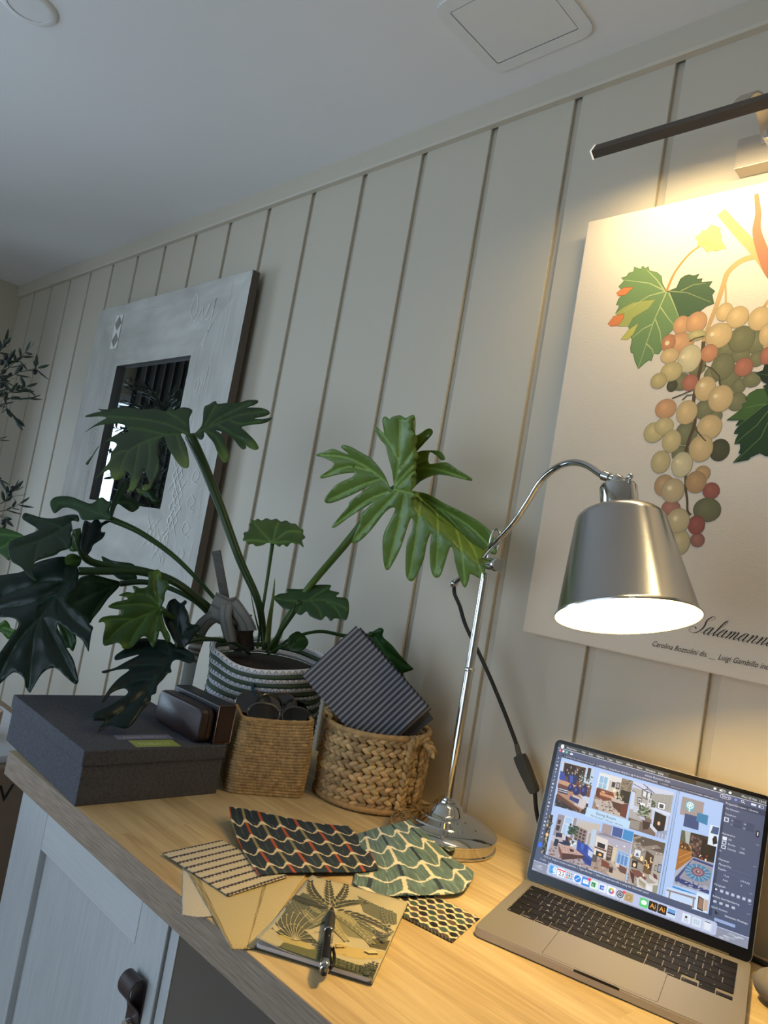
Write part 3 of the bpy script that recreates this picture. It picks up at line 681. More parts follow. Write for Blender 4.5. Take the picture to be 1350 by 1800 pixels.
for k in range(n):
    l = (k+1) % n; fs += [(k, l, n+l, n+k), (l, k, 2*n+k, 2*n+l), (n+k, n+l, 3*n+l, 3*n+k)]
fs.append(tuple(3*n+k for k in range(n)))
MB().add(vs, fs).build('deck', alu, t, smooth=30)
fl = Flat(B @ Matrix.Translation((0, 0, .0112)), .00004)
tp = rrect(-.066, .066, -LD/2+.0045, -LD/2+.0865, .004, 5); fl.line(tp+[tp[0]], .0006, (54, 52, 50)); fl.build('trackpad_gap', M['attr'], t)
MB().prism(rrect(-.0654, .0654, -LD/2+.0051, -LD/2+.0859, .0036, 5), .0108, .01128, B).build('trackpad', alu, t, smooth=30)
MB().prism([(-.026, -LD/2-.0005), (.026, -LD/2-.0005), (.023, -LD/2+.0013), (-.023, -LD/2+.0013)], .0088, .01135, B).build('finger_notch', mat('dark_notch', (40, 39, 38), .4, .8), t, smooth=0)
for sx in (-1, 1):
    for sy in (-1, 1):
        MB().lathe([(.006, 0), (.006, .0016)], B @ V((sx*.125, sy*.088, 0)), seg=20, capb=True, capt=True).build('rubber_foot', M['blackm'], t)
rows = [
 [('esc', 1.5)]+[('F%d' % k, 1) for k in range(1, 13)]+[('', 1)],
 [('±', 1)]+[(c, 1) for c in '1234567890-=']+[('<x', 1.5)],
 [('->|', 1.5)]+[(c, 1) for c in 'QWERTYUIOP[]']+[('<-', 1)],
 [('o', 1.75)]+[(c, 1) for c in "ASDFGHJKL;'"]+[('\\', 1), ('', .75)],
 [('^', 1.25), ('`', 1)]+[(c, 1) for c in 'ZXCVBNM,./']+[('^', 2.25)],
 [('fn', 1), ('control', 1), ('option', 1), ('command', 1.25), ('', 5), ('command', 1.25), ('option', 1), ('<', 1), ('v', 1), ('>', 1)]]
keym = mat('key_black', (12, 12, 14), .5, spec=.3)
leg = Flat(B @ Matrix.Translation((0, 0, .01128)), .00003); leg.mb = MB()
g = .0014; y = KY1
for r, row in enumerate(rows):
    h = RH0 if r == 0 else RP; x = KX0
    for ch, w in row:
        a, b2, c, d_ = x+g/2, x+w*U_-g/2, y-h+g/2, y-g/2
        if ch in ('<', '>'): d_ = c+(d_-c)*.48
        spans = [(c, d_)] if ch != 'v' else [(c, c+(d_-c)*.48), (c+(d_-c)*.52, d_)]
        for c1, d1 in spans:
            MB().prism(rrect(a, b2, c1, d1, .0016, 3), .0100, .01126, B).build('key', keym, t, smooth=30)
        W = (230, 230, 232)
        if len(ch) == 1 and ch.isupper(): leg.text(ch, ((a+b2)/2-.0020, (c+d_)/2-.0022), .0060, W, keep=True)
        elif len(ch) == 1 and ch not in '<>v': leg.text(ch, ((a+b2)/2-.0012, c+.0022), .0046, W, keep=True); 
        elif ch in ('control', 'option', 'command', 'esc', 'fn'): leg.text(ch, (a+.0012, c+.0018), .0036, W, keep=True)
        elif ch.startswith('F'): leg.text(ch, ((a+b2)/2-.0018, c+.0020), .0028, W, keep=True); leg.disc(((a+b2)/2, c+.0098), .0011, .0009, W, seg=8, keep=True)
        else: leg.text(ch, (a+.0016, (c+d_)/2-.001), .0034, W, keep=True)
        if r == 1 and ch in '1234567890': leg.text('!@£$%^&*()'['1234567890'.index(ch)], ((a+b2)/2-.0012, c+.0098), .0042, W, keep=True)
        x += w*U_
    y -= h
leg.build('key_legends', M['attr'], t)
# lid
HY, HZ = LD/2-.006, .0101
lu = V((0, cos(LANG), sin(LANG))); ln = V((0, -sin(LANG), cos(LANG)))      # up the lid, and towards the user
Lf = B @ Matrix(((1, 0, ln.x, 0), (0, lu.y, ln.y, HY), (0, lu.z, ln.z, HZ), (0, 0, 0, 1)))
ld = MB().prism(rrect(-LW/2, LW/2, 0, LIDH, .0095, 8), -.0046, -.0006, Lf).build('lid', alu, t, smooth=40, bevel=.0012)
MB().prism(rrect(-LW/2+.0008, LW/2-.0008, .0006, LIDH-.0008, .0088, 8), -.0007, 0, Lf).build('bezel', mat('bezel_glass', (8, 8, 9), .22), ld, smooth=40)
MB().tube([Lf @ V((x, .0005, -.003)) for x in (-.125, .125)], .0042, 14).build('hinge', M['blackm'], t)
# display picture: homography from where its corners are seen to the panel's own rectangle
DWID, DHGT = .2910, .1880
dx0, dy1 = -DWID/2, LIDH-.0062
Q = [(946.7, 1325.6), (1345.0, 1439.3), (1308.5, 1730.4), (896.3, 1568)]
def homog(src, dst):
    A = []
    for (x, y), (u, v) in zip(src, dst):
        A.append([x, y, 1, 0, 0, 0, -u*x, -u*y, u]); A.append([0, 0, 0, x, y, 1, -v*x, -v*y, v])
    for i in range(8):
        p = max(range(i, 8), key=lambda k: abs(A[k][i])); A[i], A[p] = A[p], A[i]
        d = A[i][i]; A[i] = [q/d for q in A[i]]
        for k in range(8):
            if k != i and A[k][i]:
                f = A[k][i]; A[k] = [a-f*b for a, b in zip(A[k], A[i])]
    h = [A[i][8] for i in range(8)]+[1]
    return lambda x, y: ((h[0]*x+h[1]*y+h[2])/(h[6]*x+h[7]*y+1), (h[3]*x+h[4]*y+h[5])/(h[6]*x+h[7]*y+1))
Hn = homog(Q, [(0, 0), (1, 0), (1, 1), (0, 1)])
def N(u, v): return (dx0+u*DWID, dy1-v*DHGT)
def S(x, y): u, v = Hn(x, y); return N(min(1, max(0, u)), min(1, max(0, v)))
fl = Flat(Lf @ Matrix.Translation((0, 0, .00012)), .0000008)
def uvpoly(pts, col): fl.poly([N(*p) for p in pts], col)
def uvrect(u0, v0, u1, v1, col, r=0):
    a = N(u0, v1); b = N(u1, v0); fl.poly(rrect(a[0], b[0], a[1], b[1], r, 4) if r else [a, (b[0], a[1]), b, (a[0], b[1])], col)
def pxpoly(tr, pts, col): fl.poly([S(*tr(*p)) for p in pts], col)
def T(ox, oy, k): return lambda x, y: (ox+x*k, oy+y*k)
k1 = T(880, 1300, .3481); k2 = T(910, 1320, .16296); k3 = T(1110, 1400, .1888); k4 = T(900, 1460, .13333); k5 = T(1040, 1500, .1037); k6 = T(1060, 1400, .0963)
a, b = N(0, 1), N(1, 0); fl.poly(rrect(a[0], b[0], a[1], b[1], .0035, 5), (74, 86, 116))
def tpx(st, x, y, size, col, st_=1.): p = S(x, y); fl.text(st, p, size, col, stretch=st_)
# menu bar and notch, title strip, tab strip
def NT(u, v): return N(u, v*.745)
def uvrectT(u0, v0, u1, v1, col, r=0):
    a = NT(u0, v1); b = NT(u1, v0); fl.poly(rrect(a[0], b[0], a[1], b[1], r, 4) if r else [a, (b[0], a[1]), b, (a[0], b[1])], col)
def uvpolyT(pts, col): fl.poly([NT(*p) for p in pts], col)
uvrectT(0, 0, 1, .048, (58, 66, 70)); uvrectT(0, .0480, 1, .0525, (214, 224, 240))
for k, (w, u) in enumerate((('Illustrator', .045), ('File', .127), ('Edit', .163), ('Object', .203), ('Type', .258), ('Select', .303), ('Effect', .356), ('View', .407), ('Window', .450), ('Help', .512))):
    fl.text(w, NT(u, .036), .0040, (236, 240, 244))
fl.disc(NT(.022, .026), .0026, .0030, (240, 242, 246), seg=14); fl.disc(NT(.026, .012), .0008, .0014, (240, 242, 246), seg=8)
a, b = NT(.437+.12, .058), NT(.693, -.001); uvrectT(.560, 0, .690, .046, (10, 10, 12), .003)
for u in (.775, .808, .842): fl.disc(NT(u, .026), .0020, .0018, (236, 240, 244), seg=12)
uvrectT(.795, .018, .822, .036, (236, 240, 244), .001); uvrectT(.806, .021, .820, .033, (70, 78, 84), .0006)
fl.text('Mon 23 Feb  15:10', NT(.892, .036), .0040, (240, 243, 248))
uvrectT(0, .0525, 1, .105, (76, 88, 120))
for u, c in ((.014, (240, 120, 140)), (.032, (244, 244, 240)), (.050, (110, 210, 150))): fl.disc(NT(u, .075), .0018, .0018, c, seg=12)
uvpolyT([(.066, .078), (.076, .066), (.086, .078), (.083, .078), (.083, .089), (.069, .089), (.069, .078)], (236, 240, 246))
fl.text('Adobe Illustrator 2026', NT(.452, .092), .0038, (214, 222, 236))
uvrectT(.800, .058, .850, .096, (230, 236, 246), .0033); uvrectT(.802, .061, .848, .093, (60, 70, 130), .003); fl.text('Share', NT(.809, .085), .0044, (244, 246, 250))
fl.disc(NT(.870, .077), .0019, .0019, (120, 140, 230), seg=10); fl.disc(NT(.899, .074), .0019, .0019, (236, 240, 246), seg=12); fl.disc(NT(.899, .074), .0013, .0013, (76, 88, 120), seg=12); fl.line([NT(.904, .081), NT(.911, .090)], .0006, (236, 240, 246))
uvrectT(.936, .066, .958, .086, (226, 232, 242), .0006); uvrectT(.968, .066, .990, .088, (226, 232, 242), .0006); uvrectT(.975, .069, .988, .085, (76, 88, 120), .0004)
uvrectT(.028, .105, .778, .135, (52, 62, 90))
fl.text('x  BUSSELL Blue Bedroom Feb 26.pdf*', NT(.040, .127), .0030, (190, 198, 216)); uvrectT(.207, .105, .520, .135, (76, 88, 120))
fl.text('x  BUSSELL - Sitting Room 18.02.26.ai @ 71.02 % (CMYK/Preview)', NT(.214, .127), .0032, (236, 240, 248)); fl.text('x  BUSSELL - Sitting Room Soft Furnishing Quotation 18.02.26.pdf', NT(.527, .127), .0027, (196, 204, 222)); fl.text('x  BUSSELL - Soft Furnishing Quotat', NT(.770-.075, .127), .0020, (196, 204, 222))
# tool column
for k in range(22):
    v = .118+k*.0298
    sh = k % 5; p = N(.014, v); c = (206, 214, 230)
    if sh == 0: fl.poly([(p[0]-.001, p[1]+.0016), (p[0]+.0014, p[1]), (p[0]-.0004, p[1]-.0016)], c)
    elif sh == 1: fl.line([(p[0]-.0014, p[1]-.0012), (p[0]+.0014, p[1]+.0012)], .0007, c)
    elif sh == 2: fl.poly([(p[0]-.0014, p[1]-.0012), (p[0]+.0014, p[1]-.0012), (p[0]+.0014, p[1]+.0012), (p[0]-.0014, p[1]+.0012)], c)
    elif sh == 3: fl.disc(p, .0014, .0014, c, seg=10)
    else: fl.text('T', (p[0]-.0016, p[1]-.0016), .005, c)
uvrect(.005, .786, .024, .820, (40, 110, 250), .0008)
# artboards
pxpoly(k2, [(255, 202), (1180, 432)], (190, 212, 246)) if False else None
AB = (176, 202, 244)
fl.poly([S(951.6, 1353), S(1171, 1418.5), S(1135, 1628), S(917, 1546)], AB)
fl.poly([S(1176, 1420), S(1260, 1444), S(1232, 1660), S(1142, 1629)], AB)
fl.poly([S(1171.5, 1419), S(1175.5, 1420), S(1141, 1629), S(1136, 1628)], (166, 192, 234))
class Photo:
    def __init__(s, tr, q, base):
        s.q = [S(*tr(*p)) for p in q]; fl.poly(s.q, base)
    def at(s, a, b):
        q = s.q
        return tuple((q[0][i]*(1-a)+q[1][i]*a)*(1-b)+(q[3][i]*(1-a)+q[2][i]*a)*b for i in (0, 1))
    def p(s, pts, c): fl.poly([s.at(*x) for x in pts], c); return s
    def r(s, a0, b0, a1, b1, c): return s.p([(a0, b0), (a1, b0), (a1, b1), (a0, b1)], c)
    def l(s, pts, w, c): fl.line([s.at(*x) for x in pts], w, c); return s
    def e(s, a, b, ra, rb, c, seg=12): return s.p([(a+ra*cos(2*PI*k/seg), b+rb*sin(2*PI*k/seg)) for k in range(seg)][::-1], c)
    def dots(s, a0, b0, a1, b1, n, cols, ra=.02, rb=.02):
        for k in range(n): s.e(a0+(a1-a0)*rnd.random(), b0+(b1-b0)*rnd.random(), ra*(.5+rnd.random()), rb*(.5+rnd.random()), cols[k % len(cols)], 6)
        return s
# 1 leather sofa, blue cushions and vases
p = Photo(k2, [(262, 245), (640, 348), (541, 885), (172, 770)], (196, 206, 222))
p.r(.08, .02, .74, .34, (66, 42, 36)); [p.r(.11+.2*i, .05+.15*j, .28+.2*i, .17+.15*j, (34, 24, 24)) for i in range(3) for j in range(2)]
p.dots(.12, .06, .7, .30, 22, [(200, 190, 180), (120, 90, 70), (150, 150, 160)], .018, .022)
p.r(.74, .0, 1, .4, (190, 208, 230)); p.r(.8, .0, .9, .3, (60, 48, 48))
p.p([(0, .30), (1, .36), (1, .62), (0, .60)], (112, 62, 44)); p.p([(0, .40), (.6, .45), (.6, .54), (0, .50)], (196, 150, 120))
p.p([(0, .22), (.12, .24), (.24, .42), (.03, .42)], (44, 74, 160)); p.p([(.22, .25), (.56, .25), (.52, .45), (.30, .43)], (26, 42, 92)); p.p([(.3, .27), (.4, .26), (.44, .42), (.34, .42)], (52, 88, 176))
p.r(0, .76, 1, 1, (40, 34, 36)); p.dots(0, .8, 1, 1, 40, [(150, 140, 140), (90, 60, 54), (20, 18, 22)], .03, .014)
p.p([(.02, .60), (.70, .62), (.95, .80), (.80, .98), (.02, .76)], (176, 132, 108)); p.p([(.02, .72), (.80, .93), (.78, 1), (.02, .82)], (92, 56, 42)); p.p([(.5, .66), (.95, .72), (.9, .9), (.6, .86)], (206, 196, 196))
p.dots(.62, .16, .98, .5, 60, [(90, 106, 92), (150, 164, 150), (60, 74, 64), (200, 206, 210)], .022, .016)
for a_, b_2, w, h in ((.40, .53, .09, .085), (.58, .56, .11, .10), (.80, .52, .10, .12)): p.e(a_, b_2, w, h, (22, 34, 92)); p.r(a_-.025, b_2-h*1.35, a_+.025, b_2-h*.7, (22, 34, 92)); p.e(a_-.02, b_2-.02, w*.35, h*.4, (60, 84, 168))
p.r(.04, .58, .34, .70, (52, 60, 90)); p.r(.06, .605, .33, .625, (214, 206, 200)); p.r(.06, .65, .33, .665, (214, 206, 200)); p.p([(.42, .70), (.72, .72), (.70, .84), (.42, .80)], (44, 58, 116)); p.l([(.42, .79), (.70, .83)], .0006, (220, 214, 210))
# 2 living room with leather sofa
p = Photo(k2, [(695, 380), (1085, 490), (1000, 940), (607, 805)], (206, 196, 186))
p.p([(0, 0), (1, 0), (1, .04), (.45, .16), (0, .05)], (226, 222, 220)); p.r(0, .03, .34, .44, (226, 230, 236)); p.r(.05, .09, .28, .42, (150, 190, 216)); p.l([(.165, .09), (.165, .42)], .0007, (230, 234, 240)); p.l([(.05, .28), (.28, .28)], .0007, (230, 234, 240))
p.r(.68, .0, 1, .4, (124, 112, 96)); p.dots(.69, .02, .99, .38, 50, [(150, 134, 112), (96, 84, 70), (170, 156, 136)], .03, .02); p.r(.72, .30, 1, .62, (24, 20, 20)); p.r(.42, .16, .52, .30, (54, 50, 50)); p.r(.55, .14, .66, .32, (60, 54, 50)); p.r(.57, .16, .64, .28, (170, 170, 170)); p.e(.53, .37, .05, .05, (244, 226, 190))
p.p([(0, .64), (1, .60), (1, 1), (0, 1)], (150, 126, 112)); p.p([(0, .76), (.4, .62), (1, .96), (1, 1), (.2, 1)], (190, 176, 166)); p.dots(.1, .68, .8, .98, 46, [(120, 92, 78), (206, 196, 188), (90, 66, 58)], .03, .016)
p.p([(.02, .42), (.62, .44), (.66, .60), (.30, .72), (.02, .66)], (120, 62, 42)); p.p([(.1, .52), (.62, .54), (.6, .60), (.14, .6)], (206, 148, 112)); p.p([(.02, .44), (.12, .46), (.16, .70), (.02, .64)], (92, 44, 32)); p.dots(.2, .42, .6, .5, 8, [(150, 84, 60), (214, 170, 140)], .05, .03)
p.p([(.46, .56), (.86, .58), (.88, .66), (.52, .66)], (198, 180, 168)); p.p([(.52, .66), (.86, .66), (.82, .90), (.58, .80)], (86, 50, 38)); p.p([(.8, .66), (1, .6), (1, .98), (.82, .96)], (104, 50, 36)); p.dots(.6, .40, .8, .56, 24, [(70, 80, 56), (40, 40, 34), (150, 120, 80)], .03, .03); p.dots(.55, .5, .8, .56, 10, [(244, 236, 220)], .014, .02)
# 3 white fireplace wall
p = Photo(k6, [(285, 5), (1090, 235), (930, 1190), (165, 930)], (178, 172, 166))
p.p([(0, 0), (1, 0), (1, .06), (.52, .14), (0, .12)], (206, 212, 234)); p.l([(0, .05), (.6, .19)], .0011, (80, 82, 104)); p.l([(.25, 0), (.62, .16)], .0011, (80, 82, 104)); p.p([(.5, .14), (1, .06), (1, .40), (.5, .40)], (166, 164, 158)); [p.l([(.52+.08*k, .14-.012*k), (.52+.08*k, .42)], .0003, (130, 128, 124)) for k in range(6)]
p.p([(0, .22), (.08, .22), (.1, .62), (0, .62)], (206, 214, 232)); p.l([(0, .2), (.1, .22)], .0008, (40, 38, 40))
p.l([(.36, .02), (.36, .1)], .0007, (20, 20, 24)); p.l([(.25, .13), (.36, .08), (.47, .12), (.47, .27), (.37, .30), (.26, .27), (.25, .13)], .0010, (20, 20, 24)); p.l([(.37, .13), (.37, .30)], .0010, (20, 20, 24)); p.r(.28, .15, .35, .25, (226, 230, 240)); p.r(.40, .15, .45, .25, (226, 230, 240))
p.r(.16, .30, .27, .44, (40, 38, 40)); p.r(.175, .32, .255, .42, (206, 210, 216)); p.r(.19, .35, .24, .40, (110, 110, 112)); p.r(.24, .40, .36, .46, (244, 244, 248)); p.r(.42, .26, .50, .38, (236, 236, 240)); p.r(.435, .28, .485, .36, (150, 150, 156)); p.r(.42, .40, .50, .52, (236, 236, 240)); p.r(.435, .42, .485, .50, (160, 160, 166))
p.p([(.52, .41), (1, .44), (1, .50), (.52, .47)], (216, 222, 240)); p.p([(.56, .47), (.98, .50), (.98, 1), (.56, .86)], (200, 208, 230)); p.p([(.63, .49), (.92, .53), (.92, .96), (.63, .84)], (16, 15, 20)); p.e(.765, .715, .075, .065, (40, 34, 34)); p.e(.765, .715, .035, .04, (255, 200, 140)); p.l([(.77, .5), (.77, .66)], .0007, (60, 56, 60))
p.r(.66, .27, .86, .42, (20, 20, 24)); p.r(.672, .28, .85, .41, (240, 242, 248)); p.r(.71, .31, .81, .39, (70, 70, 74)); p.dots(.52, .30, .62, .42, 18, [(50, 70, 44), (80, 100, 60), (30, 44, 30)], .02, .02)
p.p([(0, .60), (.32, .56), (.36, .78), (0, .80)], (176, 172, 166)); p.p([(.08, .5), (.24, .5), (.24, .62), (.1, .64)], (204, 206, 220)); p.p([(0, .78), (.6, .80), (.96, 1), (0, 1)], (120, 102, 92)); p.dots(.24, .46, .52, .70, 50, [(60, 84, 54), (96, 120, 80), (40, 58, 40), (130, 150, 110)], .03, .022)
p.p([(.18, .66), (.58, .68), (.58, .76), (.36, .78)], (120, 96, 90)); p.p([(.22, .68), (.4, .685), (.42, .74), (.32, .75)], (190, 196, 214)); p.p([(.36, .76), (.60, .75), (.52, .90), (.40, .94)], (58, 42, 38)); p.p([(.06, .82), (.30, .8), (.3, .98), (.06, .98)], (150, 142, 134)); p.p([(.56, .76), (.92, .96), (.86, 1), (.56, .84)], (214, 218, 230)); p.p([(.72, .9), (1, .8), (1, 1), (.74, 1)], (150, 160, 190)); [p.l([(.74+.08*k, .9), (.74+.08*k, 1)], .0008, (220, 224, 236)) for k in range(4)]
# title card and colour chips
pxpoly(k2, [(550, 795), (1056, 965), (1037, 1057), (525, 897)], (190, 220, 246))
e_ = V(S(*k2(905, 957)))-V(S(*k2(655, 872))); p0 = S(*k2(650, 880))
fl.text('Sitting Room', p0, e_.length/5.6, (44, 56, 84)); p0 = S(*k2(592, 902)); fl.text('Mr Kitchen - House - Arrow', p0, e_.length/7.9, (60, 72, 100))
for q, c in (([(735, 985), (848, 1018), (828, 1126), (715, 1092)], (166, 150, 152)), ([(856, 1022), (972, 1060), (950, 1167), (838, 1130)], (62, 88, 150)), ([(981, 1060), (1096, 1096), (1075, 1212), (960, 1172)], (60, 140, 200))): pxpoly(k2, q, c)
# 0 strip of another photo
p = Photo(k4, [(205, 15), (272, 30), (160, 612), (102, 590)], (44, 40, 40)); p.dots(0, 0, 1, 1, 40, [(120, 116, 110), (20, 18, 20), (70, 84, 60), (190, 170, 140)], .2, .03); p.e(.5, .5, .3, .05, (250, 200, 130))
# 4 blue sofa and tufted footstool
p = Photo(k4, [(345, 15), (940, 172), (832, 850), (185, 625)], (188, 190, 206))
p.p([(0, 0), (.45, 0), (.45, .44), (0, .5)], (150, 142, 150)); p.r(.16, .0, .38, .46, (206, 218, 236)); p.r(.19, .02, .35, .16, (168, 200, 232)); p.r(.19, .19, .26, .44, (168, 200, 232)); p.r(.28, .19, .35, .42, (168, 200, 232)); p.r(.03, .12, .10, .22, (60, 44, 44)); p.r(.03, .25, .11, .37, (56, 40, 42))
p.p([(.48, .06), (1, .0), (1, .12), (.78, .2), (.5, .16)], (196, 186, 176)); p.p([(.47, .15), (.74, .20), (.74, .50), (.47, .46)], (150, 130, 124)); [p.r(.49+.08*i, .19+.075*j+.012*i, .545+.08*i, .24+.075*j+.012*i, (64, 50, 52)) for i in range(3) for j in range(4)]; p.r(.84, .14, .97, .5, (190, 206, 224)); p.r(.78, .24, .83, .5, (176, 160, 140))
p.dots(.32, .16, .50, .36, 44, [(36, 64, 44), (60, 96, 64), (24, 44, 34)], .03, .025); p.l([(.41, .34), (.41, .48)], .0006, (100, 80, 70))
p.p([(0, .62), (1, .78), (1, 1), (0, 1)], (170, 156, 160)); p.dots(.02, .66, .98, .99, 90, [(120, 96, 92), (206, 196, 196), (150, 110, 96), (90, 80, 90)], .025, .014)
p.p([(.06, .42), (.24, .40), (.48, .52), (.46, .66), (.08, .62)], (28, 34, 66)); p.p([(.05, .52), (.2, .50), (.26, .58), (.08, .62)], (190, 178, 186)); p.p([(.20, .40), (.29, .42), (.30, .54), (.22, .54)], (206, 196, 200)); p.p([(.34, .44), (.44, .46), (.44, .54), (.36, .54)], (110, 66, 56)); p.r(.07, .56, .16, .72, (30, 30, 48))
p.p([(.56, .46), (.80, .50), (.97, .62), (.97, .92), (.82, .90), (.58, .68)], (38, 74, 164)); p.p([(.58, .64), (.97, .82), (.97, .93), (.6, .74)], (28, 54, 130)); [p.p([(.58+.075*k, .48+.02*k), (.645+.075*k, .49+.02*k), (.65+.075*k, .60+.03*k), (.60+.075*k, .59+.03*k)], ((30, 60, 150), (58, 100, 196))[k % 2]) for k in range(4)]; p.p([(.84, .58), (.95, .62), (.94, .74), (.84, .70)], (196, 204, 230))
p.p([(.18, .66), (.46, .62), (.76, .74), (.30, .82)], (196, 160, 150)); p.p([(.18, .66), (.30, .82), (.32, .97), (.21, .80)], (120, 72, 60)); p.p([(.30, .82), (.76, .74), (.76, .80), (.32, .97)], (76, 42, 38)); [p.e(.25+.07*i+.02*j, .675+.035*j+.012*i, .012, .008, (110, 76, 74), 6) for i in range(6) for j in range(3)]; p.dots(.40, .50, .54, .62, 18, [(240, 240, 244), (60, 70, 60), (200, 204, 206)], .02, .02); p.p([(.42, .68), (.52, .68), (.54, .73), (.46, .74)], (50, 40, 44))
# 5 room with stove and window
p = Photo(lambda x, y: k5(x, y), [(-208, -62), (428, 190), (312, 925), (-325, 660)], (196, 184, 172))
p.p([(0, 0), (1, .0), (1, .26), (.5, .24), (0, .12)], (176, 172, 190)); p.p([(.0, .1), (.55, .05), (1, .02), (1, .0), (.2, 0)], (140, 134, 146)); p.e(.62, .2, .018, .018, (255, 250, 250)); p.e(.82, .15, .022, .022, (255, 250, 250))
p.r(.02, .14, .36, .62, (224, 216, 208)); p.r(.08, .28, .30, .40, (30, 28, 30)); p.r(.02, .41, .36, .45, (110, 70, 54)); p.r(.08, .50, .30, .63, (40, 34, 34)); p.e(.2, .57, .05, .035, (255, 190, 110)); p.r(.38, .26, .52, .58, (70, 46, 40)); [p.r(.40, .29+.07*k, .50, .335+.07*k, (150, 130, 120)) for k in range(4)]; p.p([(.54, .26), (.64, .26), (.62, .62), (.54, .60)], (214, 200, 172)); p.r(.66, .28, 1, .62, (150, 186, 226)); [p.r(.69+.1*k, .33, .76+.1*k, .6, (96, 140, 196)) for k in range(3)]; p.l([(.66, .36), (1, .36)], .0008, (206, 214, 226)); p.r(.38, .56, .52, .66, (76, 52, 42))
p.p([(0, .64), (1, .64), (1, 1), (0, 1)], (168, 146, 132)); p.dots(0, .66, .6, .98, 40, [(200, 186, 172), (120, 92, 80), (150, 120, 104)], .03, .02); p.p([(.26, .66), (.50, .70), (.50, .84), (.28, .80)], (122, 62, 46)); p.p([(.46, .62), (.58, .62), (.82, .78), (.78, .84)], (190, 176, 160)); p.p([(.6, .60), (.98, .66), (.98, .84), (.84, .82)], (104, 70, 66)); p.p([(.64, .60), (.76, .62), (.78, .70), (.68, .70)], (222, 204, 200)); p.p([(.52, .80), (.98, .80), (.98, .98), (.60, 1), (.50, .92)], (196, 178, 160)); p.p([(.0, .62), (.14, .62), (.14, .80), (0, .80)], (90, 84, 82)); p.p([(.50, .76), (.62, .78), (.62, .9), (.52, .90)], (60, 46, 46))
# 6 stone fireplace and pale sofa
p = Photo(k5, [(470, 20), (1052, 202), (892, 1172), (330, 960)], (150, 140, 130))
p.p([(0, 0), (1, 0), (1, .2), (.4, .2), (0, .12)], (92, 78, 68)); p.p([(.2, .22), (.75, .08), (.9, .12), (.3, .26)], (146, 132, 120)); p.p([(0, .06), (.2, .0), (.26, .02), (.02, .12)], (150, 136, 122)); [p.e(x, y, .014, .012, (255, 246, 230)) for x, y in ((.32, .08), (.66, .16), (.78, .24), (.92, .22))]
p.p([(.05, .12), (.42, .22), (.40, .62), (.05, .60)], (160, 148, 136)); p.dots(.06, .14, .40, .4, 40, [(186, 174, 162), (130, 118, 108), (110, 100, 92)], .03, .018); p.r(.09, .27, .32, .43, (60, 54, 54)); p.r(.105, .28, .305, .42, (226, 228, 234)); p.p([(.14, .40), (.2, .33), (.27, .40)], (90, 96, 110)); p.p([(.02, .43), (.44, .48), (.44, .53), (.02, .47)], (96, 80, 58)); p.r(.08, .50, .26, .64, (24, 20, 20)); p.e(.165, .585, .05, .04, (255, 216, 170)); p.e(.36, .42, .05, .05, (255, 226, 170)); p.e(.02, .43, .03, .04, (255, 200, 120))
p.p([(.46, .24), (.72, .30), (.70, .74), (.46, .66)], (76, 54, 38)); p.dots(.48, .36, .70, .56, 22, [(255, 226, 170), (230, 180, 110), (60, 40, 28)], .022, .02); p.p([(.46, .56), (.70, .60), (.70, .74), (.46, .68)], (110, 80, 48)); p.p([(.74, .28), (1, .24), (1, .7), (.72, .66)], (176, 166, 158)); p.r(.80, .46, .86, .57, (60, 56, 60)); p.r(.815, .475, .85, .555, (176, 172, 172)); p.r(.89, .42, 1, .58, (56, 56, 62)); p.r(.91, .44, .99, .56, (150, 160, 176))
p.p([(0, .64), (1, .70), (1, 1), (0, 1)], (166, 156, 146)); p.dots(0, .7, .5, .98, 30, [(190, 182, 174), (130, 118, 110), (150, 130, 120)], .03, .016); p.p([(.06, .68), (.34, .66), (.62, .76), (.50, .84), (.2, .78)], (122, 72, 62)); p.p([(.04, .70), (.22, .78), (.24, .92), (.2, .94), (.1, .82)], (84, 40, 36)); p.e(.5, .72, .03, .025, (255, 230, 180)); p.p([(.66, .66), (.98, .72), (.98, .80), (.70, .74)], (206, 196, 190)); p.p([(.78, .62), (.9, .64), (.94, .72), (.82, .70)], (96, 50, 46))
p.p([(.30, .82), (.42, .76), (.68, .84), (.98, .78), (.98, .99), (.80, .99), (.36, .98)], (214, 208, 200)); p.p([(.36, .80), (.62, .86), (.62, .97), (.40, .92)], (176, 168, 146)); p.l([(.38, .84), (.6, .9)], .0008, (110, 100, 90)); p.p([(.62, .86), (.80, .88), (.84, .97), (.66, .98)], (226, 226, 232)); p.p([(.84, .84), (.98, .82), (.98, .98), (.86, .99)], (150, 150, 128))
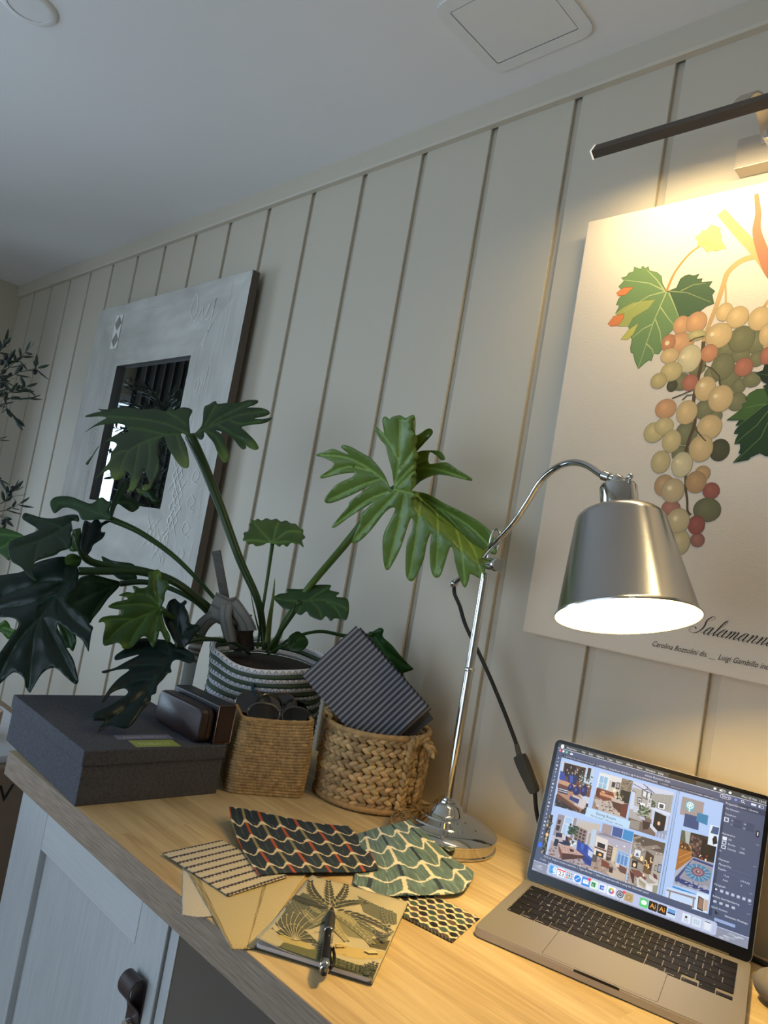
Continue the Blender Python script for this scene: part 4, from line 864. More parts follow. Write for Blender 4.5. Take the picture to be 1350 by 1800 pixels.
# second artboard
pxpoly(k3, [(378, 160), (600, 226), (577, 388), (350, 344)], (164, 150, 148)); c = S(*k3(455, 262)); fl.disc(c, .0062, .0070, (110, 180, 190), seg=20); fl.disc((c[0], c[1]+.001), .0046, .0048, (226, 240, 244), seg=16); fl.line([(c[0], c[1]+.001), (c[0], c[1]-.0075)], .0016, (226, 240, 244))
for k in range(7): fl.disc((c[0]+.0028*cos(k), c[1]+.001+.0028*sin(k)), .0008, .0008, (90, 170, 170), seg=6)
pxpoly(k3, [(405, 335), (548, 375), (540, 512), (385, 465)], (56, 78, 126)); pxpoly(k3, [(530, 328), (642, 360), (630, 462), (517, 412)], (54, 128, 176))
p = Photo(k3, [(370, 505), (737, 605), (650, 1172), (285, 1068)], (170, 176, 190))
p.p([(0, 0), (1, 0), (1, .44), (.3, .44), (0, .5)], (50, 38, 36)); p.p([(0, 0), (.24, 0), (.28, .26), (0, .24)], (96, 96, 76)); p.p([(.1, 0), (.26, 0), (.26, .24), (.16, .2)], (176, 184, 176)); p.dots(.28, .06, .58, .40, 40, [(96, 70, 66), (130, 100, 92), (60, 44, 42)], .04, .03); p.r(.62, .06, 1, .40, (22, 18, 20)); p.dots(.55, .34, .8, .42, 8, [(250, 230, 200), (190, 60, 40), (60, 50, 40)], .02, .02)
p.p([(.0, .2), (.34, .24), (.40, .46), (.05, .72), (.0, .74)], (168, 108, 46)); p.p([(.02, .20), (.34, .24), (.34, .34), (.02, .34)], (92, 58, 30)); p.dots(.04, .21, .33, .32, 14, [(206, 160, 100), (50, 30, 18)], .02, .02); p.l([(.06, .6), (.38, .42)], .0008, (206, 150, 80)); p.l([(.04, .5), (.38, .34)], .0008, (206, 150, 80))
p.p([(.42, .42), (1, .46), (1, 1), (.04, .96), (.02, .86)], (160, 160, 176)); p.p([(.44, .44), (1, .48), (1, .52), (.42, .48), (.10, .9), (.04, .86)], (52, 64, 120)); p.p([(.04, .84), (1, .94), (1, 1), (.03, .93)], (48, 60, 116)); p.dots(.08, .86, .98, .97, 30, [(176, 184, 206), (90, 100, 150)], .03, .012); p.p([(.46, .50), (1, .53), (1, .88), (.18, .84)], (150, 146, 158))
p.e(.62, .68, .36, .15, (70, 130, 170), 24)
for k in range(14): an = 2*PI*k/14; p.l([(.62, .68), (.62+.35*cos(an), .68+.145*sin(an))], .0005, (206, 206, 210))
p.e(.62, .665, .19, .08, (110, 84, 104), 18); p.e(.62, .665, .14, .058, (160, 120, 130), 18); p.e(.62, .665, .07, .03, (90, 66, 90), 12); p.e(.63, .66, .03, .013, (220, 200, 190), 8)
pxpoly(k3, [(283, 1078), (528, 1172), (520, 1190), (278, 1094)], (50, 140, 206)); pxpoly(k3, [(660, 452), (758, 480), (730, 686), (634, 656)], (224, 234, 246)); pxpoly(k3, [(690, 470), (754, 488), (742, 562), (664, 540)], (66, 90, 130)); pxpoly(k3, [(705, 570), (728, 576), (735, 650), (690, 660), (684, 600)], (16, 16, 22))
pxpoly(k3, [(220, 1088), (528, 1178), (502, 1328), (206, 1230)], (196, 218, 246)); pxpoly(k3, [(216, 1110), (520, 1205), (518, 1225), (222, 1128)], (140, 126, 130)); pxpoly(k3, [(248, 1130), (264, 1136), (250, 1225), (236, 1220)], (150, 132, 130)); pxpoly(k3, [(488, 1212), (506, 1218), (498, 1310), (482, 1300)], (150, 132, 130)); pxpoly(k3, [(240, 1205), (500, 1296), (498, 1318), (238, 1226)], (170, 146, 138))
pxpoly(k3, [(530, 1148), (656, 1184), (628, 1368), (502, 1326)], (216, 232, 250)); pxpoly(k3, [(545, 1185), (600, 1220), (590, 1350), (530, 1320)], (30, 30, 36)); pxpoly(k3, [(552, 1200), (594, 1226), (586, 1336), (538, 1308)], (150, 120, 104)); pxpoly(k3, [(606, 1222), (645, 1235), (635, 1345), (596, 1345)], (200, 170, 150))
fl.poly([S(1260.5, 1440), S(1266, 1441.5), S(1238, 1664), S(1232, 1662)], (52, 62, 90))
# properties panel
def NP(u, v): return N(.8232+(u-.795)*.862, .105+(v-.14)*.91)
def uvrectP(u0, v0, u1, v1, col, r=0):
    a = NP(u0, v1); b = NP(u1, v0); fl.poly(rrect(a[0], b[0], a[1], b[1], r, 4) if r else [a, (b[0], a[1]), b, (a[0], b[1])], col)
uvrect(.823, .078, 1, .114, (48, 60, 88)); uvrect(.823, .080, .884, .114, (74, 86, 116))
for st, u, v, s_ in (('Properties', .803, .140, .0047), ('Layers', .872, .140, .0042), ('Libraries', .918, .140, .0042), ('No Selection', .806, .178, .0040), ('Transform', .806, .222, .0040), ('Appearance', .806, .372, .0042), ('Fill', .842, .407, .0042), ('Stroke', .842, .441, .0042), ('1 pt', .905, .441, .0040), ('Opacity', .842, .475, .0042), ('100%', .900, .475, .0040), ('fx.', .806, .506, .0042), ('Character', .806, .570, .0042), ('Myriad Pro', .812, .606, .0042), ('Regular', .812, .638, .0042), ('12 pt', .842, .676, .0040), ('(14.4 pt)', .925, .676, .0040), ('Auto', .842, .710, .0040), ('0', .930, .710, .004), ('Paragraph', .806, .760, .0042), ('Bullets And Numbering', .806, .848, .0042), ('Quick Actions', .806, .936-.01, .0042), ('X:', .842, .258, .0034), ('Y:', .842, .290, .0034), ('W:', .905, .258, .0034), ('H:', .905, .290, .0034)):
    fl.text(st, NP(u, v), s_*.82, (222, 228, 240))
for u, v, w, c in ((.856, .262, .04, (62, 74, 104)), (.856, .294, .04, (62, 74, 104)), (.917, .262, .04, (62, 74, 104)), (.917, .294, .04, (62, 74, 104)), (.806, .612, .17, (60, 72, 102)), (.806, .644, .17, (60, 72, 102))): uvrectP(u, v-.028, u+w, v, c) if v < .5 else fl.line([NP(u, v), NP(u+w, v)], .0004, (96, 108, 138))
uvrectP(.806, .240, .830, .275, (206, 214, 230)); uvrectP(.812, .248, .824, .267, (74, 86, 116)); uvrectP(.968, .270, .984, .320, (20, 24, 34), .001); uvrectP(.974, .280, .979, .310, (236, 240, 246), .0006)
for v, f in ((.400, 1), (.432, 0), (.466, 0)): uvrectP(.812, v-.012, .834, v+.014, (232, 236, 244)); (not f) and uvrectP(.816, v-.007, .830, v+.009, (74, 86, 116))
for k in range(7): uvrectP(.810+.027*k, .778, .826+.027*k, .800, (40, 48, 70) if k == 0 else (164, 174, 196)); uvrectP(.813+.027*k, .782, .823+.027*k, .795, (226, 230, 240) if k == 0 else (196, 204, 222))
for k in range(4): uvrectP(.812+.03*k, .868, .828+.03*k, .886, (186, 196, 214))
for v in (.378, .540, .740, .816, .886): fl.text('...', NP(.975, v), .006, (222, 228, 240))
# status line and dock
uvrect(.028, .858, .755, .8580001+.0365, (74, 86, 116)); fl.text('Click or drag to create a text box  |  Type the text  |  Select the text and edit it using the Character panel', N(.045, .880), .0035, (226, 232, 242)); fl.text('71.02%   v   1', N(.030, .908), .0032, (214, 222, 236))
uvrect(0, .926, 1, .9305, (190, 204, 236)); uvpoly([(0, .9305), (1, .9305), (1, 1), (0, 1)], (140, 146, 166))
for k in range(70): u = rnd.random(); fl.disc(N(u*.98+.01, .937+.055*rnd.random()), .002+.003*rnd.random(), .0012, ((166, 172, 190), (116, 120, 142), (186, 192, 206))[k % 3], seg=7)
uvrect(.075, .905, .868, .992, (188, 198, 228), .0032)
ic = [(163, 775), (213, 798), (263, 817), (312, 833), (362, 853), (413, 877), (466, 897), (520, 915), (575, 938), (627, 958), (707, 988), (766, 1010), (822, 1032), (880, 1055), (965, 1088), (1025, 1108), (1090, 1133)]
cols = [(90, 170, 240), (244, 246, 250), (206, 212, 226), (236, 242, 250), (60, 140, 230), (224, 240, 230), (224, 234, 250), (246, 246, 248), (206, 212, 226), (190, 160, 110), (90, 210, 120), (30, 16, 4), (30, 16, 4), (206, 224, 244), (222, 232, 246), (214, 226, 240), (206, 214, 234)]
for k, (q, c) in enumerate(zip(ic, cols)):
    u0 = (.105+.0415*k) if k < 10 else (.5485+.0415*(k-10) if k < 14 else .738+.0455*(k-14))
    x, y = N(u0, .948); r = .0057
    fl.poly(rrect(x-r, x+r, y-r, y+r, .0014, 4), c)
    if k == 0: fl.poly([(x, y-r*.95), (x+r*.95, y-r*.8), (x+r*.95, y+r*.8), (x+r*.1, y+r*.95), (x-r*.12, y-.0004), (x+r*.08, y-.0004)], (226, 240, 250)); fl.line([(x-r*.5, y+r*.2), (x-r*.5, y+r*.5)], .0006, (24, 50, 110)); fl.line([(x+r*.5, y+r*.2), (x+r*.5, y+r*.5)], .0006, (24, 50, 110)); fl.line([(x-r*.55, y-r*.4), (x, y-r*.6), (x+r*.55, y-r*.4)], .0006, (24, 50, 110))
    elif k == 1: fl.poly([(x-r, y+r*.45), (x+r, y+r*.45), (x+r, y+r*.75), (x-r, y+r*.75)], (236, 80, 100)); fl.text('23', (x-r*.62, y-r*.72), .0082, (60, 62, 70))
    elif k == 2: [fl.disc((x+(i-1)*r*.55, y+(j-1)*r*.55), .0011, .0011, [(236, 90, 90), (90, 200, 130), (60, 130, 230), (60, 66, 90)][(i+2*j) % 4], seg=8) for i in range(3) for j in range(3)]
    elif k == 3: fl.disc((x, y), r*.85, r*.85, (40, 140, 240)); fl.line([(x-r*.45, y-r*.45), (x+r*.45, y+r*.45)], .0008, (244, 246, 250))
    elif k == 4: fl.poly([(x-r*.7, y-r*.5), (x+r*.7, y-r*.5), (x+r*.7, y+r*.5), (x-r*.7, y+r*.5)], (240, 246, 252)); fl.line([(x-r*.7, y+r*.5), (x, y), (x+r*.7, y+r*.5)], .0005, (90, 150, 230)); fl.disc((x+r*.8, y+r*.8), .0027, .0022, (240, 70, 90), seg=14)
    elif k in (5, 6): c2 = (36, 140, 80) if k == 5 else (40, 100, 210); fl.poly([(x-r*.7, y-r*.5), (x+r*.3, y-r*.5), (x+r*.3, y+r*.5), (x-r*.7, y+r*.5)], c2); fl.text('x' if k == 5 else 'W', (x-r*.5, y-r*.32), .0045, (244, 248, 250))
    elif k == 7: [fl.disc((x+r*.45*cos(2*PI*i/8), y+r*.45*sin(2*PI*i/8)), r*.28, r*.28, [(240, 90, 80), (246, 150, 60), (240, 200, 70), (140, 200, 90), (70, 180, 170), (70, 140, 220), (140, 110, 210), (220, 90, 150)][i], seg=10) for i in range(8)]
    elif k == 8: fl.disc((x, y), r*.85, r*.85, (50, 54, 66)); fl.disc((x, y), r*.62, r*.62, (206, 212, 226)); fl.disc((x, y), r*.45, r*.45, (50, 54, 66)); [fl.line([(x, y), (x+r*.7*cos(a_), y+r*.7*sin(a_))], .0006, (206, 212, 226)) for a_ in (.5, 2.6, 4.7)]; fl.disc((x+r*.85, y+r*.75), .0021, .0021, (240, 70, 90), seg=12)
    elif k == 9: fl.disc((x, y), r*.6, r*.6, (160, 130, 84)); fl.disc((x, y), r*.4, r*.4, (196, 168, 118))
    elif k == 10: fl.disc((x, y+r*.08), r*.68, r*.55, (244, 248, 246))
    elif k in (11, 12): fl.text('Ai', (x-r*.68, y-r*.5), .0088, (255, 176, 70))
    elif k == 13: fl.poly([(x-r*.85, y), (x+r*.85, y), (x+r*.85, y+r*.8), (x-r*.85, y+r*.8)], (100, 160, 220)); fl.poly([(x-r*.85, y-r*.3), (x+r*.85, y-r*.3), (x+r*.85, y), (x-r*.85, y)], (20, 40, 80))
    elif k == 14: fl.poly([(x-r*.3, y), (x+r*.2, y), (x+r*.2, y+r*.5), (x-r*.3, y+r*.5)], (40, 46, 60)); [fl.line([(x-r*.5, y-r*(.2+.25*i)), (x+r*.5, y-r*(.2+.25*i))], .0004, (150, 160, 180)) for i in range(3)]
    elif k == 15: [fl.poly([(x-r*.6+r*.45*i, y-r*.4+r*.5*j), (x-r*.3+r*.45*i, y-r*.4+r*.5*j), (x-r*.3+r*.45*i, y-r*.05+r*.5*j), (x-r*.6+r*.45*i, y-r*.05+r*.5*j)], (176, 196, 216)) for i in range(3) for j in range(2)]
    elif k == 16: fl.poly([(x-r*.55, y-r*.8), (x+r*.55, y-r*.8), (x+r*.8, y+r*.8), (x-r*.8, y+r*.8)], (226, 232, 244)); fl.line([(x-r*.7, y+r*.8), (x+r*.7, y+r*.8)], .0012, (120, 126, 140))
    if k in (0, 3, 5, 6, 8, 10, 11, 12, 13): fl.disc((x, y-r*1.35), .0005, .0005, (40, 44, 56), seg=6)
for u in (.530, .7185): fl.line([N(u, .92), N(u, .978)], .0003, (150, 160, 190))
uvpoly([(.818, .935), (.818, .965), (.826, .957), (.833, .966), (.836, .962), (.829, .954), (.838, .951)], (240, 242, 248)) if False else None
uvrect(.852, .878, .940, .898, (150, 170, 214), .0008); fl.text('Generate Mockups', N(.892, .850), .0036, (232, 236, 246)); uvpoly([(.852, .828), (.852, .856), (.859, .850), (.868, .850)], (20, 24, 34))
MB_disp = MB().prism(rrect(dx0, dx0+DWID, dy1-DHGT, dy1, .0035, 5), .00001, .0001, Lf).build('display', M['black'], ld, smooth=0)
fl.build('screen_image', emis('screen_glow', (255, 255, 255), 1., attr=True), ld)
# ------------------------------------------------------------------ dark linen box with labels
A_, B_, D_ = V((-.516, -.628, 0)), V((-.495, -.3785, 0)), V((-.864, -.611, 0))
ex = (A_-D_).normalized(); ey = V((-ex.y, ex.x, 0)); LXb, LYb = .346, .249
bo = A_-ex*LXb
Fb = frame(bo, ex, ey)
linen = mat('dark_linen', (84, 85, 92), .85, var=(260, .32, (1, 1, 1)), bump=(500, .5), spec=.25)
t = thing('storage_box', 'flat dark grey linen covered box with lid at the worktop end', 'box', bo)
BH = .0835
m = MB(); m.box(.003, LXb-.003, .003, LYb-.003, 0, BH-.004, fr=Fb); m.build('box_base', linen, t, smooth=0, bevel=.0012)
m = MB(); m.box(0, LXb, 0, LYb, BH-.0235, BH, fr=Fb); lidb = m.build('box_lid', linen, t, smooth=0, bevel=.0022, bseg=3)
fl = Flat(Fb @ Matrix.Translation((0, 0, BH+.0002)), .00006)
Fi = Fb.inverted()
def bl(x, y): p = Fi @ oz(x, y, BH); return (p.x, p.y)
q = [bl(*p) for p in ((196, 1293), (275, 1292), (287, 1300), (208, 1300.5))]
def lp(q, a, b): return tuple((q[0][i]*(1-a)+q[1][i]*a)*(1-b)+(q[3][i]*(1-a)+q[2][i]*a)*b for i in (0, 1))
def label_on(name, q, col, st, size, tcol, lbl):
    o = V(q[3]); ux = (V(q[2])-o); W_ = ux.length; ux.normalize(); vy = V((-ux.y, ux.x)); H_ = abs((V(q[0])-o).dot(vy))
    f = Matrix(((ux.x, vy.x, 0, o.x), (ux.y, vy.y, 0, o.y), (0, 0, 1, BH+.0003), (0, 0, 0, 1)))
    g_ = Flat(Fb @ f, .00006); g_.poly([(0, 0), (W_, 0), (W_, H_), (0, H_)], col); g_.text(st, (W_*.12, H_*.28), size, tcol, stretch=W_*.76/(size*.62*len(st)))
    p = g_.build(name, M['attr'], lidb); p['label'] = lbl
q1 = [bl(*p) for p in ((197, 1292.5), (292, 1290.5), (306, 1299), (208, 1300.5))]
label_on('sticker', q1, (122, 116, 140), 'ANNA FRENCH', .0135, (190, 188, 200), 'mauve paper label with small white capitals')
q2 = [bl(*p) for p in ((224, 1302), (301, 1301), (319, 1312), (240, 1314))]
label_on('sticker', q2, (150, 160, 72), 'THIBAUT', .0165, (206, 210, 150), 'olive green paper label with pale capitals')

# ------------------------------------------------------------------ two spectacle cases on the box
case_l = mat('brown_leather', (44, 27, 25), .42, bump=(200, .12))
case_b = mat('black_leather', (20, 16, 17), .45, bump=(200, .12))
def pB(x, y): return oz(x, y, BH)
c0, c1 = pB(345, 1309), pB(362, 1306)
dirn = (pB(345, 1309)-pB(262, 1262)).normalized()         # long axis, running back to front
sidev = V((-dirn.y, dirn.x, 0));
if sidev.y < 0: sidev = -sidev
t = thing('spectacle_case', 'dark brown clamshell spectacle case leaning on edge, left of the pair on the box', 'spectacle case', c0)
LC = .150
def shell(y0, y1, name, h0, h1, mt_, lean):
    Fr = Matrix(((dirn.x, sidev.x, 0, c0.x), (dirn.y, sidev.y, 0, c0.y), (0, 0, 1, BH+.0006), (0, 0, 0, 1))) @ Matrix.Rotation(lean, 4, 'X')
    out = rrect(-LC, 0, 0, h1, .013, 6)
    mb_ = MB(); prof_ = [(0, 1.0), (.5, 1.0), (.85, .975), (1., .90)]
    n_ = len(out); vs_ = []; cx_, cz_ = -LC/2, h1/2
    for f_, s_ in prof_:
        y = y0+(y1-y0)*f_; vs_ += [Fr @ V((cx_+(x-cx_)*(1-(1-s_)*.35), y, cz_+(z-cz_)*s_ if f_ > .6 else z)) for x, z in out]
    fs_ = [(i*n_+k, i*n_+(k+1) % n_, (i+1)*n_+(k+1) % n_, (i+1)*n_+k) for i in range(3) for k in range(n_)]
    fs_ += [tuple(range(n_)), tuple(3*n_+k for k in range(n_))]
    return mb_.add(vs_, fs_).build(name, mt_, t, smooth=50)
shell(.0140, .0, 'lower_shell', 0, .058, case_l, -.0)
shell(.0152, .0265, 'upper_shell', 0, .058, case_l, -.0)
t2 = c0+sidev*.0290+dirn*.004
t = thing('spectacle_case', 'black box shaped spectacle case with thin metal edging, right of the pair on the box', 'spectacle case', t2)
Fr = Matrix(((dirn.x, sidev.x, 0, t2.x), (dirn.y, sidev.y, 0, t2.y), (0, 0, 1, BH+.0006), (0, 0, 0, 1)))
MB().prism(rrect(0, .035, 0, .066, .003, 3), -.150, 0, Fr @ Matrix(((0, 0, 1, 0), (1, 0, 0, 0), (0, 1, 0, 0), (0, 0, 0, 1)))).build('case_body', case_b, t, smooth=0, bevel=.0012)
MB().box(.0002, .0008, .003, .032, .004, .062, fr=Fr).build('end_panel', case_l, t, smooth=0)
MB().tube([Fr @ V((.0008, y, z)) for y, z in rrect(.0005, .0345, .0008, .0652, .003, 3)], .0007, 6, closed=True).build('metal_edging', mat('bronze_edge', (150, 112, 90), .3, 1.), t)

# ------------------------------------------------------------------ square jute basket
jute = mat('jute', (186, 154, 108), .85, var=(90, .25), attr=True, spec=.2)
J0, J1 = V((-.505, -.362, 0)), V((-.440, -.243, 0))
jx = (J1-J0).normalized(); jy = V((-jx.y, jx.x, 0)); JW, JD, JH = (J1-J0).length, .112, .132
Fj = frame(J0, jx, jy)
t = thing('jute_basket', 'small square woven jute basket holding sunglasses beside the dark box', 'basket', J0)
out = rrect(0, JW, 0, JD, .016, 8)
per = []
tot = 0
for i in range(len(out)):
    a = out[i]; b = out[(i+1) % len(out)]; l = hypot(b[0]-a[0], b[1]-a[1]); per.append((tot, a, b, l)); tot += l
def along(s):
    s = s % tot
    for t0, a, b, l in per:
        if t0 <= s <= t0+l and l > 0:
            f = (s-t0)/l; dx, dy = (b[0]-a[0])/l, (b[1]-a[1])/l
            return (a[0]+(b[0]-a[0])*f, a[1]+(b[1]-a[1])*f, dy, -dx)
    return (per[0][1][0], per[0][1][1], 1, 0)
NROW, NST = 25, 150
def jf(u, v):
    s = u*tot; x, y, nx, ny = along(s)
    row = v*NROW; k = floor(row); fr_ = row-k
    ph = u*NST+.5*(k % 2)+fr_*.55
    d = .0034*abs(sin(PI*fr_))**.7*(.3+.7*abs(sin(PI*ph)))+.0008*noise.noise((x*90, y*90, v*40))
    bulge = .004*sin(PI*min(1, v*1.05))
    lean = -.003*v
    z = v*JH+.0045*sin(PI*max(0, min(1, x/JW)))*0+.006*(x/JW-.5)*v-.003*sin(PI*x/JW)*v
    return Fj @ V((x+nx*(d+bulge+lean), y+ny*(d+bulge+lean), z))
def jc(u, v):
    k = floor(v*NROW); g = .95+.17*noise.noise((floor(u*NST+.5*(k % 2)+(v*NROW-k)*.55)*7.3, k*3.1, 3))+.1*noise.noise((u*40, v*9, 5))
    return rgb(min(255, 208*g), 175*g, 126*g)
mb = MB(); mb.grid(jf, 480, NROW*6, 0, jc, closeu=True)
# rolled rim, inner wall and base
rim = [Fj @ V((along(tot*k/80)[0]-along(tot*k/80)[2]*.0035, along(tot*k/80)[1]-along(tot*k/80)[3]*.0035, JH+.006*(along(tot*k/80)[0]/JW-.5)-.003*sin(PI*along(tot*k/80)[0]/JW)+.001*noise.noise((k*.6, 0, 0)))) for k in range(80)]
mb.tube(rim, [.0034+.0006*sin(k*2.4) for k in range(80)], 8, 0, rgb(184, 152, 104), closed=True)
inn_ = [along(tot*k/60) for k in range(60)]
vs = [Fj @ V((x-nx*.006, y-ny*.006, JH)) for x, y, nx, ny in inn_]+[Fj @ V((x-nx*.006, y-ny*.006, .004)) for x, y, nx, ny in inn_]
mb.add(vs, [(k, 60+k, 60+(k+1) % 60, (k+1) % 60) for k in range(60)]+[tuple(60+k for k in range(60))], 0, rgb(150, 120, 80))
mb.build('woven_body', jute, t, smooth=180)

# sunglasses in the jute basket
def sunglasses(name, label, pos, rot, fcol, lens, w=.062, h=.042, temples=True, thick=.0022, lrot=0):
    t = thing(name, label, 'sunglasses', pos, 'glasses in the jute basket'); Rm = Matrix.Translation(pos) @ rot
    fm = mat('frame_acetate', fcol, .2, coat=.3)
    f = MB()
    for s in (-1, 1):
        o = [(s*w*.56+w*.5*cos(a)*(1+.06*cos(2*a)), h*.5*sin(a)*(1+.12*abs(cos(a)))) for a in [2*PI*k/28 for k in range(28)]]
        f.tube([Rm @ V((x, y, .004*(x/w)**2*-1)) for x, y in o], thick, 8, closed=True)
        l = MB(); l.prism([(s*w*.56+(x-s*w*.56)*.97, y*.97) for x, y in (o if s > 0 else o)], -.0008-.004*.3, .0006-.004*.3, Rm); l.build('lens', mat('dark_lens', lens, .06, coat=1.), t, smooth=0)
    f.tube([Rm @ V(p) for p in ((-w*.10, h*.16, 0), (0, h*.24, .0015), (w*.10, h*.16, 0))], thick*1.1, 8)
    f.build('frame', fm, t)
    if temples:
        for s in (-1, 1):
            MB().tube([Rm @ V(p) for p in spline([(s*w*1.05, h*.25, -.004), (s*w*1.04, h*.26, -.03), (s*w*1.0, h*.24, -.075), (s*w*.97, h*.05, -.100)], 4)], thick*1.05, 8, flat=1.4).build('temple', fm, t)
def orient(yaw, pitch, roll): return Matrix.Rotation(yaw, 4, 'Z') @ Matrix.Rotation(pitch, 4, 'X') @ Matrix.Rotation(roll, 4, 'Y')
ja = atan2(jx.y, jx.x)
def jp(x, y, z): return Fj @ V((x, y, z))
sunglasses('sunglasses', 'black wraparound sunglasses resting at the front of the jute basket', jp(JW*.55, .024, .136), orient(ja+.06, radians(68), radians(6)), (70, 70, 73), (10, 10, 12), w=.056, h=.036, temples=False)
sunglasses('sunglasses', 'brown framed sunglasses at the back left of the jute basket', jp(JW*.40, .082, .143), orient(ja-.1, radians(62), radians(-14)), (92, 68, 58), (12, 11, 13), w=.052, h=.040, temples=False)
sunglasses('sunglasses', 'black sunglasses lying on the right of the jute basket', jp(JW*.62, .058, .141), orient(ja+.0, radians(60), radians(16)), (18, 18, 20), (8, 8, 10), w=.050, h=.042, temples=False)
t = thing('spectacles', 'teal blue spectacles with raised arms at the back of the jute basket', 'spectacles', jp(JW*.6, .098, .140), 'glasses in the jute basket')
teal = mat('teal_acetate', (52, 82, 98), .3, coat=.3)
MB().tube(spline([jp(JW*.18, .100, .172), jp(JW*.22, .099, .160), jp(JW*.30, .097, .146), jp(JW*.55, .095, .138), jp(JW*.85, .097, .140)], 5), .0026, 8, flat=1.6).build('temple', teal, t)
MB().tube(spline([jp(JW*.60, .102, .139), jp(JW*.85, .101, .146), jp(JW*1.0, .100, .151)], 5), .0026, 8, flat=1.6).build('temple', teal, t)

# ------------------------------------------------------------------ round plaited basket
RC, RR, RHt = V((-.411, -.108, 0)), .0985, .136
t = thing('plaited_basket', 'round plaited water hyacinth basket holding striped books', 'basket', RC)
hya = mat('water_hyacinth', (190, 156, 108), .6, var=(60, .3), attr=True, spec=.35)
mb = MB(); NR_, NP = 8, 38
for r in range(NR_):
    z = .010+(RHt-.020)*(r/(NR_-1)); Rr = RR*(1.0+.035*sin(PI*r/(NR_-1)))-.005
    for k in range(NP):
        for s in (0, 1):
            a = 2*PI*(k+.5*s+.33*r+.12*rnd.random())/NP
            rad = V((cos(a), sin(a), 0)); tan = V((-sin(a), cos(a), 0))
            tilt = .46 if s else -.46
            ax = (tan*cos(tilt)+V((0, 0, 1))*sin(tilt)); ay = ax.cross(rad)
            g = .82+.36*rnd.random(); wv = rnd.random()
            c = RC+rad*(Rr+.0015*rnd.random())+V((0, 0, z+(.0030 if s else -.0030)+.0012*(rnd.random()-.5)))
            mb.ball(c, 1, 8, 6, 0, rgb(min(255, 198*g), min(255, (163+8*wv)*g), 120*g), axes=(ax*.0112, ay*.0058, rad*.0072))
# inner wall (also blocks the gaps)
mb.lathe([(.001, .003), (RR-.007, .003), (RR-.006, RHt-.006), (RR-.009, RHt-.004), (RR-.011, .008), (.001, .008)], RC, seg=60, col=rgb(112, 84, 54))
# wrapped rim
ringp = [RC+V((cos(2*PI*k/150)*(RR-.0015), sin(2*PI*k/150)*(RR-.0015), RHt-.001+.0035*sin(2*PI*k/150*1+.6))) for k in range(150)]
mb.tube(ringp, [.0046+.0013*abs(sin(k*PI/2.5)) for k in range(150)], 10, 0, rgb(190, 156, 108), closed=True)
mb.tube([RC+V((cos(2*PI*k/120)*(RR+.001), sin(2*PI*k/120)*(RR+.001), .0068)) for k in range(120)], [.0046+.0012*abs(sin(k*PI/2)) for k in range(120)], 8, 0, rgb(182, 148, 100), closed=True)
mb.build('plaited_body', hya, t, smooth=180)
def plait(pts, name, w=.010, n=16):
    mb = MB(); P = spline(pts, 8); N_ = len(P)
    for i in range(n):
        f = i/(n-1)*(N_-1.01); k = int(f); p = V(P[k]).lerp(V(P[k+1]), f-k); d = (V(P[k+1])-V(P[k])).normalized()
        o = p-RC; o.z = 0; o.normalize(); sd = d.cross(o).normalized()
        for s in (-1, 1):
            ax = (d+sd*s*.65).normalized(); ay = ax.cross(o).normalized(); g = .85+.3*rnd.random()
            mb.ball(p+sd*s*w*.42+d*(.004 if s > 0 else 0), 1, 8, 6, 0, rgb(min(255, 196*g), 162*g, 112*g), axes=(ax*w*1.15, ay*w*.55, o*w*.6))
    mb.build(name, hya, t, smooth=180)
def rp(ang, r, z): return tuple(RC+V((cos(ang)*r, sin(ang)*r, z)))
aR = radians(-4)
plait([rp(aR-.16, RR+.006, .014), rp(aR-.15, RR+.008, .06), rp(aR-.12, RR+.008, .11), rp(aR-.06, RR+.007, .134)], 'handle', .0085, 13)
plait([rp(aR-.10, RR+.004, .128), rp(aR+.06, RR+.010, .138), rp(aR+.18, RR+.016, .131), rp(aR+.22, RR+.024, .121)], 'handle_knot', .0085, 7)
plait([rp(aR+.20, RR+.008, .118), rp(aR+.22, RR+.008, .07), rp(aR+.22, RR+.006, .03)], 'handle', .0085, 11)
aL = radians(-128)
plait([rp(aL-.10, RR+.002, .128), rp(aL-.05, RR+.007, .142), rp(aL+.06, RR+.004, .149), rp(aL+.14, RR-.002, .142), rp(aL+.18, RR-.0, .128)], 'handle', .0075, 8)

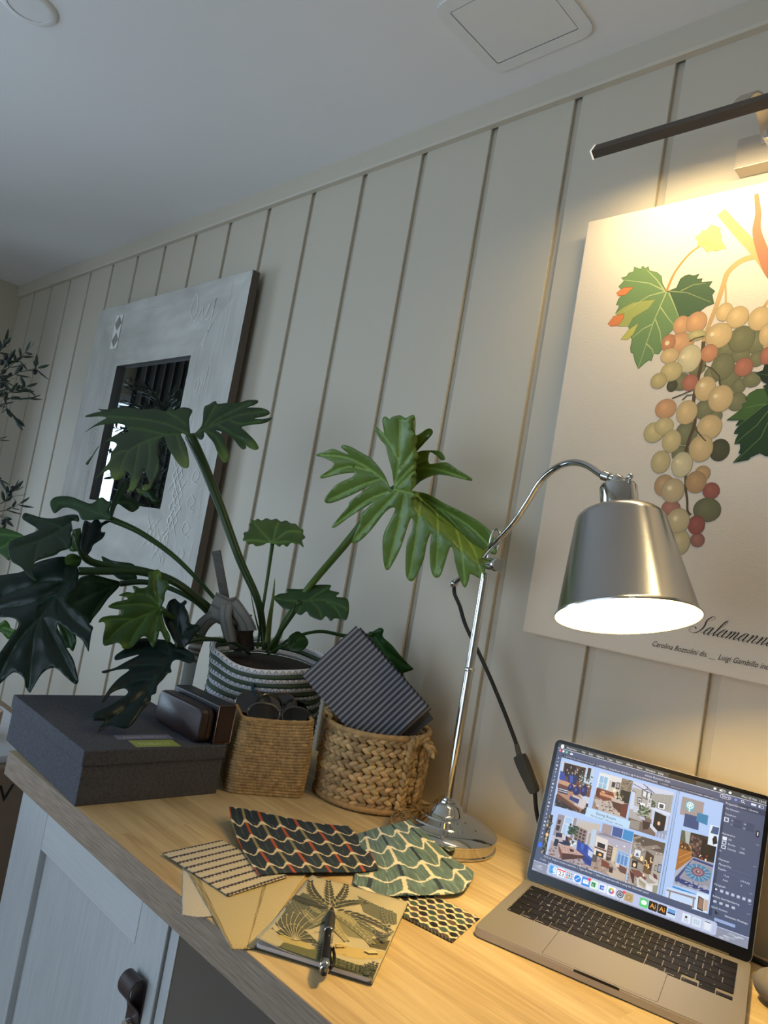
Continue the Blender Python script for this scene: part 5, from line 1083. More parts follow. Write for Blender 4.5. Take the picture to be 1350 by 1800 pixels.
# ------------------------------------------------------------------ striped books standing in the round basket
TB = 1.36
def stripe_book(name, label, px, t0, thick, gx, stripes, col_a, col_b, group=None):
    """px: corners top, right, bottom(hidden), left as seen; the cover is a plane leaning back"""
    P = [od(x, y, t0+gx*(x-640)/100.+g2) for (x, y), g2 in px]
    o = P[3]; ux = (P[0]-o).normalized(); nrm = ux.cross(P[2]-o).normalized(); vy = nrm.cross(ux).normalized()
    if nrm.dot(CAM-o) < 0: nrm = -nrm
    Wd = (P[0]-o).length; vy = -vy if vy.dot(P[2]-o) < 0 else vy; Hd = (P[2]-o).dot(vy)
    f = Matrix(((ux.x, vy.x, nrm.x, o.x), (ux.y, vy.y, nrm.y, o.y), (ux.z, vy.z, nrm.z, o.z), (0, 0, 0, 1)))
    t = thing(name, label, 'fabric book', o, group)
    m = MB(); m.box(0, Wd, 0, Hd, -thick, 0, 0, rgb(*col_a), fr=f); m.build('cover', M['attrm'], t, smooth=0)
    if stripes:
        fl_ = Flat(f @ Matrix.Translation((0, 0, .0002)), .00005)
        for k in range(stripes):
            y = Hd*(k+.3)/stripes; fl_.poly([(0, y), (Wd, y), (Wd, y+Hd/stripes*.46), (0, y+Hd/stripes*.46)], col_b, keep=True)
            fl_.poly([(Wd-.0026, y), (Wd, y), (Wd, y+Hd/stripes*.40), (Wd-.0026, y+Hd/stripes*.40)], (214, 214, 216), keep=False)
        fl_.build('stripes', M['attrm'], t)
    return f
px_ = [((626, 1098), .045), ((738, 1247), .01), ((640, 1350), -.03), ((531, 1186), .0)]
dk, lt_ = (76, 78, 90), (142, 144, 150)
def rect_px(a, b, d):   # a: left corner, b: top corner, d: lower-left corner direction
    return a, b, d
stripe_book('fabric_book', 'slate blue striped fabric book leaning in front in the round basket', [((626, 1100), .035), ((738, 1248), 0), ((636, 1352), -.03), ((531, 1187), .0)], TB, .004, -.02, 22, dk, lt_, 'striped fabric books in the round basket')
stripe_book('fabric_book', 'second striped fabric book tucked just behind the front one', [((634, 1103), .043), ((744, 1248), 0), ((644, 1352), -.02), ((537, 1190), .008)], TB+.0085, .004, -.02, 22, dk, (150, 152, 158), 'striped fabric books in the round basket')
stripe_book('card_folder', 'plain grey card folder behind the striped fabric books', [((650, 1118), .048), ((752, 1262), 0), ((655, 1352), -.01), ((548, 1200), .016)], TB+.017, .002, -.02, 0, (92, 94, 98), lt_)

# ------------------------------------------------------------------ fabric swatches on the worktop
def edgepts(lst): return [oz(x, y, z) for x, y, z in lst]
def sample(P, t):
    d = [0]
    for i in range(len(P)-1): d.append(d[-1]+(P[i+1]-P[i]).length)
    s = t*d[-1]
    for i in range(len(P)-1):
        if s <= d[i+1]+1e-9: return P[i].lerp(P[i+1], (s-d[i])/max(1e-9, d[i+1]-d[i]))
    return P[-1]
def coons(top, right, bottom, left):
    """edges given as pixel+height lists: top L->R, right T->B, bottom L->R, left T->B"""
    E_ = []
    for e in (top, right, bottom, left):
        P = edgepts(e); E_.append([V(p) for p in spline([tuple(q) for q in P], 6)] if len(P) > 2 else P)
    T_, R_, B_2, L_2 = E_
    def fn(u, v):
        c = (T_[0]*(1-u)+T_[-1]*u)*(1-v)+(B_2[0]*(1-u)+B_2[-1]*u)*v
        return sample(T_, u)*(1-v)+sample(B_2, u)*v+sample(L_2, v)*(1-u)+sample(R_, v)*u-c
    return fn
def swatch(name, label, edges, nu, nv, colf, bumpf=None, pink=.0019, npk=(46, 46), thick=.0011, floor=.0005):
    t_ = thing(name, label, 'fabric swatch', (0, 0, 0), 'fabric swatches on the worktop')
    base = coons(*edges)
    def fn(u, v):
        uu, vv = u, v
        def tri(x): return abs((x % 1)-.5)*2
        W_ = .13
        if v in (0., 1.): vv = v+(-1 if v else 1)*tri(u*npk[0])*pink/W_
        if u in (0., 1.): uu = u+(-1 if u else 1)*tri(v*npk[1])*pink/W_
        p = base(min(1, max(0, uu)), min(1, max(0, vv)))
        h = bumpf(u, v) if bumpf else 0
        return V((p.x, p.y, max(p.z, floor)+h))
    mb = MB(); mb.grid(fn, nu, nv, 0, colf)
    o = mb.build('cloth', M['attrm'], None, smooth=180, solid=thick)
    c = fn(.5, .5); t_.location = (c.x, c.y, 0); o.data.transform(Matrix.Translation((-c.x, -c.y, 0))); o.parent = t_
    return t_
def nz(x, y, s): return noise.noise((x, y, s))
def mixc(a, b, k): return tuple(p*(1-k)+q*k for p, q in zip(a, b))
# B: white textured cloth lying lowest
def colB(u, v):
    k = .5+.5*sin(u*2*PI*24)*sin(v*2*PI*32); g = .70+.30*k; return rgb(236*g, 231*g, 218*g)
swatch('fabric_swatch', 'off white pebble weave swatch poking out under the cream one', [[(321, 1519, .0004), (440, 1500, .0004)], [(440, 1500, .0004), (500, 1590, .0004)], [(319.5, 1609, .001), (372, 1612, .0008), (500, 1590, .0004)], [(321, 1519, .0004), (319.5, 1609, .001)]], 96, 96, colB, lambda u, v: .0004*sin(u*2*PI*24)*sin(v*2*PI*32))
# C: cream weave with brown border stripe
def colC(u, v):
    k = .5+.5*sin((u*1.0)*2*PI*34)*sin(v*2*PI*46); g = .66+.34*k
    c = (234*g, 218*g, 172*g)
    if (.005 < u < .075) or (.66 < u < .70):
        if (int(u*120)+int(v*100)) % 2: c = (96, 78, 48)
    return rgb(*c)
swatch('fabric_swatch', 'cream basket weave swatch with brown border stripe by the palm notebook', [[(322, 1519, .002), (430, 1528, .0022), (541, 1535, .002)], [(541, 1535, .002), (446, 1668, .0016)], [(408, 1670, .002), (446, 1668, .0016)], [(322, 1519, .002), (408, 1670, .002)]], 110, 150, colC, lambda u, v: .00035*sin(u*2*PI*34)*sin(v*2*PI*46))
# A: cream with navy rope stripes
def colA(u, v):
    s = v*8.3+.42; f = s-floor(s); k = abs(f-.5)
    g = .88+.12*sin(u*2*PI*40)*sin(v*2*PI*60)
    c = (232*g, 220*g, 192*g)
    w = .17+.04*nz(u*30, v*8, 1)
    if k < w:
        ph = sin(u*2*PI*17+floor(s)*1.3)
        if abs(f-.5+.06*ph) < .13+.05*nz(u*50, v*20, 4): c = (42, 38, 52) if nz(u*60, v*60, 2) > -.15 else (86, 80, 92)
    return rgb(*c)
swatch('fabric_swatch', 'cream swatch with navy rope stripes at the front left', [[(285, 1500, .0038), (390, 1477, .0046)], [(390, 1477, .0046), (508, 1541, .0056)], [(402, 1576, .0042), (508, 1541, .0056)], [(285, 1500, .0038), (402, 1576, .0042)]], 110, 130, colA, lambda u, v: .0005*max(0, .17-abs((v*8.3+.42)%1-.5))/.17)
# ikat helper
def ikat(u, v, cols, rows, base, line, bars, sh, wid, row0=0.):
    s = u*cols+sh*v; r = v*rows+row0
    k = floor(s+.5); f = s-k; par = int(k) % 2
    st = nz(u*120, v*5, 2)*.5+nz(u*46, v*9, 8)*.5
    g = 1+.42*st; c = tuple(min(255, q*g) for q in base)
    y = r+.17*cos(2*PI*s)+.05*nz(u*55, v*40, 4)
    rr = floor(y)
    if abs(f) < wid: c = bars[(par+int(rr)) % 2]; c = tuple(q*(1+.2*st) for q in c)
    if abs(abs(f)-.5) < .03 and st > .0: c = mixc(c, line, .35)
    d = abs(y-rr-.0) if y-rr < .5 else abs(y-rr-1)
    thick = .055+.06*max(0, cos(2*PI*s))+.03*nz(u*90, v*40, 6)
    if d < thick: c = line if d < thick*.8 else mixc(c, line, .5)
    return rgb(*[max(0, min(255, q)) for q in c])
def colD(u, v): return ikat(u, v, 7.0, 4.4, (28, 46, 62), (232, 216, 184), ((176, 82, 44), (146, 136, 100)), -.0, .085, .12)
swatch('fabric_swatch', 'navy ikat swatch with rust and olive bars curling up at its back edge', [[(402, 1417, .028), (440, 1423, .017), (500, 1436, .0085), (560, 1447, .0055), (613, 1452, .0055)], [(613, 1452, .0055), (640, 1480, .006), (668, 1527, .0085)], [(455, 1540, .0075), (505, 1535, .0078), (580, 1534, .0075), (640, 1533, .006), (668, 1527, .0085)], [(402, 1417, .028), (407, 1447, .016), (424, 1492, .0085), (455, 1540, .0075)]], 210, 150, colD)
def colE(u, v): return ikat(u, v, 4.4, 4.8, (96, 122, 124), (236, 230, 212), ((232, 222, 196), (40, 56, 76)), .4, .07, .3)
# F: houndstooth-like woven cloth
def colF(u, v):
    a = u*10.5; b = v*7.2; i = floor(a); j = floor(b); f = a-i-.5; h = b-j-.5
    c = (226, 214, 180)
    cols = ((24, 24, 30), (44, 66, 68), (58, 64, 80), (86, 72, 62), (24, 24, 30), (60, 84, 80))
    off = .5 if j % 2 else 0; a2 = a+off; i2 = floor(a2); f2 = a2-i2-.5
    if (f2/.40)**2+(h/.47)**2 < 1: c = cols[int(i2+2*j) % 6]
    elif abs(f2) > .36 and abs(h) < .12: c = (40, 40, 46)
    if v < .06 or u < .02: c = (22, 22, 26) if (int(u*90)+int(v*40)) % 3 else (120, 112, 96)
    g = 1+.25*nz(u*150, v*110, 3); return rgb(*[min(255, q*g) for q in c])
swatch('fabric_swatch', 'black, cream and green spotted woven swatch running under the laptop', [[(622, 1569, .0012), (700, 1609, .0012), (795, 1658, .0007)], [(795, 1658, .0007), (845, 1614, .0006)], [(680, 1530, .0012), (760, 1572, .0012), (845, 1614, .0006)], [(622, 1569, .0012), (680, 1530, .0012)]], 200, 110, colF, lambda u, v: .0005*nz(u*13*1.6, v*9*1.6, 1))
swatch('fabric_swatch', 'teal ikat swatch with cream scalloped lines lapping onto the lamp base', [[(618, 1468, .003), (640, 1462, .009), (662, 1455, .019), (688, 1449, .029), (718, 1441, .0365)], [(718, 1441, .0365), (736, 1455, .0345), (752, 1468, .0305), (770, 1484, .0215), (795, 1507, .0095), (826, 1527, .0095), (835, 1537, .011)], [(620, 1552, .0032), (655, 1575, .0045), (720, 1577, .0065), (785, 1577, .0075), (815, 1570, .0085), (833, 1543, .011)], [(618, 1468, .003), (626, 1510, .003), (620, 1552, .0032)]], 190, 180, colE)

# ------------------------------------------------------------------ notebook with palm cover
nb_bl, nb_br = oz(447, 1662, .004), oz(655, 1727, .004)
nx_ = (nb_br-nb_bl); NW = nx_.length; nx_.normalize(); ny_ = V((-nx_.y, nx_.x, 0)); NH = .200
nb_bl.z = 0; Fn = frame(nb_bl, nx_, ny_)
t = thing('notebook', 'paperback notebook with a dark green palm tree cover under the pen', 'notebook', nb_bl)
NT = .0068
def nbz(x, y): # front left corner lifts a little
    return NT+.006*max(0, 1-x/(NW*.55))**2*max(0, 1-y/(NH*.4))**2
pts = rrect(.0006, NW-.0006, .0006, NH-.0006, .006, 5)
MB().prism(pts, .0024, NT-.0006, Fn).build('pages', mat('page_edges', (206, 202, 206), .8), t, smooth=0)
fl = Flat(Fn, .00003)
def n2(x, y):
    p = Fn.inverted() @ oz(x, y, NT); return (p.x, p.y)
mb = MB()
mb.grid(lambda u, v: Fn @ V((u*NW, v*NH, nbz(u*NW, v*NH))), 24, 30, 0, lambda u, v: rgb(*mixc((180, 172, 146), (200, 192, 164), .5+.5*nz(u*5, v*6, 1))))
mb.build('cover', M['attr'], t, smooth=180, solid=.0006)
MB().box(0, NW, 0, NH, .0018, .0024, 0, rgb(90, 92, 80), fr=Fn).build('back_cover', M['attr'], t, smooth=0)
class Cover(Flat):
    def put(s, pts, fs, col, keep=False):
        c = col if isinstance(col, list) else rgb(*col)
        q = [(min(NW-.0005, max(.0005, x)), min(NH-.0005, max(.0005, y))) for x, y in pts]
        s.mb.add([Fn @ V((x, y, nbz(x, y)+.0004+s.dz*s.k)) for x, y in q], fs, 0, c); s.k += 1
fl = Cover(Fn, .0000015)
def c4(x, y): return n2(500+x*.26667, 1420+y*.26667)
def band(pts, col): fl.poly([c4(*p) for p in pts], col)
band([(-10, 900), (140, 905), (260, 960), (400, 1010), (560, 1060), (760, 1120), (700, 1240), (0, 1060), (-60, 960)], (98, 104, 76))
band([(-60, 850), (60, 850), (170, 905), (270, 985), (260, 1010), (150, 960), (0, 900)], (186, 172, 118))
band([(-60, 930), (60, 930), (200, 1000), (340, 1050), (600, 1120), (640, 1180), (300, 1100), (0, 1010)], (70, 76, 62))
band([(330, 900), (560, 940), (700, 960), (690, 1010), (480, 1000), (330, 960)], (196, 176, 122))
band([(540, 860), (700, 880), (740, 900), (690, 950), (560, 920)], (84, 82, 62))
band([(300, 1010), (420, 1040), (560, 1090), (640, 1110), (600, 1180), (330, 1090)], (62, 66, 54))
for q_, c in (([(30, 640), (120, 560), (230, 600), (290, 650), (290, 760), (180, 800), (40, 830), (-60, 780)], (92, 98, 88)), ([(480, 580), (600, 640), (740, 700), (740, 770), (660, 760), (520, 690)], (104, 108, 96)), ([(-60, 830), (40, 770), (150, 820), (230, 900), (120, 890), (0, 880)], (84, 90, 80)), ([(300, 690), (400, 690), (600, 800), (570, 880), (420, 850), (330, 770)], (132, 132, 108))): band(q_, c)
def palm(b, tip, wid, col, n=9, bend=0., edge=None, ang=.62):
    """feathered leaf: almond leaflets along a curved rib"""
    B2 = V(c4(*b)); T2 = V(c4(*tip)); d = T2-B2; L2 = d.length; d.normalize(); s = V((-d.y, d.x)); W2 = wid*.000105
    def ax(f): return B2+d*L2*f+s*bend*L2*f*(1-f)*2
    for grow, c in ((1.0, edge), (.0, col)):
        if c is None: continue
        for i in range(n):
            f = .06+.9*i/(n-1); p = ax(f); q = (ax(min(1, f+.05))-ax(max(0, f-.05))).normalized(); t2 = V((-q.y, q.x))
            l = W2*(.55+.75*sin(PI*min(1, .2+.72*f)))*(1.25 if i == n-1 else 1)
            for sg in (-1, 1):
                a_ = ang*(1-.45*f); e2 = (q*cos(a_)+t2*sg*sin(a_)).normalized(); g2 = V((-e2.y, e2.x)); w2 = l*.20+grow*.0006
                fl.poly([tuple(p), tuple(p+e2*l*.35+g2*w2), tuple(p+e2*l*.75+g2*w2*.7), tuple(p+e2*(l+grow*.0008)), tuple(p+e2*l*.75-g2*w2*.7), tuple(p+e2*l*.35-g2*w2)], c)
    fl.line([tuple(ax(f/8)) for f in range(9)], .0006, edge or tuple(min(255, q*1.7) for q in col))
G1, G2, G3, G4 = (58, 64, 64), (80, 88, 84), (118, 120, 100), (160, 154, 120)
LE, MD = (206, 198, 160), (150, 150, 126)
for b, tp_, w, c, e in (((240, 470), (180, 405), 60, G1, None), ((250, 470), (300, 400), 60, G1, None), ((90, 740), (20, 640), 70, G2, MD), ((130, 720), (60, 610), 70, G2, MD), ((150, 700), (210, 640), 70, G2, MD), ((200, 790), (60, 680), 80, G2, MD), ((230, 770), (140, 690), 70, G3, LE), ((240, 700), (180, 650), 50, G3, LE), ((690, 800), (640, 670), 70, G2, MD), ((720, 780), (700, 690), 60, G2, MD)): palm(b, tp_, w, c, 7, .1, e)
for b, tp_, w, c, bd, e in (((300, 660), (60, 585), 120, G1, .14, None), ((300, 660), (170, 495), 105, G1, .2, LE), ((300, 655), (290, 495), 95, G1, .0, LE), ((305, 650), (405, 515), 95, G1, -.12, LE), ((310, 665), (520, 625), 100, G1, .16, LE), ((320, 680), (665, 800), 110, G1, .2, LE), ((320, 690), (615, 830), 95, G2, .12, LE), ((315, 690), (560, 885), 100, G3, .1, LE), ((310, 690), (450, 760), 80, G4, .2, LE), ((290, 690), (200, 760), 80, G3, .1, LE), ((300, 700), (400, 870), 80, G4, -.1, LE)): palm(b, tp_, w, c, 9, bd, e)
for k in range(11): a_ = -2.75+k*.27; palm((75, 885), (75+165*cos(a_), 880+185*sin(a_)), 26, G1, 3, .15, LE, .3)
for k in range(12): palm((350+26*k, 1085+6*k), (330+29*k, 1000+11*k), 34, (52, 58, 54), 4, .05)
for k in range(6): palm((540, 1120), (505+26*k, 1030+9*abs(k-3)), 40, (48, 54, 50), 5, .1)
for k in range(8): palm((650, 900), (590+18*k, 840-4*abs(k-4)), 34, G1, 4, .1)
for k in range(7): palm((250, 960), (180+22*k, 900-5*abs(k-3)), 30, (62, 68, 60), 4, .1)
for k in range(6): fl.disc(c4(540+18*(k % 3)+6*k, 955+10*(k//3)), .0026, .0022, (206, 196, 150), seg=8); fl.disc(c4(350+20*(k % 3), 910+14*(k//3)), .0022, .002, (214, 196, 140), seg=8)
for k in range(70):
    x, y = 10+rnd.random()*640, 500+rnd.random()*600; fl.line([c4(x, y), c4(x+14+10*rnd.random(), y+6*(rnd.random()-.2))], .0005, ((206, 186, 130), (80, 82, 64))[k % 2])
fl.build('palm_picture', M['attr'], t)

# ------------------------------------------------------------------ pen
pt, pb = oz(583, 1599, NT+.0045), oz(567, 1727, NT+.0045)
pb = pt+(pb-pt).normalized()*.146
t = thing('ballpoint_pen', 'black ballpoint pen with chrome rings lying across the palm notebook', 'pen', (pb.x, pb.y, NT))
d = (pt-pb).normalized(); pen0 = V((pb.x, pb.y, NT+.0068)); d.z = .0; d.normalize()
def pl(prof, name, m_, s=28): return MB().lathe([(r_, h_) for r_, h_ in prof], pen0, d, s).build(name, m_, t, smooth=40)
pl([(.0055, .022), (.0056, .085)], 'barrel', M['black']); pl([(.0056, .0875), (.0058, .100), (.0056, .122), (.0050, .1265)], 'grip', mat('grip_rubber', (30, 31, 30), .6, bump=(600, .6, (1, 1, 1))))
pl([(.0049, .1265), (.0051, .1275), (.0049, .1290), (.0045, .1295)], 'tip_ring', M['chrome']); pl([(.0044, .1295), (.0036, .136), (.0016, .1450), (.0007, .1465), (.0001, .1468)], 'tip', mat('tip_metal', (70, 62, 52), .35, .7))
pl([(.0056, .0850), (.0059, .0855), (.0059, .0862), (.0055, .0866), (.0059, .0870), (.0059, .0876), (.0056, .088)], 'middle_ring', M['chrome'])
pl([(.0001, .0), (.0022, .0004), (.0033, .0022), (.0036, .005), (.0036, .0085)], 'stylus_end', M['blackm']); pl([(.0036, .007), (.0047, .0078), (.0050, .0105), (.0044, .012), (.0056, .0135), (.0058, .0195), (.0055, .0222)], 'end_collar', M['chrome'])
up = V((0, 0, 1)); sdv = d.cross(up).normalized()      # to the right of the pen looking along it
cl = MB(); path = spline([pen0+d*.014+sdv*.0062, pen0+d*.022+sdv*.0088, pen0+d*.036+sdv*.0092, pen0+d*.052+sdv*.0068], 5)
cl.tube(path, .0016, 8, flat=1.7); cl.build('clip', M['black'], t)
vw = (up*.86+sdv*.5).normalized(); xx = -d; yy = xx.cross(vw)*-1; yy = vw.cross(xx).normalized()
fl = Flat(Matrix(((xx.x, yy.x, vw.x, pen0.x), (xx.y, yy.y, vw.y, pen0.y), (xx.z, yy.z, vw.z, pen0.z), (0, 0, 0, 1))) @ Matrix.Translation((-.080, 0, .00575)), .00003)
fl.text('MEKILOONS', (0, -.0002), .0052, (214, 210, 200), shear=.15, stretch=1.15)
fl.text('mekil', (.012, -.0035), .0022, (190, 186, 176)); fl.build('lettering', M['attr'], t)

# ------------------------------------------------------------------ pebble at the right edge
c = oz(1372, 1772, 0)
o = MB(); o.ball((c.x, c.y, .0205), 1, 28, 18, axes=(V((.031, .006, 0)), V((-.005, .026, 0)), V((0, 0, .0202))))
for k, p in enumerate(o.v): q_ = V(p); o.v[k] = tuple(q_+(q_-V((c.x, c.y, .0205))).normalized()*.002*noise.noise(q_*40) if q_.z > .004 else q_)
o = o.build('pebble', mat('grey_stone', (112, 108, 102), .7, var=(40, .3), bump=(120, .4)), smooth=180)
tag(o, 'smooth grey pebble on the worktop behind the right of the laptop', 'stone')
# ------------------------------------------------------------------ rope planter
PC = V((-.662, -.195, 0)); PR, PH = .113, .222
t = thing('rope_planter', 'coiled cotton rope planter striped green and white behind the baskets', 'planter', PC)
ropew = mat('rope', (215, 215, 220), .85, attr=True, bump=(260, .5, (1, 1, 1)), spec=.2)
mb = MB(); NC = 21; rr = PH/NC/2*1.06
WH, GN = rgb(234, 234, 240), rgb(84, 98, 80)
def prad(z, a):
    f = z/PH
    flare = .010*max(0, f-.72)/.28
    return PR*(.93+.07*sin(min(1, f*1.6)*PI/2))+flare+.005*nz(cos(a)*1.3, sin(a)*1.3, f*1.5)
def pz(z, a):                       # slack rim: dips and lifts
    f = max(0, (z/PH-.55)/.45)
    return z+f*(.012*cos(a-2.6)+.006*nz(cos(a)*2, sin(a)*2, 5)-.012*exp(-((a-5.3)/.5)**2))
SEG = 96
for k in range(NC):
    z = rr+k*(PH-2*rr)/(NC-1)
    pts = []
    for i in range(SEG):
        a = 2*PI*i/SEG; R_ = prad(z, a); pts.append(PC+V((cos(a)*R_, sin(a)*R_, pz(z, a))))
    mb.tube(pts, rr, 8, 0, WH if k % 2 == 0 else GN, closed=True)
    # zigzag stitching over the white coils
    if k % 2 == 0 and k > 5:
        st = []
        nzg = 62
        for i in range(nzg*2):
            a = 2*PI*i/(nzg*2); zz = z+(rr*.95 if i % 2 else -rr*.95); R_ = prad(zz, a)+rr*.62
            st.append(PC+V((cos(a)*R_, sin(a)*R_, pz(zz, a)))); a2 = a+PI/(nzg*2)
            st.append(PC+V((cos(a2)*(prad(z, a2)+rr*1.04), sin(a2)*(prad(z, a2)+rr*1.04), pz(z, a2))))
        mb.tube(st, .00045, 4, 0, rgb(40, 44, 42), closed=True)
mb.lathe([(.001, .004), (PR*.9, .004), (PR*.92, .1), (PR*.96, PH-.03), (PR*.94, PH-.03), (PR*.9, .1), (PR*.88, .01), (.001, .01)], PC, seg=48, col=rgb(150, 150, 146))
mb.build('coiled_body', ropew, t, smooth=60)
# tipped over lip at the left and webbing handle
hm_ = []
a0 = od(352, 1126, 1.47); a1 = od(338, 1150, 1.475); a2 = od(334, 1180, 1.48); a3 = od(326, 1215, 1.49); a4 = od(322, 1262, 1.50)
def strip(pts, w, name, m_, par, colf=None, wd=None, thick=.0016):
    P = [V(p) for p in spline([tuple(p) for p in pts], 8)]; mb = MB(); n_ = len(P)
    wd = wd or (_r*.95-_f*.3)
    def fn(u, v):
        i = min(n_-1, int(round(v*(n_-1)))); p = P[i]; d_ = (P[min(n_-1, i+1)]-P[max(0, i-1)]).normalized(); s_ = (wd-d_*wd.dot(d_)).normalized()
        ww = w[0]+(w[1]-w[0])*v if isinstance(w, tuple) else w
        return p+s_*(u-.5)*ww+_f*(.003*sin(u*PI))*-1
    mb.grid(fn, 12, n_-1, 0, colf); return mb.build(name, m_, par, smooth=180, solid=thick)
def webcol(u, v):
    return rgb(84, 72, 62) if int(v*22) % 2 == 0 and v < .42 else rgb(150, 150, 140)
strip([od(350, 1118, 1.50), od(342, 1140, 1.485), od(336, 1160, 1.483), od(330, 1190, 1.49), od(322, 1230, 1.50), od(318, 1275, 1.51)], (.030, .026), 'handle', M['attrm'], t, webcol)

# ------------------------------------------------------------------ philodendron
t = thing('philodendron', 'large philodendron with deeply lobed dark green leaves in the rope planter', 'plant', PC+V((0, 0, .11)))
soil = MB(); soil.lathe([(.097, .190), (.09, .198), (.05, .204), (.001, .206)], PC, seg=40, capt=True); soil.build('soil', mat('compost', (46, 36, 28), .95, bump=(60, 1.)), t)
bark = MB()
for k in range(34):
    a = rnd.random()*2*PI; r_ = .005+.03*rnd.random(); p = od(427, 1128-rnd.random()*36, 1.49)
    bark.tube([p+V((cos(a)*r_*.5, sin(a)*r_*.5, -.01)), p+V((cos(a)*r_*.6, sin(a)*r_*.6, .012)), p+V((cos(a)*r_*.7, sin(a)*r_*.7, .016+.004*rnd.random()))], [.004, .0035, .002], 5)
for s in (0,): bark.tube([od(428, 1142, 1.49), od(428, 1092, 1.49)], [.022, .017], 12)
bark.build('root_stock', mat('fibre', (58, 52, 48), .95, bump=(140, 1.)), t)
GD, GM, GB, GY = (30, 52, 26), (58, 84, 36), (84, 116, 46), (124, 146, 58)
def inside(p, poly):
    c = False; n_ = len(poly); x, y = p
    for i in range(n_):
        a = poly[i]; b = poly[i-1]
        if (a[1] > y) != (b[1] > y) and x < (b[0]-a[0])*(y-a[1])/(b[1]-a[1])+a[0]: c = not c
    return c
def dseg(p, a, b):
    dx, dy = b[0]-a[0], b[1]-a[1]; l = dx*dx+dy*dy
    t_ = 0 if l == 0 else max(0, min(1, ((p[0]-a[0])*dx+(p[1]-a[1])*dy)/l))
    return hypot(p[0]-a[0]-dx*t_, p[1]-a[1]-dy*t_)
def leaf(outline, tf, veins=(), c0=GM, c1=GB, stem=None, step=8, vein_d=.0024, vw=2.8, fold=.006, srad=.004, tips=()):
    """one blade: lobed outline, its own surface in depth, sunk veins and the quilted surface between them"""
    n = len(outline); P = []
    sm_ = spline(outline, 4, True)
    last = None
    for q in sm_:
        if last is None or hypot(q[0]-last[0], q[1]-last[1]) > 1.6: P.append(q); last = q
    nb = len(P)
    xs_ = [p[0] for p in P]; ys_ = [p[1] for p in P]
    pts = list(P); y = min(ys_); row = 0
    VS = [spline([tuple(p) for p in v], 4) if len(v) > 2 else [tuple(p) for p in v] for v in veins]
    segs = [(v[i], v[i+1]) for v in VS for i in range(len(v)-1)]
    vd = lambda p: min([dseg(p, a, b) for a, b in segs] or [99])
    cand = []
    while y < max(ys_):
        x = min(xs_)+(step/2 if row % 2 else 0)
        while x < max(xs_): cand.append((x+.4*rnd.random(), y+.4*rnd.random())); x += step
        y += step*.87; row += 1
    for v in VS:
        for i in range(len(v)-1):
            a, b = v[i], v[i+1]; l = hypot(b[0]-a[0], b[1]-a[1]); k = max(1, int(l/3))
            for j in range(k):
                f = j/k; px, py = a[0]+(b[0]-a[0])*f, a[1]+(b[1]-a[1])*f; cand.append((px, py))
                nx_, ny_ = -(b[1]-a[1])/(l or 1), (b[0]-a[0])/(l or 1)
                for s in (-1, 1): cand.append((px+nx_*s*3.2, py+ny_*s*3.2))
    used = {}
    for p in cand:
        key = (int(p[0]/2.2), int(p[1]/2.2))
        if key in used: continue
        if inside(p, P) and min(dseg(p, P[i], P[i-1]) for i in range(0, nb)) > 1.6: used[key] = 1; pts.append(p)
    vs2, _, fs2, ov, _, _ = delaunay_2d_cdt([V(p) for p in pts], [(i, (i+1) % nb) for i in range(nb)], [], 1, 1e-4)
    mb = MB(); vv = []; cc = []
    for i, p in enumerate(vs2):
        d = vd(p) if segs else 99
        g = exp(-(d/vw)**2)
        bd = vein_d*g-fold*(1-exp(-(d/12)**2))*.55 if segs else 0
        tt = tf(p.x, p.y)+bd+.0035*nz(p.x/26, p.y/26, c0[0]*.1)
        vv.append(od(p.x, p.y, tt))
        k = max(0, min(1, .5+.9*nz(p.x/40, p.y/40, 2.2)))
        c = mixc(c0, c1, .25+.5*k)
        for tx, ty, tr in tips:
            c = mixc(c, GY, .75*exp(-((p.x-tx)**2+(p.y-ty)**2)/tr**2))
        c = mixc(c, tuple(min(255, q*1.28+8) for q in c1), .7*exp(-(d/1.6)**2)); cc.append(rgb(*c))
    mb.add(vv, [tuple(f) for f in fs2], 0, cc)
    o = mb.build('leaf', M['leafy'], t, smooth=180, solid=.0006)
    if stem:
        sp = spline(stem, 6); n_ = len(sp)
        m_ = MB(); m_.tube([od(x, y, tt) for x, y, tt in sp], [srad*(.55+.45*(1-i/(n_-1))) if True else srad for i in range(n_)][::-1], 10, 0, rgb(*mixc(c0, (78, 104, 50), .5)))
        m_.build('stalk', M['leafy'], o, smooth=180)
    return o
def pln(t0, x0, y0, gx, gy, k=0.): return lambda x, y: t0+gx*(x-x0)/100.+gy*(y-y0)/100.+k*((x-x0)**2+(y-y0)**2)/1e4
C14 = 1.49
# 1 tall leaf over the mirror
L1 = [(334, 768), (332.5, 737), (338, 721), (321, 716), (307, 721), (300, 715), (290, 723), (273, 718), (251, 720), (232, 717), (215.5, 714), (204, 718), (189, 720), (172, 719), (178.5, 723), (166.7, 725.5), (150, 731), (153, 733), (174, 732), (189, 734.5), (181.5, 738), (168, 746), (149, 760), (168, 749), (192, 745.5), (214, 745.5), (225, 754), (223.7, 759), (206.7, 762.6), (189, 773), (172, 786), (162, 801), (151, 814), (155, 816), (168, 794), (178.5, 780), (192, 776), (203.7, 779), (203.7, 785), (195, 796.6), (191, 813), (164.5, 845.5), (190, 826), (195, 838), (203.7, 844), (217, 838), (223, 829), (229, 836.6), (227.4, 856), (223, 863), (230, 865.5), (240.7, 854.4), (252.6, 826), (258.5, 838), (263, 850), (254, 852), (249, 858), (257, 862.6), (264.4, 856), (269, 847), (278.5, 828), (279, 808.5), (278, 782), (288, 767), (294, 785), (303, 799.6), (315, 817), (326.6, 823), (332.5, 816), (328, 785), (318, 764), (322, 762)]
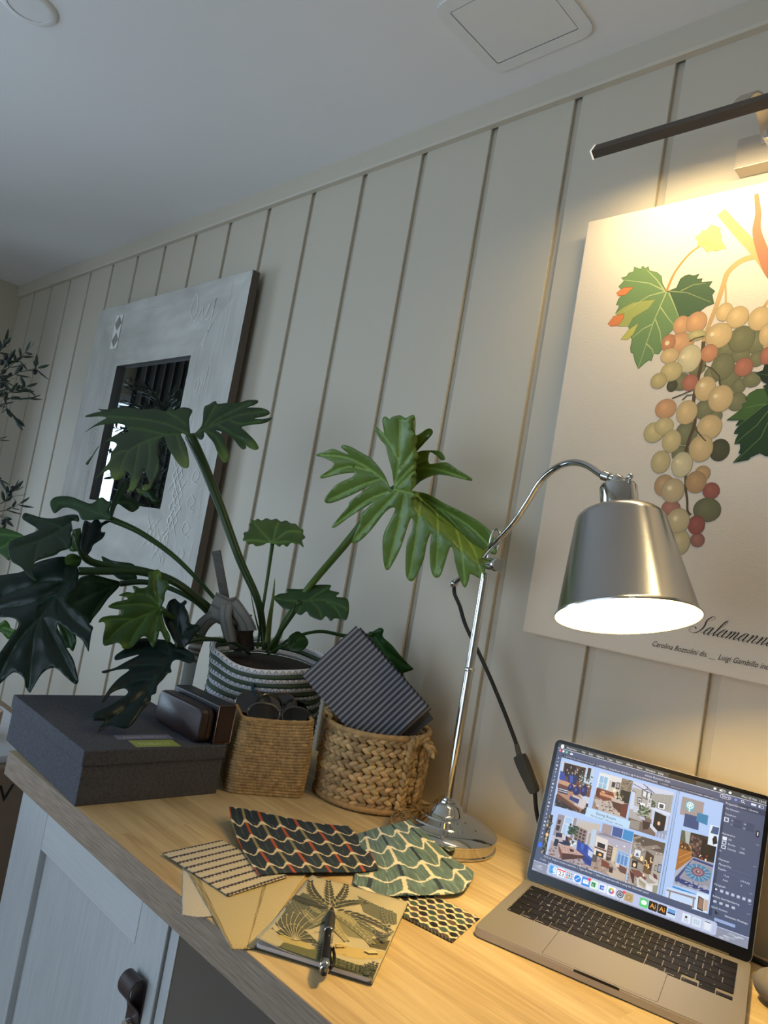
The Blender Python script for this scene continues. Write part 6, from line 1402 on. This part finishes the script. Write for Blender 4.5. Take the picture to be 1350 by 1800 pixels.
tf1 = lambda x, y: 1.56+.10*(765-y)/50.*.9-.0006*(y-765)*(y > 765)+.0002*(335-x)
leaf(L1, tf1, [[(333, 766), (290, 765), (230, 790), (210, 830)], [(333, 764), (290, 745), (230, 735), (170, 732)], [(290, 764), (250, 755), (225, 752)], [(262, 776), (262, 810), (255, 840)], [(245, 783), (238, 820), (232, 855)], [(225, 792), (200, 800), (175, 840)], [(310, 765), (318, 790), (326, 818)], [(285, 766), (284, 790), (270, 842)], [(325, 745), (300, 728), (280, 722)]], GD, GM, [(432, 1142, C14), (452, 1062, 1.50), (420, 985, 1.515), (385, 890, 1.535), (355, 815, 1.55), (334, 766, 1.56)][0:0] or [(466, 1142, C14), (455, 1062, 1.50), (422, 985, 1.515), (387, 890, 1.535), (357, 815, 1.55), (334, 766, 1.562)], srad=.0115, tips=((205, 838, 16), (232, 855, 14), (326, 815, 22), (258, 858, 12)))
L1b = [(333.8, 768), (341, 763), (345, 768.8), (353.5, 773), (358.4, 767.4), (359, 759), (367.5, 768.8), (376, 780), (384.4, 801), (392.9, 812.4), (400, 811), (401.3, 795.5), (395.7, 780), (388.7, 763), (378, 756), (397, 761.8), (411, 773), (419.6, 784), (427.4, 790), (433, 785.7), (426.7, 773), (416.8, 763), (423.8, 768.8), (433, 783), (440.7, 788.5), (449, 791), (454.8, 787), (447.8, 774.4), (433.7, 760), (424.5, 750.8), (440.7, 746.8), (466, 743.5), (478.7, 734), (460.4, 736.7), (446, 735.6), (466, 731.5), (474.5, 726), (468.9, 720), (454.8, 716.7), (433.7, 716.4), (446, 712), (453.4, 707.6), (452, 703.4), (435, 703.4), (419.6, 708), (401, 708), (383, 710), (378.8, 704.8), (367.5, 711), (358.4, 717.4), (354, 749)]
tf1b = lambda x, y: 1.555+.0016*(760-y)*(1 if y < 760 else .5)-.0003*(x-335)
leaf(L1b, tf1b, [[(336, 766), (365, 752), (420, 730), (474, 722)], [(365, 752), (385, 735), (440, 708)], [(356, 755), (380, 770), (396, 806)], [(380, 745), (420, 770), (445, 786)], [(400, 738), (425, 745), (460, 740)], [(360, 748), (372, 725), (380, 712)]], GD, GM, None, tips=((398, 805, 20), (445, 786, 14)))
# 2 bright leaf near the lamp
L2 = [(686, 857), (674.7, 833), (654.7, 808), (630.7, 793), (616, 785), (602.7, 782), (600, 786.7), (613, 798), (601, 794.7), (585, 789), (570, 794), (554.7, 800), (569, 805), (586.7, 814.7), (574.7, 828), (562.7, 837), (566.7, 841), (593, 834.7), (621, 831), (618.7, 838.7), (593, 850.7), (572, 873), (573, 884), (588, 882.7), (617, 870.7), (646.7, 856), (649, 856), (638.7, 864), (614.7, 881), (610.7, 890.7), (584, 924), (590.7, 926), (620, 905), (657, 882.7), (646.7, 892), (633, 906.7), (632, 921), (618, 952), (630.7, 952), (652, 932), (678.7, 898.7), (694, 892.5), (689, 908), (681, 924), (673, 945), (673, 977), (676, 996), (681, 1002.7), (689, 993), (705, 961), (718.7, 918.7), (725, 910.7), (724, 932), (714.7, 956), (713, 1006.7), (720, 1021), (729, 1017), (744, 985), (750.7, 953), (759, 936), (755.5, 964), (757, 998.7), (764, 1014.7), (774.7, 1010.7), (785, 980), (792, 961), (797, 969), (800, 988), (808, 1017), (817, 1033), (824, 1020), (827.5, 1009), (849, 1018), (853, 993), (852, 972), (864, 997), (857, 976), (860, 972), (870.7, 974.7), (873, 964), (864, 937), (841, 916), (806.7, 897), (780, 884), (753, 869), (729, 863), (724, 862), (732, 853), (742.7, 844), (766.7, 834.7), (790.7, 837), (826.7, 845), (828, 840), (804, 825), (785, 813), (764, 814.7), (754.7, 814.7), (753, 804), (757, 794.7), (769, 802.7), (776, 809), (782.7, 806.7), (777, 796), (766.7, 792), (742.7, 792), (732, 794.7), (745, 780), (760, 762.7), (758.7, 754.7), (750.7, 754), (737, 762.7), (730, 764), (730.7, 742.7), (728, 730), (721, 730.7), (713, 734.7), (702.7, 730), (689, 733), (685, 737), (677, 732), (672, 738.7), (674.7, 761), (662.7, 750.7), (658.7, 754.7), (668, 772), (677, 782.7), (681, 798.7), (689, 828), (692, 859)]
def tf2(x, y):
    t_ = 1.385-.00095*(x-693)+.00025*(y-860)
    if x > 800: t_ += .07*min(1, max(0, ((-.97*(x-693)+(y-865)*-1)+.0)/1.+0)/1.) if False else 0
    m_ = (865+(x-693)*.86)-y             # above the midrib on the right side
    if x > 730 and m_ > 0: t_ += min(.075, .0022*m_)
    if y > 900: t_ -= .00035*(y-900)*.4
    return t_
V2 = [[(693, 860), (730, 870), (770, 893), (805, 928), (832, 965), (846, 1008)], [(712, 864), (700, 925), (682, 997)], [(740, 875), (733, 935), (720, 1014)], [(768, 892), (770, 950), (766, 1008)], [(800, 923), (812, 970), (817, 1026)], [(689, 858), (658, 830), (612, 805), (562, 800)], [(658, 830), (612, 820), (568, 838)], [(668, 842), (630, 855), (580, 878)], [(690, 862), (645, 880), (590, 922)], [(700, 863), (668, 898), (624, 948)], [(694, 855), (702, 800), (703, 736)], [(698, 832), (725, 795), (754, 760)], [(696, 852), (725, 820), (770, 798)], [(700, 856), (745, 822), (822, 842)], [(700, 810), (685, 780), (664, 754)], [(765, 888), (825, 925), (868, 968)]]
leaf(L2, tf2, V2, (94, 122, 50), (128, 156, 76), [(478, 1146, C14), (505, 1085, 1.475), (545, 1030, 1.455), (600, 965, 1.478), (660, 893, 1.462), (694, 861, 1.395)], step=7, srad=.0095, vein_d=.0030, fold=.010)
# 3, 4, 5 small leaves
leaf([(478.9, 955.4), (470, 954), (462, 958), (450, 960), (444, 956), (436, 957), (433, 951), (426.7, 950), (429, 943), (428, 936.7), (436, 934), (439.7, 928), (437, 921), (443, 919), (440, 912), (447, 915), (453, 912), (460, 915), (468, 911), (477, 914), (486, 912), (494, 917), (503, 915), (511, 920), (520, 921), (526, 928), (533, 931), (533, 939), (537, 945), (531, 950), (534, 962), (524, 955), (520, 957), (512, 954), (504.4, 961), (497, 957), (490.8, 961), (485, 957)], lambda x, y: 1.53+.0022*(950-y), [[(479, 955), (460, 935), (446, 918)], [(479, 955), (485, 930), (490, 917)], [(479, 955), (505, 935), (530, 935)], [(479, 955), (450, 950), (430, 950)], [(479, 955), (505, 952), (525, 958)]], (66, 96, 40), (96, 128, 54), [(452, 1140, C14), (462, 1070, 1.50), (471, 1010, 1.515), (479, 955, 1.53)], srad=.0042)
leaf([(526, 1058), (515, 1068), (501, 1071), (489, 1061), (481, 1051), (491, 1044), (506, 1042), (504.4, 1035.5), (535, 1035.5), (552, 1028.7), (581, 1028.7), (579.4, 1037), (596.4, 1042), (589.6, 1049), (610, 1052.5), (613.5, 1071), (608, 1090), (589.6, 1086.6), (581, 1091.7), (572.6, 1083), (564, 1090), (545, 1083), (538.5, 1074.7), (528, 1081.5), (518, 1073)], lambda x, y: 1.43+.0012*(1060-y)-.0003*(x-530), [[(527, 1057), (570, 1055), (610, 1070)], [(527, 1057), (500, 1055), (484, 1052)], [(540, 1056), (565, 1040), (580, 1032)], [(545, 1056), (560, 1070), (566, 1086)], [(570, 1056), (590, 1070), (600, 1086)], [(530, 1056), (528, 1068), (524, 1078)]], (38, 62, 32), (58, 86, 42), [(468, 1146, 1.48), (492, 1112, 1.46), (515, 1078, 1.44), (527, 1058, 1.43)], srad=.006)
leaf([(508, 1119), (521.5, 1110), (530, 1113), (538.5, 1120.6), (542, 1131), (531.7, 1143), (511, 1143), (506, 1132.6)], lambda x, y: 1.44+.001*(1125-y), [[(536, 1120), (520, 1128), (510, 1138)]], GD, GM, [(470, 1150, 1.48), (492, 1138, 1.46), (520, 1128, 1.44)], srad=.0035)
# 6 leaf behind the books
leaf([(648, 1114), (655, 1110), (668, 1103.5), (674.5, 1107.7), (673, 1119), (689, 1133.8), (702, 1150), (718.5, 1168), (726.6, 1176), (716, 1181), (708.7, 1184), (713, 1196), (712, 1207), (705.5, 1205.5), (682.6, 1180), (663, 1150)], lambda x, y: 1.50-.0004*(x-660), [[(655, 1115), (680, 1150), (708, 1200)], [(675, 1142), (700, 1160), (722, 1175)]], (34, 68, 32), (56, 96, 44), [(482, 1148, C14), (508, 1124, 1.49), (560, 1110, 1.49), (610, 1118, 1.50), (655, 1116, 1.50)], srad=.0045)
# sheaths of new growth
for pts, r_ in (([(470, 1130, 1.485), (474, 1090, 1.485), (480, 1050, 1.488), (483, 1016, 1.49)], .0075), ([(458, 1118, 1.5), (448, 1080, 1.505), (438, 1028, 1.51)], .004)):
    sp = spline(pts, 6); m_ = MB(); m_.tube([od(x, y, z) for x, y, z in sp], [r_*(1-(i/(len(sp)-1))**1.6*.96) for i in range(len(sp))], 8, 0, rgb(120, 138, 74), flat=.5); m_.build('new_shoot', M['leafy'], t, smooth=180)
# 7 arching leaf upper left
leaf([(196, 913), (192, 896), (196, 884), (188, 880), (178, 874), (161.5, 885), (148, 882), (124, 873), (100.7, 873), (91, 878), (88, 886), (91, 897), (97, 902), (110, 893), (122, 893), (135, 899), (140, 908), (146, 914), (160, 914), (177.8, 913)], lambda x, y: 1.50+.0018*(905-y)+.0002*(200-x), [[(195, 911), (160, 898), (125, 885), (96, 884)], [(180, 905), (172, 890), (178, 878)]], (32, 62, 30), (44, 76, 34), [(386, 1062, C14), (345, 1016, 1.50), (300, 973, 1.505), (245, 935, 1.505), (196, 913, 1.505)], srad=.0066)
leaf([(196, 912), (193, 898), (197, 882), (203, 868), (212, 852), (219, 844), (224, 848), (221, 862), (219, 868), (232, 874), (243, 884), (244.5, 892), (238, 898), (231, 900), (219, 893), (208, 886), (203, 893)], lambda x, y: 1.51+.0012*(900-y)+.0009*(x-200), [[(196, 910), (205, 884), (220, 850)], [(205, 884), (225, 882), (240, 893)]], (30, 52, 40), (44, 72, 44))
# 8 broad left leaf
leaf([(138, 917), (126, 915.6), (127.4, 930), (124.5, 939), (127.4, 949.6), (123, 963), (106.7, 969), (96, 976), (66.7, 985), (59, 992.6), (56, 1006), (65, 1022), (53, 1015), (37, 997), (20.7, 986.7), (15, 972), (16, 954), (29.6, 946.7), (59, 936), (67, 931), (59, 924.4), (49, 918.5), (39, 911), (43, 902), (55, 904.4), (74, 910), (95, 911), (120, 905), (135, 905), (139, 911)], lambda x, y: 1.44+.0011*(x-80)*.5-.0016*(y-930), [[(136, 912), (110, 928), (75, 948), (25, 965)], [(110, 928), (90, 920), (50, 908)], [(95, 938), (110, 950), (118, 964)], [(70, 950), (62, 975), (58, 1005)]], (26, 50, 34), (34, 64, 40), [(380, 1075, C14), (310, 1022, 1.48), (250, 1002, 1.47), (192, 995, 1.46), (150, 980, 1.45), (134, 930, 1.44)], srad=.0085, fold=.009)
# 9 big dark front leaf
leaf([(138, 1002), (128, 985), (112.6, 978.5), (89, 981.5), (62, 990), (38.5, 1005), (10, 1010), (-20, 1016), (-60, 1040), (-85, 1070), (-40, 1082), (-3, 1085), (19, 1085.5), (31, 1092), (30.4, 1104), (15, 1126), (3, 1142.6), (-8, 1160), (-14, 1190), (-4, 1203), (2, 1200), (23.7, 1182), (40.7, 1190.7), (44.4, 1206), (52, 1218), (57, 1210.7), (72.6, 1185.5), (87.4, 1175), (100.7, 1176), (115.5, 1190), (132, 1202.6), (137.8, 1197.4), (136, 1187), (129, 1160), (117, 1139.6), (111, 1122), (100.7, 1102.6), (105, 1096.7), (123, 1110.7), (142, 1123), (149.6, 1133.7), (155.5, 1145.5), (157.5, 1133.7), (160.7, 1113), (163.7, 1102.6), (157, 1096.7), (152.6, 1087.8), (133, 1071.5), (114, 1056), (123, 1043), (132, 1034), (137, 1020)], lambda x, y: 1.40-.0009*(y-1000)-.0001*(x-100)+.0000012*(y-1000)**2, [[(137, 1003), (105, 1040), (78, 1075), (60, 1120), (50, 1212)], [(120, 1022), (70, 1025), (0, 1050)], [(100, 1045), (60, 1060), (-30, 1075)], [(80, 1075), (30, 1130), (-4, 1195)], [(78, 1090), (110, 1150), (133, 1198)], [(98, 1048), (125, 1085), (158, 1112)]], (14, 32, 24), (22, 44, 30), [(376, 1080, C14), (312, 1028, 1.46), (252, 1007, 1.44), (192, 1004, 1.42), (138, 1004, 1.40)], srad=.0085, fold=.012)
# 10 leaf behind it
leaf([(212, 1026), (190, 1017), (166, 1011), (150, 1012), (139, 1017), (122, 1036), (112, 1056), (118, 1070), (136, 1082), (148, 1088), (158, 1096), (163, 1088), (176, 1072), (189.6, 1052.6)], lambda x, y: 1.50+.0006*(y-1026), [[(211, 1026), (180, 1038), (130, 1060)], [(200, 1030), (180, 1055), (160, 1085)], [(195, 1026), (165, 1022), (140, 1026)]], (26, 52, 30), (40, 70, 36), [(372, 1086, C14), (341, 1056, 1.495), (296, 1033, 1.50), (252, 1023, 1.50), (212, 1026, 1.50)], srad=.0066)
leaf([(100, 1090), (112, 1086), (126, 1104), (134, 1122), (132, 1136), (127.4, 1145), (122, 1139), (115, 1137), (108, 1115)], lambda x, y: 1.46, [[(104, 1092), (118, 1115), (126, 1140)]], (34, 64, 34), (50, 84, 40))
# 11 mid green leaf
leaf([(261, 1006.5), (268, 1004), (277, 1001), (283, 1006.5), (284, 1018), (290, 1018), (295, 1021), (297, 1031), (290.4, 1042), (288.8, 1055.4), (284.7, 1065), (285.5, 1081.5), (290.4, 1101), (298.6, 1117.4), (298.6, 1128.8), (290.4, 1125.5), (281.4, 1109), (277.4, 1122), (269, 1138.5), (257.8, 1120.6), (248, 1120.6), (231.7, 1138.5), (216, 1140), (213.8, 1135), (205.6, 1130), (183.6, 1135), (181, 1120.6), (185, 1099.4), (181, 1093), (173, 1094.5), (178, 1086), (192.6, 1082), (210.5, 1080.7), (213, 1073), (205.6, 1071), (190, 1066.8), (202, 1058.7), (225, 1053), (216, 1048), (208, 1047), (222, 1040.7), (235.8, 1041.6), (232.5, 1030), (240, 1031), (248, 1034), (260, 1029)], lambda x, y: 1.36+.0002*(x-250)+.0004*(1080-y), [[(282, 1070), (245, 1085), (215, 1100), (188, 1128)], [(282, 1070), (250, 1062), (195, 1066)], [(282, 1068), (255, 1045), (215, 1048)], [(280, 1066), (275, 1035), (274, 1006)], [(281, 1072), (272, 1100), (269, 1132)], [(282, 1074), (290, 1105), (296, 1124)], [(262, 1078), (240, 1110), (226, 1136)], [(240, 1088), (205, 1088), (178, 1090)]], (44, 70, 26), (62, 92, 34), [(395, 1128, 1.47), (350, 1118, 1.44), (310, 1092, 1.40), (283, 1070, 1.365)], srad=.0055, fold=.008, tips=((218, 1138, 10), (277, 1008, 12), (184, 1098, 10)))
# 12 dark upright leaf
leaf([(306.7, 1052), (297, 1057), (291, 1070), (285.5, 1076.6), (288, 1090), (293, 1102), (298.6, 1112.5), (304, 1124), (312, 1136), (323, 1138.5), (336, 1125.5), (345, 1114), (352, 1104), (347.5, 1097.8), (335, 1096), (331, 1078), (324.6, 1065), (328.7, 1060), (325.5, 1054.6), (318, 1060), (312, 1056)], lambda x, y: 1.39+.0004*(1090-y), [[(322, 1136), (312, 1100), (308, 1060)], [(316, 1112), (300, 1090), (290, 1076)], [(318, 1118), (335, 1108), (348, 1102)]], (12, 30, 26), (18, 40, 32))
# 13 drooping leaf over the box
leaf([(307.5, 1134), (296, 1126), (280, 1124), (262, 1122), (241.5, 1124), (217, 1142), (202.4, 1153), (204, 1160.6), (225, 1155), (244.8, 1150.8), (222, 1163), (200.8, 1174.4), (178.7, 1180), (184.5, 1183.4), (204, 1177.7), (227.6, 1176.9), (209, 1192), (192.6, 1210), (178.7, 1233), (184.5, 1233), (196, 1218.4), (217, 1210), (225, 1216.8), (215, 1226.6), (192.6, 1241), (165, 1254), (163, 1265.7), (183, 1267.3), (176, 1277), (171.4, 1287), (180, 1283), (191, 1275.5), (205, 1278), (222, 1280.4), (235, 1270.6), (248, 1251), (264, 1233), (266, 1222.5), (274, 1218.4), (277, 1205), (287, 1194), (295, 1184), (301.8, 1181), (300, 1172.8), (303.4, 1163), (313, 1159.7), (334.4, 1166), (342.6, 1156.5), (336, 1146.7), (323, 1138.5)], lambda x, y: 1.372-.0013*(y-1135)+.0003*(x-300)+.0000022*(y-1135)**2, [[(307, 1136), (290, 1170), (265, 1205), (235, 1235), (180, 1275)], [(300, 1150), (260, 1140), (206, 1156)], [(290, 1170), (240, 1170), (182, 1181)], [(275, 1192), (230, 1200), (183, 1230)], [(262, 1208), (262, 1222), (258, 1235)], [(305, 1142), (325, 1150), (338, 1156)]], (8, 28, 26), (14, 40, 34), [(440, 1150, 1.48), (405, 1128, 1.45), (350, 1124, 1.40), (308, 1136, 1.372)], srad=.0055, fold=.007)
# 14, 15, 16 small dark and curled pieces, 17, 18 leaves at the left edge
leaf([(148, 916), (143, 943), (141, 958), (145, 970), (152, 976), (160, 968), (164.5, 957.8), (180.7, 946), (185, 935.6), (178, 935.6), (180, 925), (195.6, 916), (186, 915), (178, 919), (172, 913), (165, 914), (160, 919)], lambda x, y: 1.455+.001*(x-160)-.001*(y-940), [[(168, 916), (160, 940), (150, 970)]], (10, 26, 30), (18, 40, 40))
leaf([(114, 980), (127, 973), (142, 980), (141, 992), (132, 998), (124.5, 999), (116, 993)], lambda x, y: 1.39+.0012*(y-985), [[(140, 985), (118, 985)]], (34, 60, 26), (50, 82, 34), tips=((120, 985, 8),))
leaf([(126, 938), (136, 940), (141, 955), (140, 968), (122, 968), (125, 952)], lambda x, y: 1.49, [], (58, 96, 36), (76, 118, 44))
leaf([(-60, 930), (-30, 922), (0, 927), (18, 931), (41, 941), (34, 950), (20, 958), (17, 985), (4, 976), (-20, 962), (-60, 965)], lambda x, y: 1.56+.001*(960-y), [[(38, 943), (0, 940), (-50, 945)], [(20, 950), (5, 962), (-10, 966)]], (50, 84, 38), (70, 108, 50))
leaf([(-20, 1100), (0, 1095), (9, 1090), (16, 1096.7), (19, 1104), (28, 1108.5), (22, 1117), (15, 1124), (9, 1119), (0, 1110.7), (-20, 1112)], lambda x, y: 1.52, [[(26, 1110), (5, 1103), (-15, 1106)]], (64, 104, 40), (84, 126, 52))
leaf([(240, 858), (255, 862), (266, 864), (278, 880), (272, 886), (258, 876), (244, 868)], lambda x, y: 1.58, [], (30, 56, 30), (46, 78, 34), tips=((248, 862, 8),))
leaf([(178, 978), (196, 985), (214, 988), (230, 990), (238, 996), (226, 1000), (240, 1012), (238, 1020), (220, 1020), (206, 1016), (190, 1000)], lambda x, y: 1.57, [[(184, 984), (210, 1002), (232, 1014)]], (40, 62, 44), (52, 76, 52))
# stake and tie
t = thing('plant_stake', 'grey wooden stake standing in the planter', 'stake', od(412, 1135, 1.475))
m = MB(); P0, P1 = od(412, 1142, 1.47), od(380, 968, 1.475); d = (P1-P0).normalized(); sx_ = d.cross(_f).normalized(); sy_ = sx_.cross(d).normalized()
f = Matrix(((sx_.x, sy_.x, d.x, P0.x), (sx_.y, sy_.y, d.y, P0.y), (sx_.z, sy_.z, d.z, P0.z), (0, 0, 0, 1)))
m.box(-.0085, .0085, -.004, .004, 0, (P1-P0).length, fr=f); m.build('stake_bar', mat('stake_wood', (96, 96, 94), .8, var=(30, .25, (1, 1, 6))), t, smooth=0, bevel=.001)
t = thing('cloth_tie', 'grey striped cloth strip knotted around the stalks and stake', 'tie', od(405, 1080, 1.45))
def tiec(u, v): return rgb(126, 126, 120) if int(u*7) % 3 else rgb(92, 94, 92)
strip([od(372, 1062, 1.452), od(386, 1070, 1.44), od(402, 1076, 1.438), od(420, 1072, 1.445)], (.052, .056), 'knot', M['attrm'], t, tiec, wd=V((0, 0, 1))*1.+_r*.15)
strip([od(398, 1062, 1.436), od(396, 1085, 1.43), od(402, 1115, 1.436), od(405, 1128, 1.44)], (.030, .022), 'tail', M['attrm'], t, tiec)
strip([od(408, 1062, 1.434), od(420, 1078, 1.43), od(430, 1092, 1.432), od(436, 1108, 1.44)], (.034, .040), 'tail', M['attrm'], t, tiec)
strip([od(388, 1080, 1.44), od(372, 1086, 1.446), od(358, 1098, 1.452), od(349, 1112, 1.46)], (.024, .030), 'tail', M['attrm'], t, tiec)

# ------------------------------------------------------------------ olive tree left of the mirror
TR0 = V((-2.52, -.52, Z0)); rnd = random.Random(5)
t = thing('olive_tree', 'potted olive tree with small dark fruit at the far left by the wall', 'tree', TR0)
MB().tube(spline([tuple(TR0+V((0, 0, .26))), tuple(TR0+V((.02, .01, .7))), tuple(TR0+V((-.03, .02, 1.2))), tuple(TR0+V((-.05, -.02, 1.70)))], 6), [.02-.0006*k for k in range(19)], 10).build('trunk', mat('olive_bark', (84, 78, 70), .9, bump=(60, .8)), t, smooth=180)
MB().lathe([(.001, 0), (.14, 0), (.17, .28), (.165, .285), (.15, .27), (.001, .26)], TR0, seg=40).build('pot', mat('grey_pot', (110, 110, 108), .8), t)
lf = MB(); br = MB(); olives = []
OA, OB = (40, 56, 46), (66, 82, 66)
def oleaf(p, d, L, w, c):
    d = d.normalized(); s = d.cross(V((rnd.random()-.5, rnd.random()-.5, rnd.random()+.2))).normalized(); n_ = s.cross(d)
    vs = [p]; 
    for f_, g_ in ((.2, .7), (.5, 1.), (.8, .62)):
        b = p+d*L*f_+n_*(.10*L*f_*f_); vs += [b+s*w*g_, b-s*w*g_]
    vs.append(p+d*L+n_*.10*L)
    lf.add(vs, [(0, 1, 2), (1, 3, 4, 2), (3, 5, 6, 4), (5, 7, 6)], 0, rgb(*c))
def sprig(pts, n, L=.05, w=.0065):
    sp = [V(p) for p in spline([tuple(p) for p in pts], 6)]
    br.tube(sp, [.0022*(1-.7*i/len(sp)) for i in range(len(sp))], 5)
    for k in range(n):
        f_ = (k+.6)/n*(len(sp)-1.01); i = int(f_); p = sp[i].lerp(sp[i+1], f_-i); d = (sp[i+1]-sp[i]).normalized()
        for s in (-1, 1):
            e = (V((rnd.random()-.5, rnd.random()-.5, rnd.random()-.5)).normalized()*.7+d.cross(V((.2, .3, 1)))*s*.8+d*.9)
            oleaf(p, e, L*(.7+.5*rnd.random()), w*(.8+.4*rnd.random()), mixc(OA, OB, rnd.random()))
    oleaf(sp[-1], d, L*1.1, w, mixc(OA, OB, rnd.random()))
for pts, n in (([(-60, 700), (5, 655), (30, 632), (46, 618)], 6), ([(-60, 690), (10, 665), (35, 654), (66, 647)], 7), ([(-60, 680), (8, 690), (30, 684), (46, 680)], 6), ([(-60, 690), (5, 698), (32, 702), (52, 700)], 6), ([(-60, 700), (0, 712), (16, 722), (26, 736)], 5), ([(-60, 640), (-8, 622), (4, 612), (8, 604)], 4), ([(-60, 905), (2, 885), (14, 872), (24, 862)], 4), ([(-60, 910), (5, 898), (22, 892), (34, 886)], 4), ([(-60, 905), (0, 908), (8, 916)], 4), ([(-60, 850), (-14, 838), (0, 842)], 3), ([(-60, 780), (-20, 774), (-6, 772)], 3), ([(-60, 670), (-5, 660), (12, 676), (10, 700)], 8), ([(-60, 690), (-6, 680), (6, 650), (14, 636)], 8)):
    sprig([od(x, y, 2.56-.0012*(x)) for x, y in pts], n)
for x, y in ((63, 638), (61.5, 653.5), (10, 628), (3, 637), (3, 677), (22, 859), (17, 868), (6, 918)): olives.append(od(x, y, 2.50))
for k in range(34):                # the rest of the crown, out of the frame but in the mirror
    a = rnd.random()*2*PI; z = .35+.62*rnd.random(); b = TR0+V((0, 0, z-Z0)); r_ = .22+.22*rnd.random()
    e = b+V((cos(a)*r_, sin(a)*r_*.8, .10+.1*rnd.random()))
    if e.y > -.34: e.y = -.34-.1*rnd.random()
    if e.x > -2.44: e.x = -2.44-.1*rnd.random()
    m_ = b.lerp(e, .5)+V((0, 0, .05)); sprig([b, m_, e], 9, .055)
    if k % 3 == 0: olives.append(e+V((0, 0, -.02)))
br.build('branches', mat('twig', (76, 78, 66), .9), t, smooth=180)
lf.build('foliage', mat('olive_leaf', (60, 76, 60), .5, attr=True, trans=.1), t, smooth=180, solid=.0006)
om = mat('olive_fruit', (22, 24, 28), .3)
for p in olives: MB().ball(p, 1, 12, 8, axes=(V((.0085, 0, 0)), V((0, .0085, 0)), V((0, 0, .0105)))).build('olive', om, t, smooth=180)
# folded ribbed curtain at the left window, seen in the mirror
t = thing('curtain', 'dark grey ribbed curtain hanging at the left window, reflected in the mirror', 'curtain', (X0+.08, -.82, ZC))
mb = MB(); mb.grid(lambda u, v: V((X0+.09+.028*sin(u*2*PI*9), -1.14+.47*u, ZC-.05-(ZC-.05-Z0-.05)*v)), 240, 4, 0, lambda u, v: rgb(*(((78, 80, 84) if int(u*18) % 2 else (120, 122, 124)))))
mb.build('curtain_cloth', M['attrm'], t, smooth=180, solid=.002)
# ------------------------------------------------------------------ light
w = bpy.data.worlds.new('sky'); scene.world = w; w.use_nodes = True
bg = w.node_tree.nodes['Background']; bg.inputs[0].default_value = (.55, .74, 1.0, 1); bg.inputs[1].default_value = .8
def area(name, loc, rot, sx, sy, power, col, spread=180):
    l = bpy.data.lights.new(name, 'AREA'); l.shape = 'RECTANGLE'; l.size = sx; l.size_y = sy; l.energy = power; l.color = col; l.spread = radians(spread)
    o = bpy.data.objects.new(name, l); COL.objects.link(o); o.location = loc; o.rotation_euler = rot; return o
# daylight through the rear glazing (sky light falls slightly downwards) and the left window
area('daylight_rear', ((WR[0]+WR[1])/2, Y0-.2, .25), (radians(90), 0, 0), 2.2, 1.6, 17, (.66, .83, 1.0), 160)
area('daylight_left', (X0-.22, (WL[0]+WL[1])/2-.1, .25), (radians(90), 0, radians(-90)), 1.8, 1.6, 56, (.62, .80, 1.0), 170)
# picture light
pl_ = area('picture_led', (.1275, LY+.0140, LZ-.002), (0, 0, 0), .45, .014, 2.4, (1.0, .76, .39), 170)
pl_.rotation_euler = (radians(22), 0, 0)
vs = scene.view_settings; vs.view_transform = 'Standard'; vs.look = 'None'; vs.gamma = 1; vs.use_curve_mapping = False; vs.exposure = 0
scene.cycles.use_denoising = True
scene.cycles.max_bounces = 8
scene.cycles.sample_clamp_indirect = 4
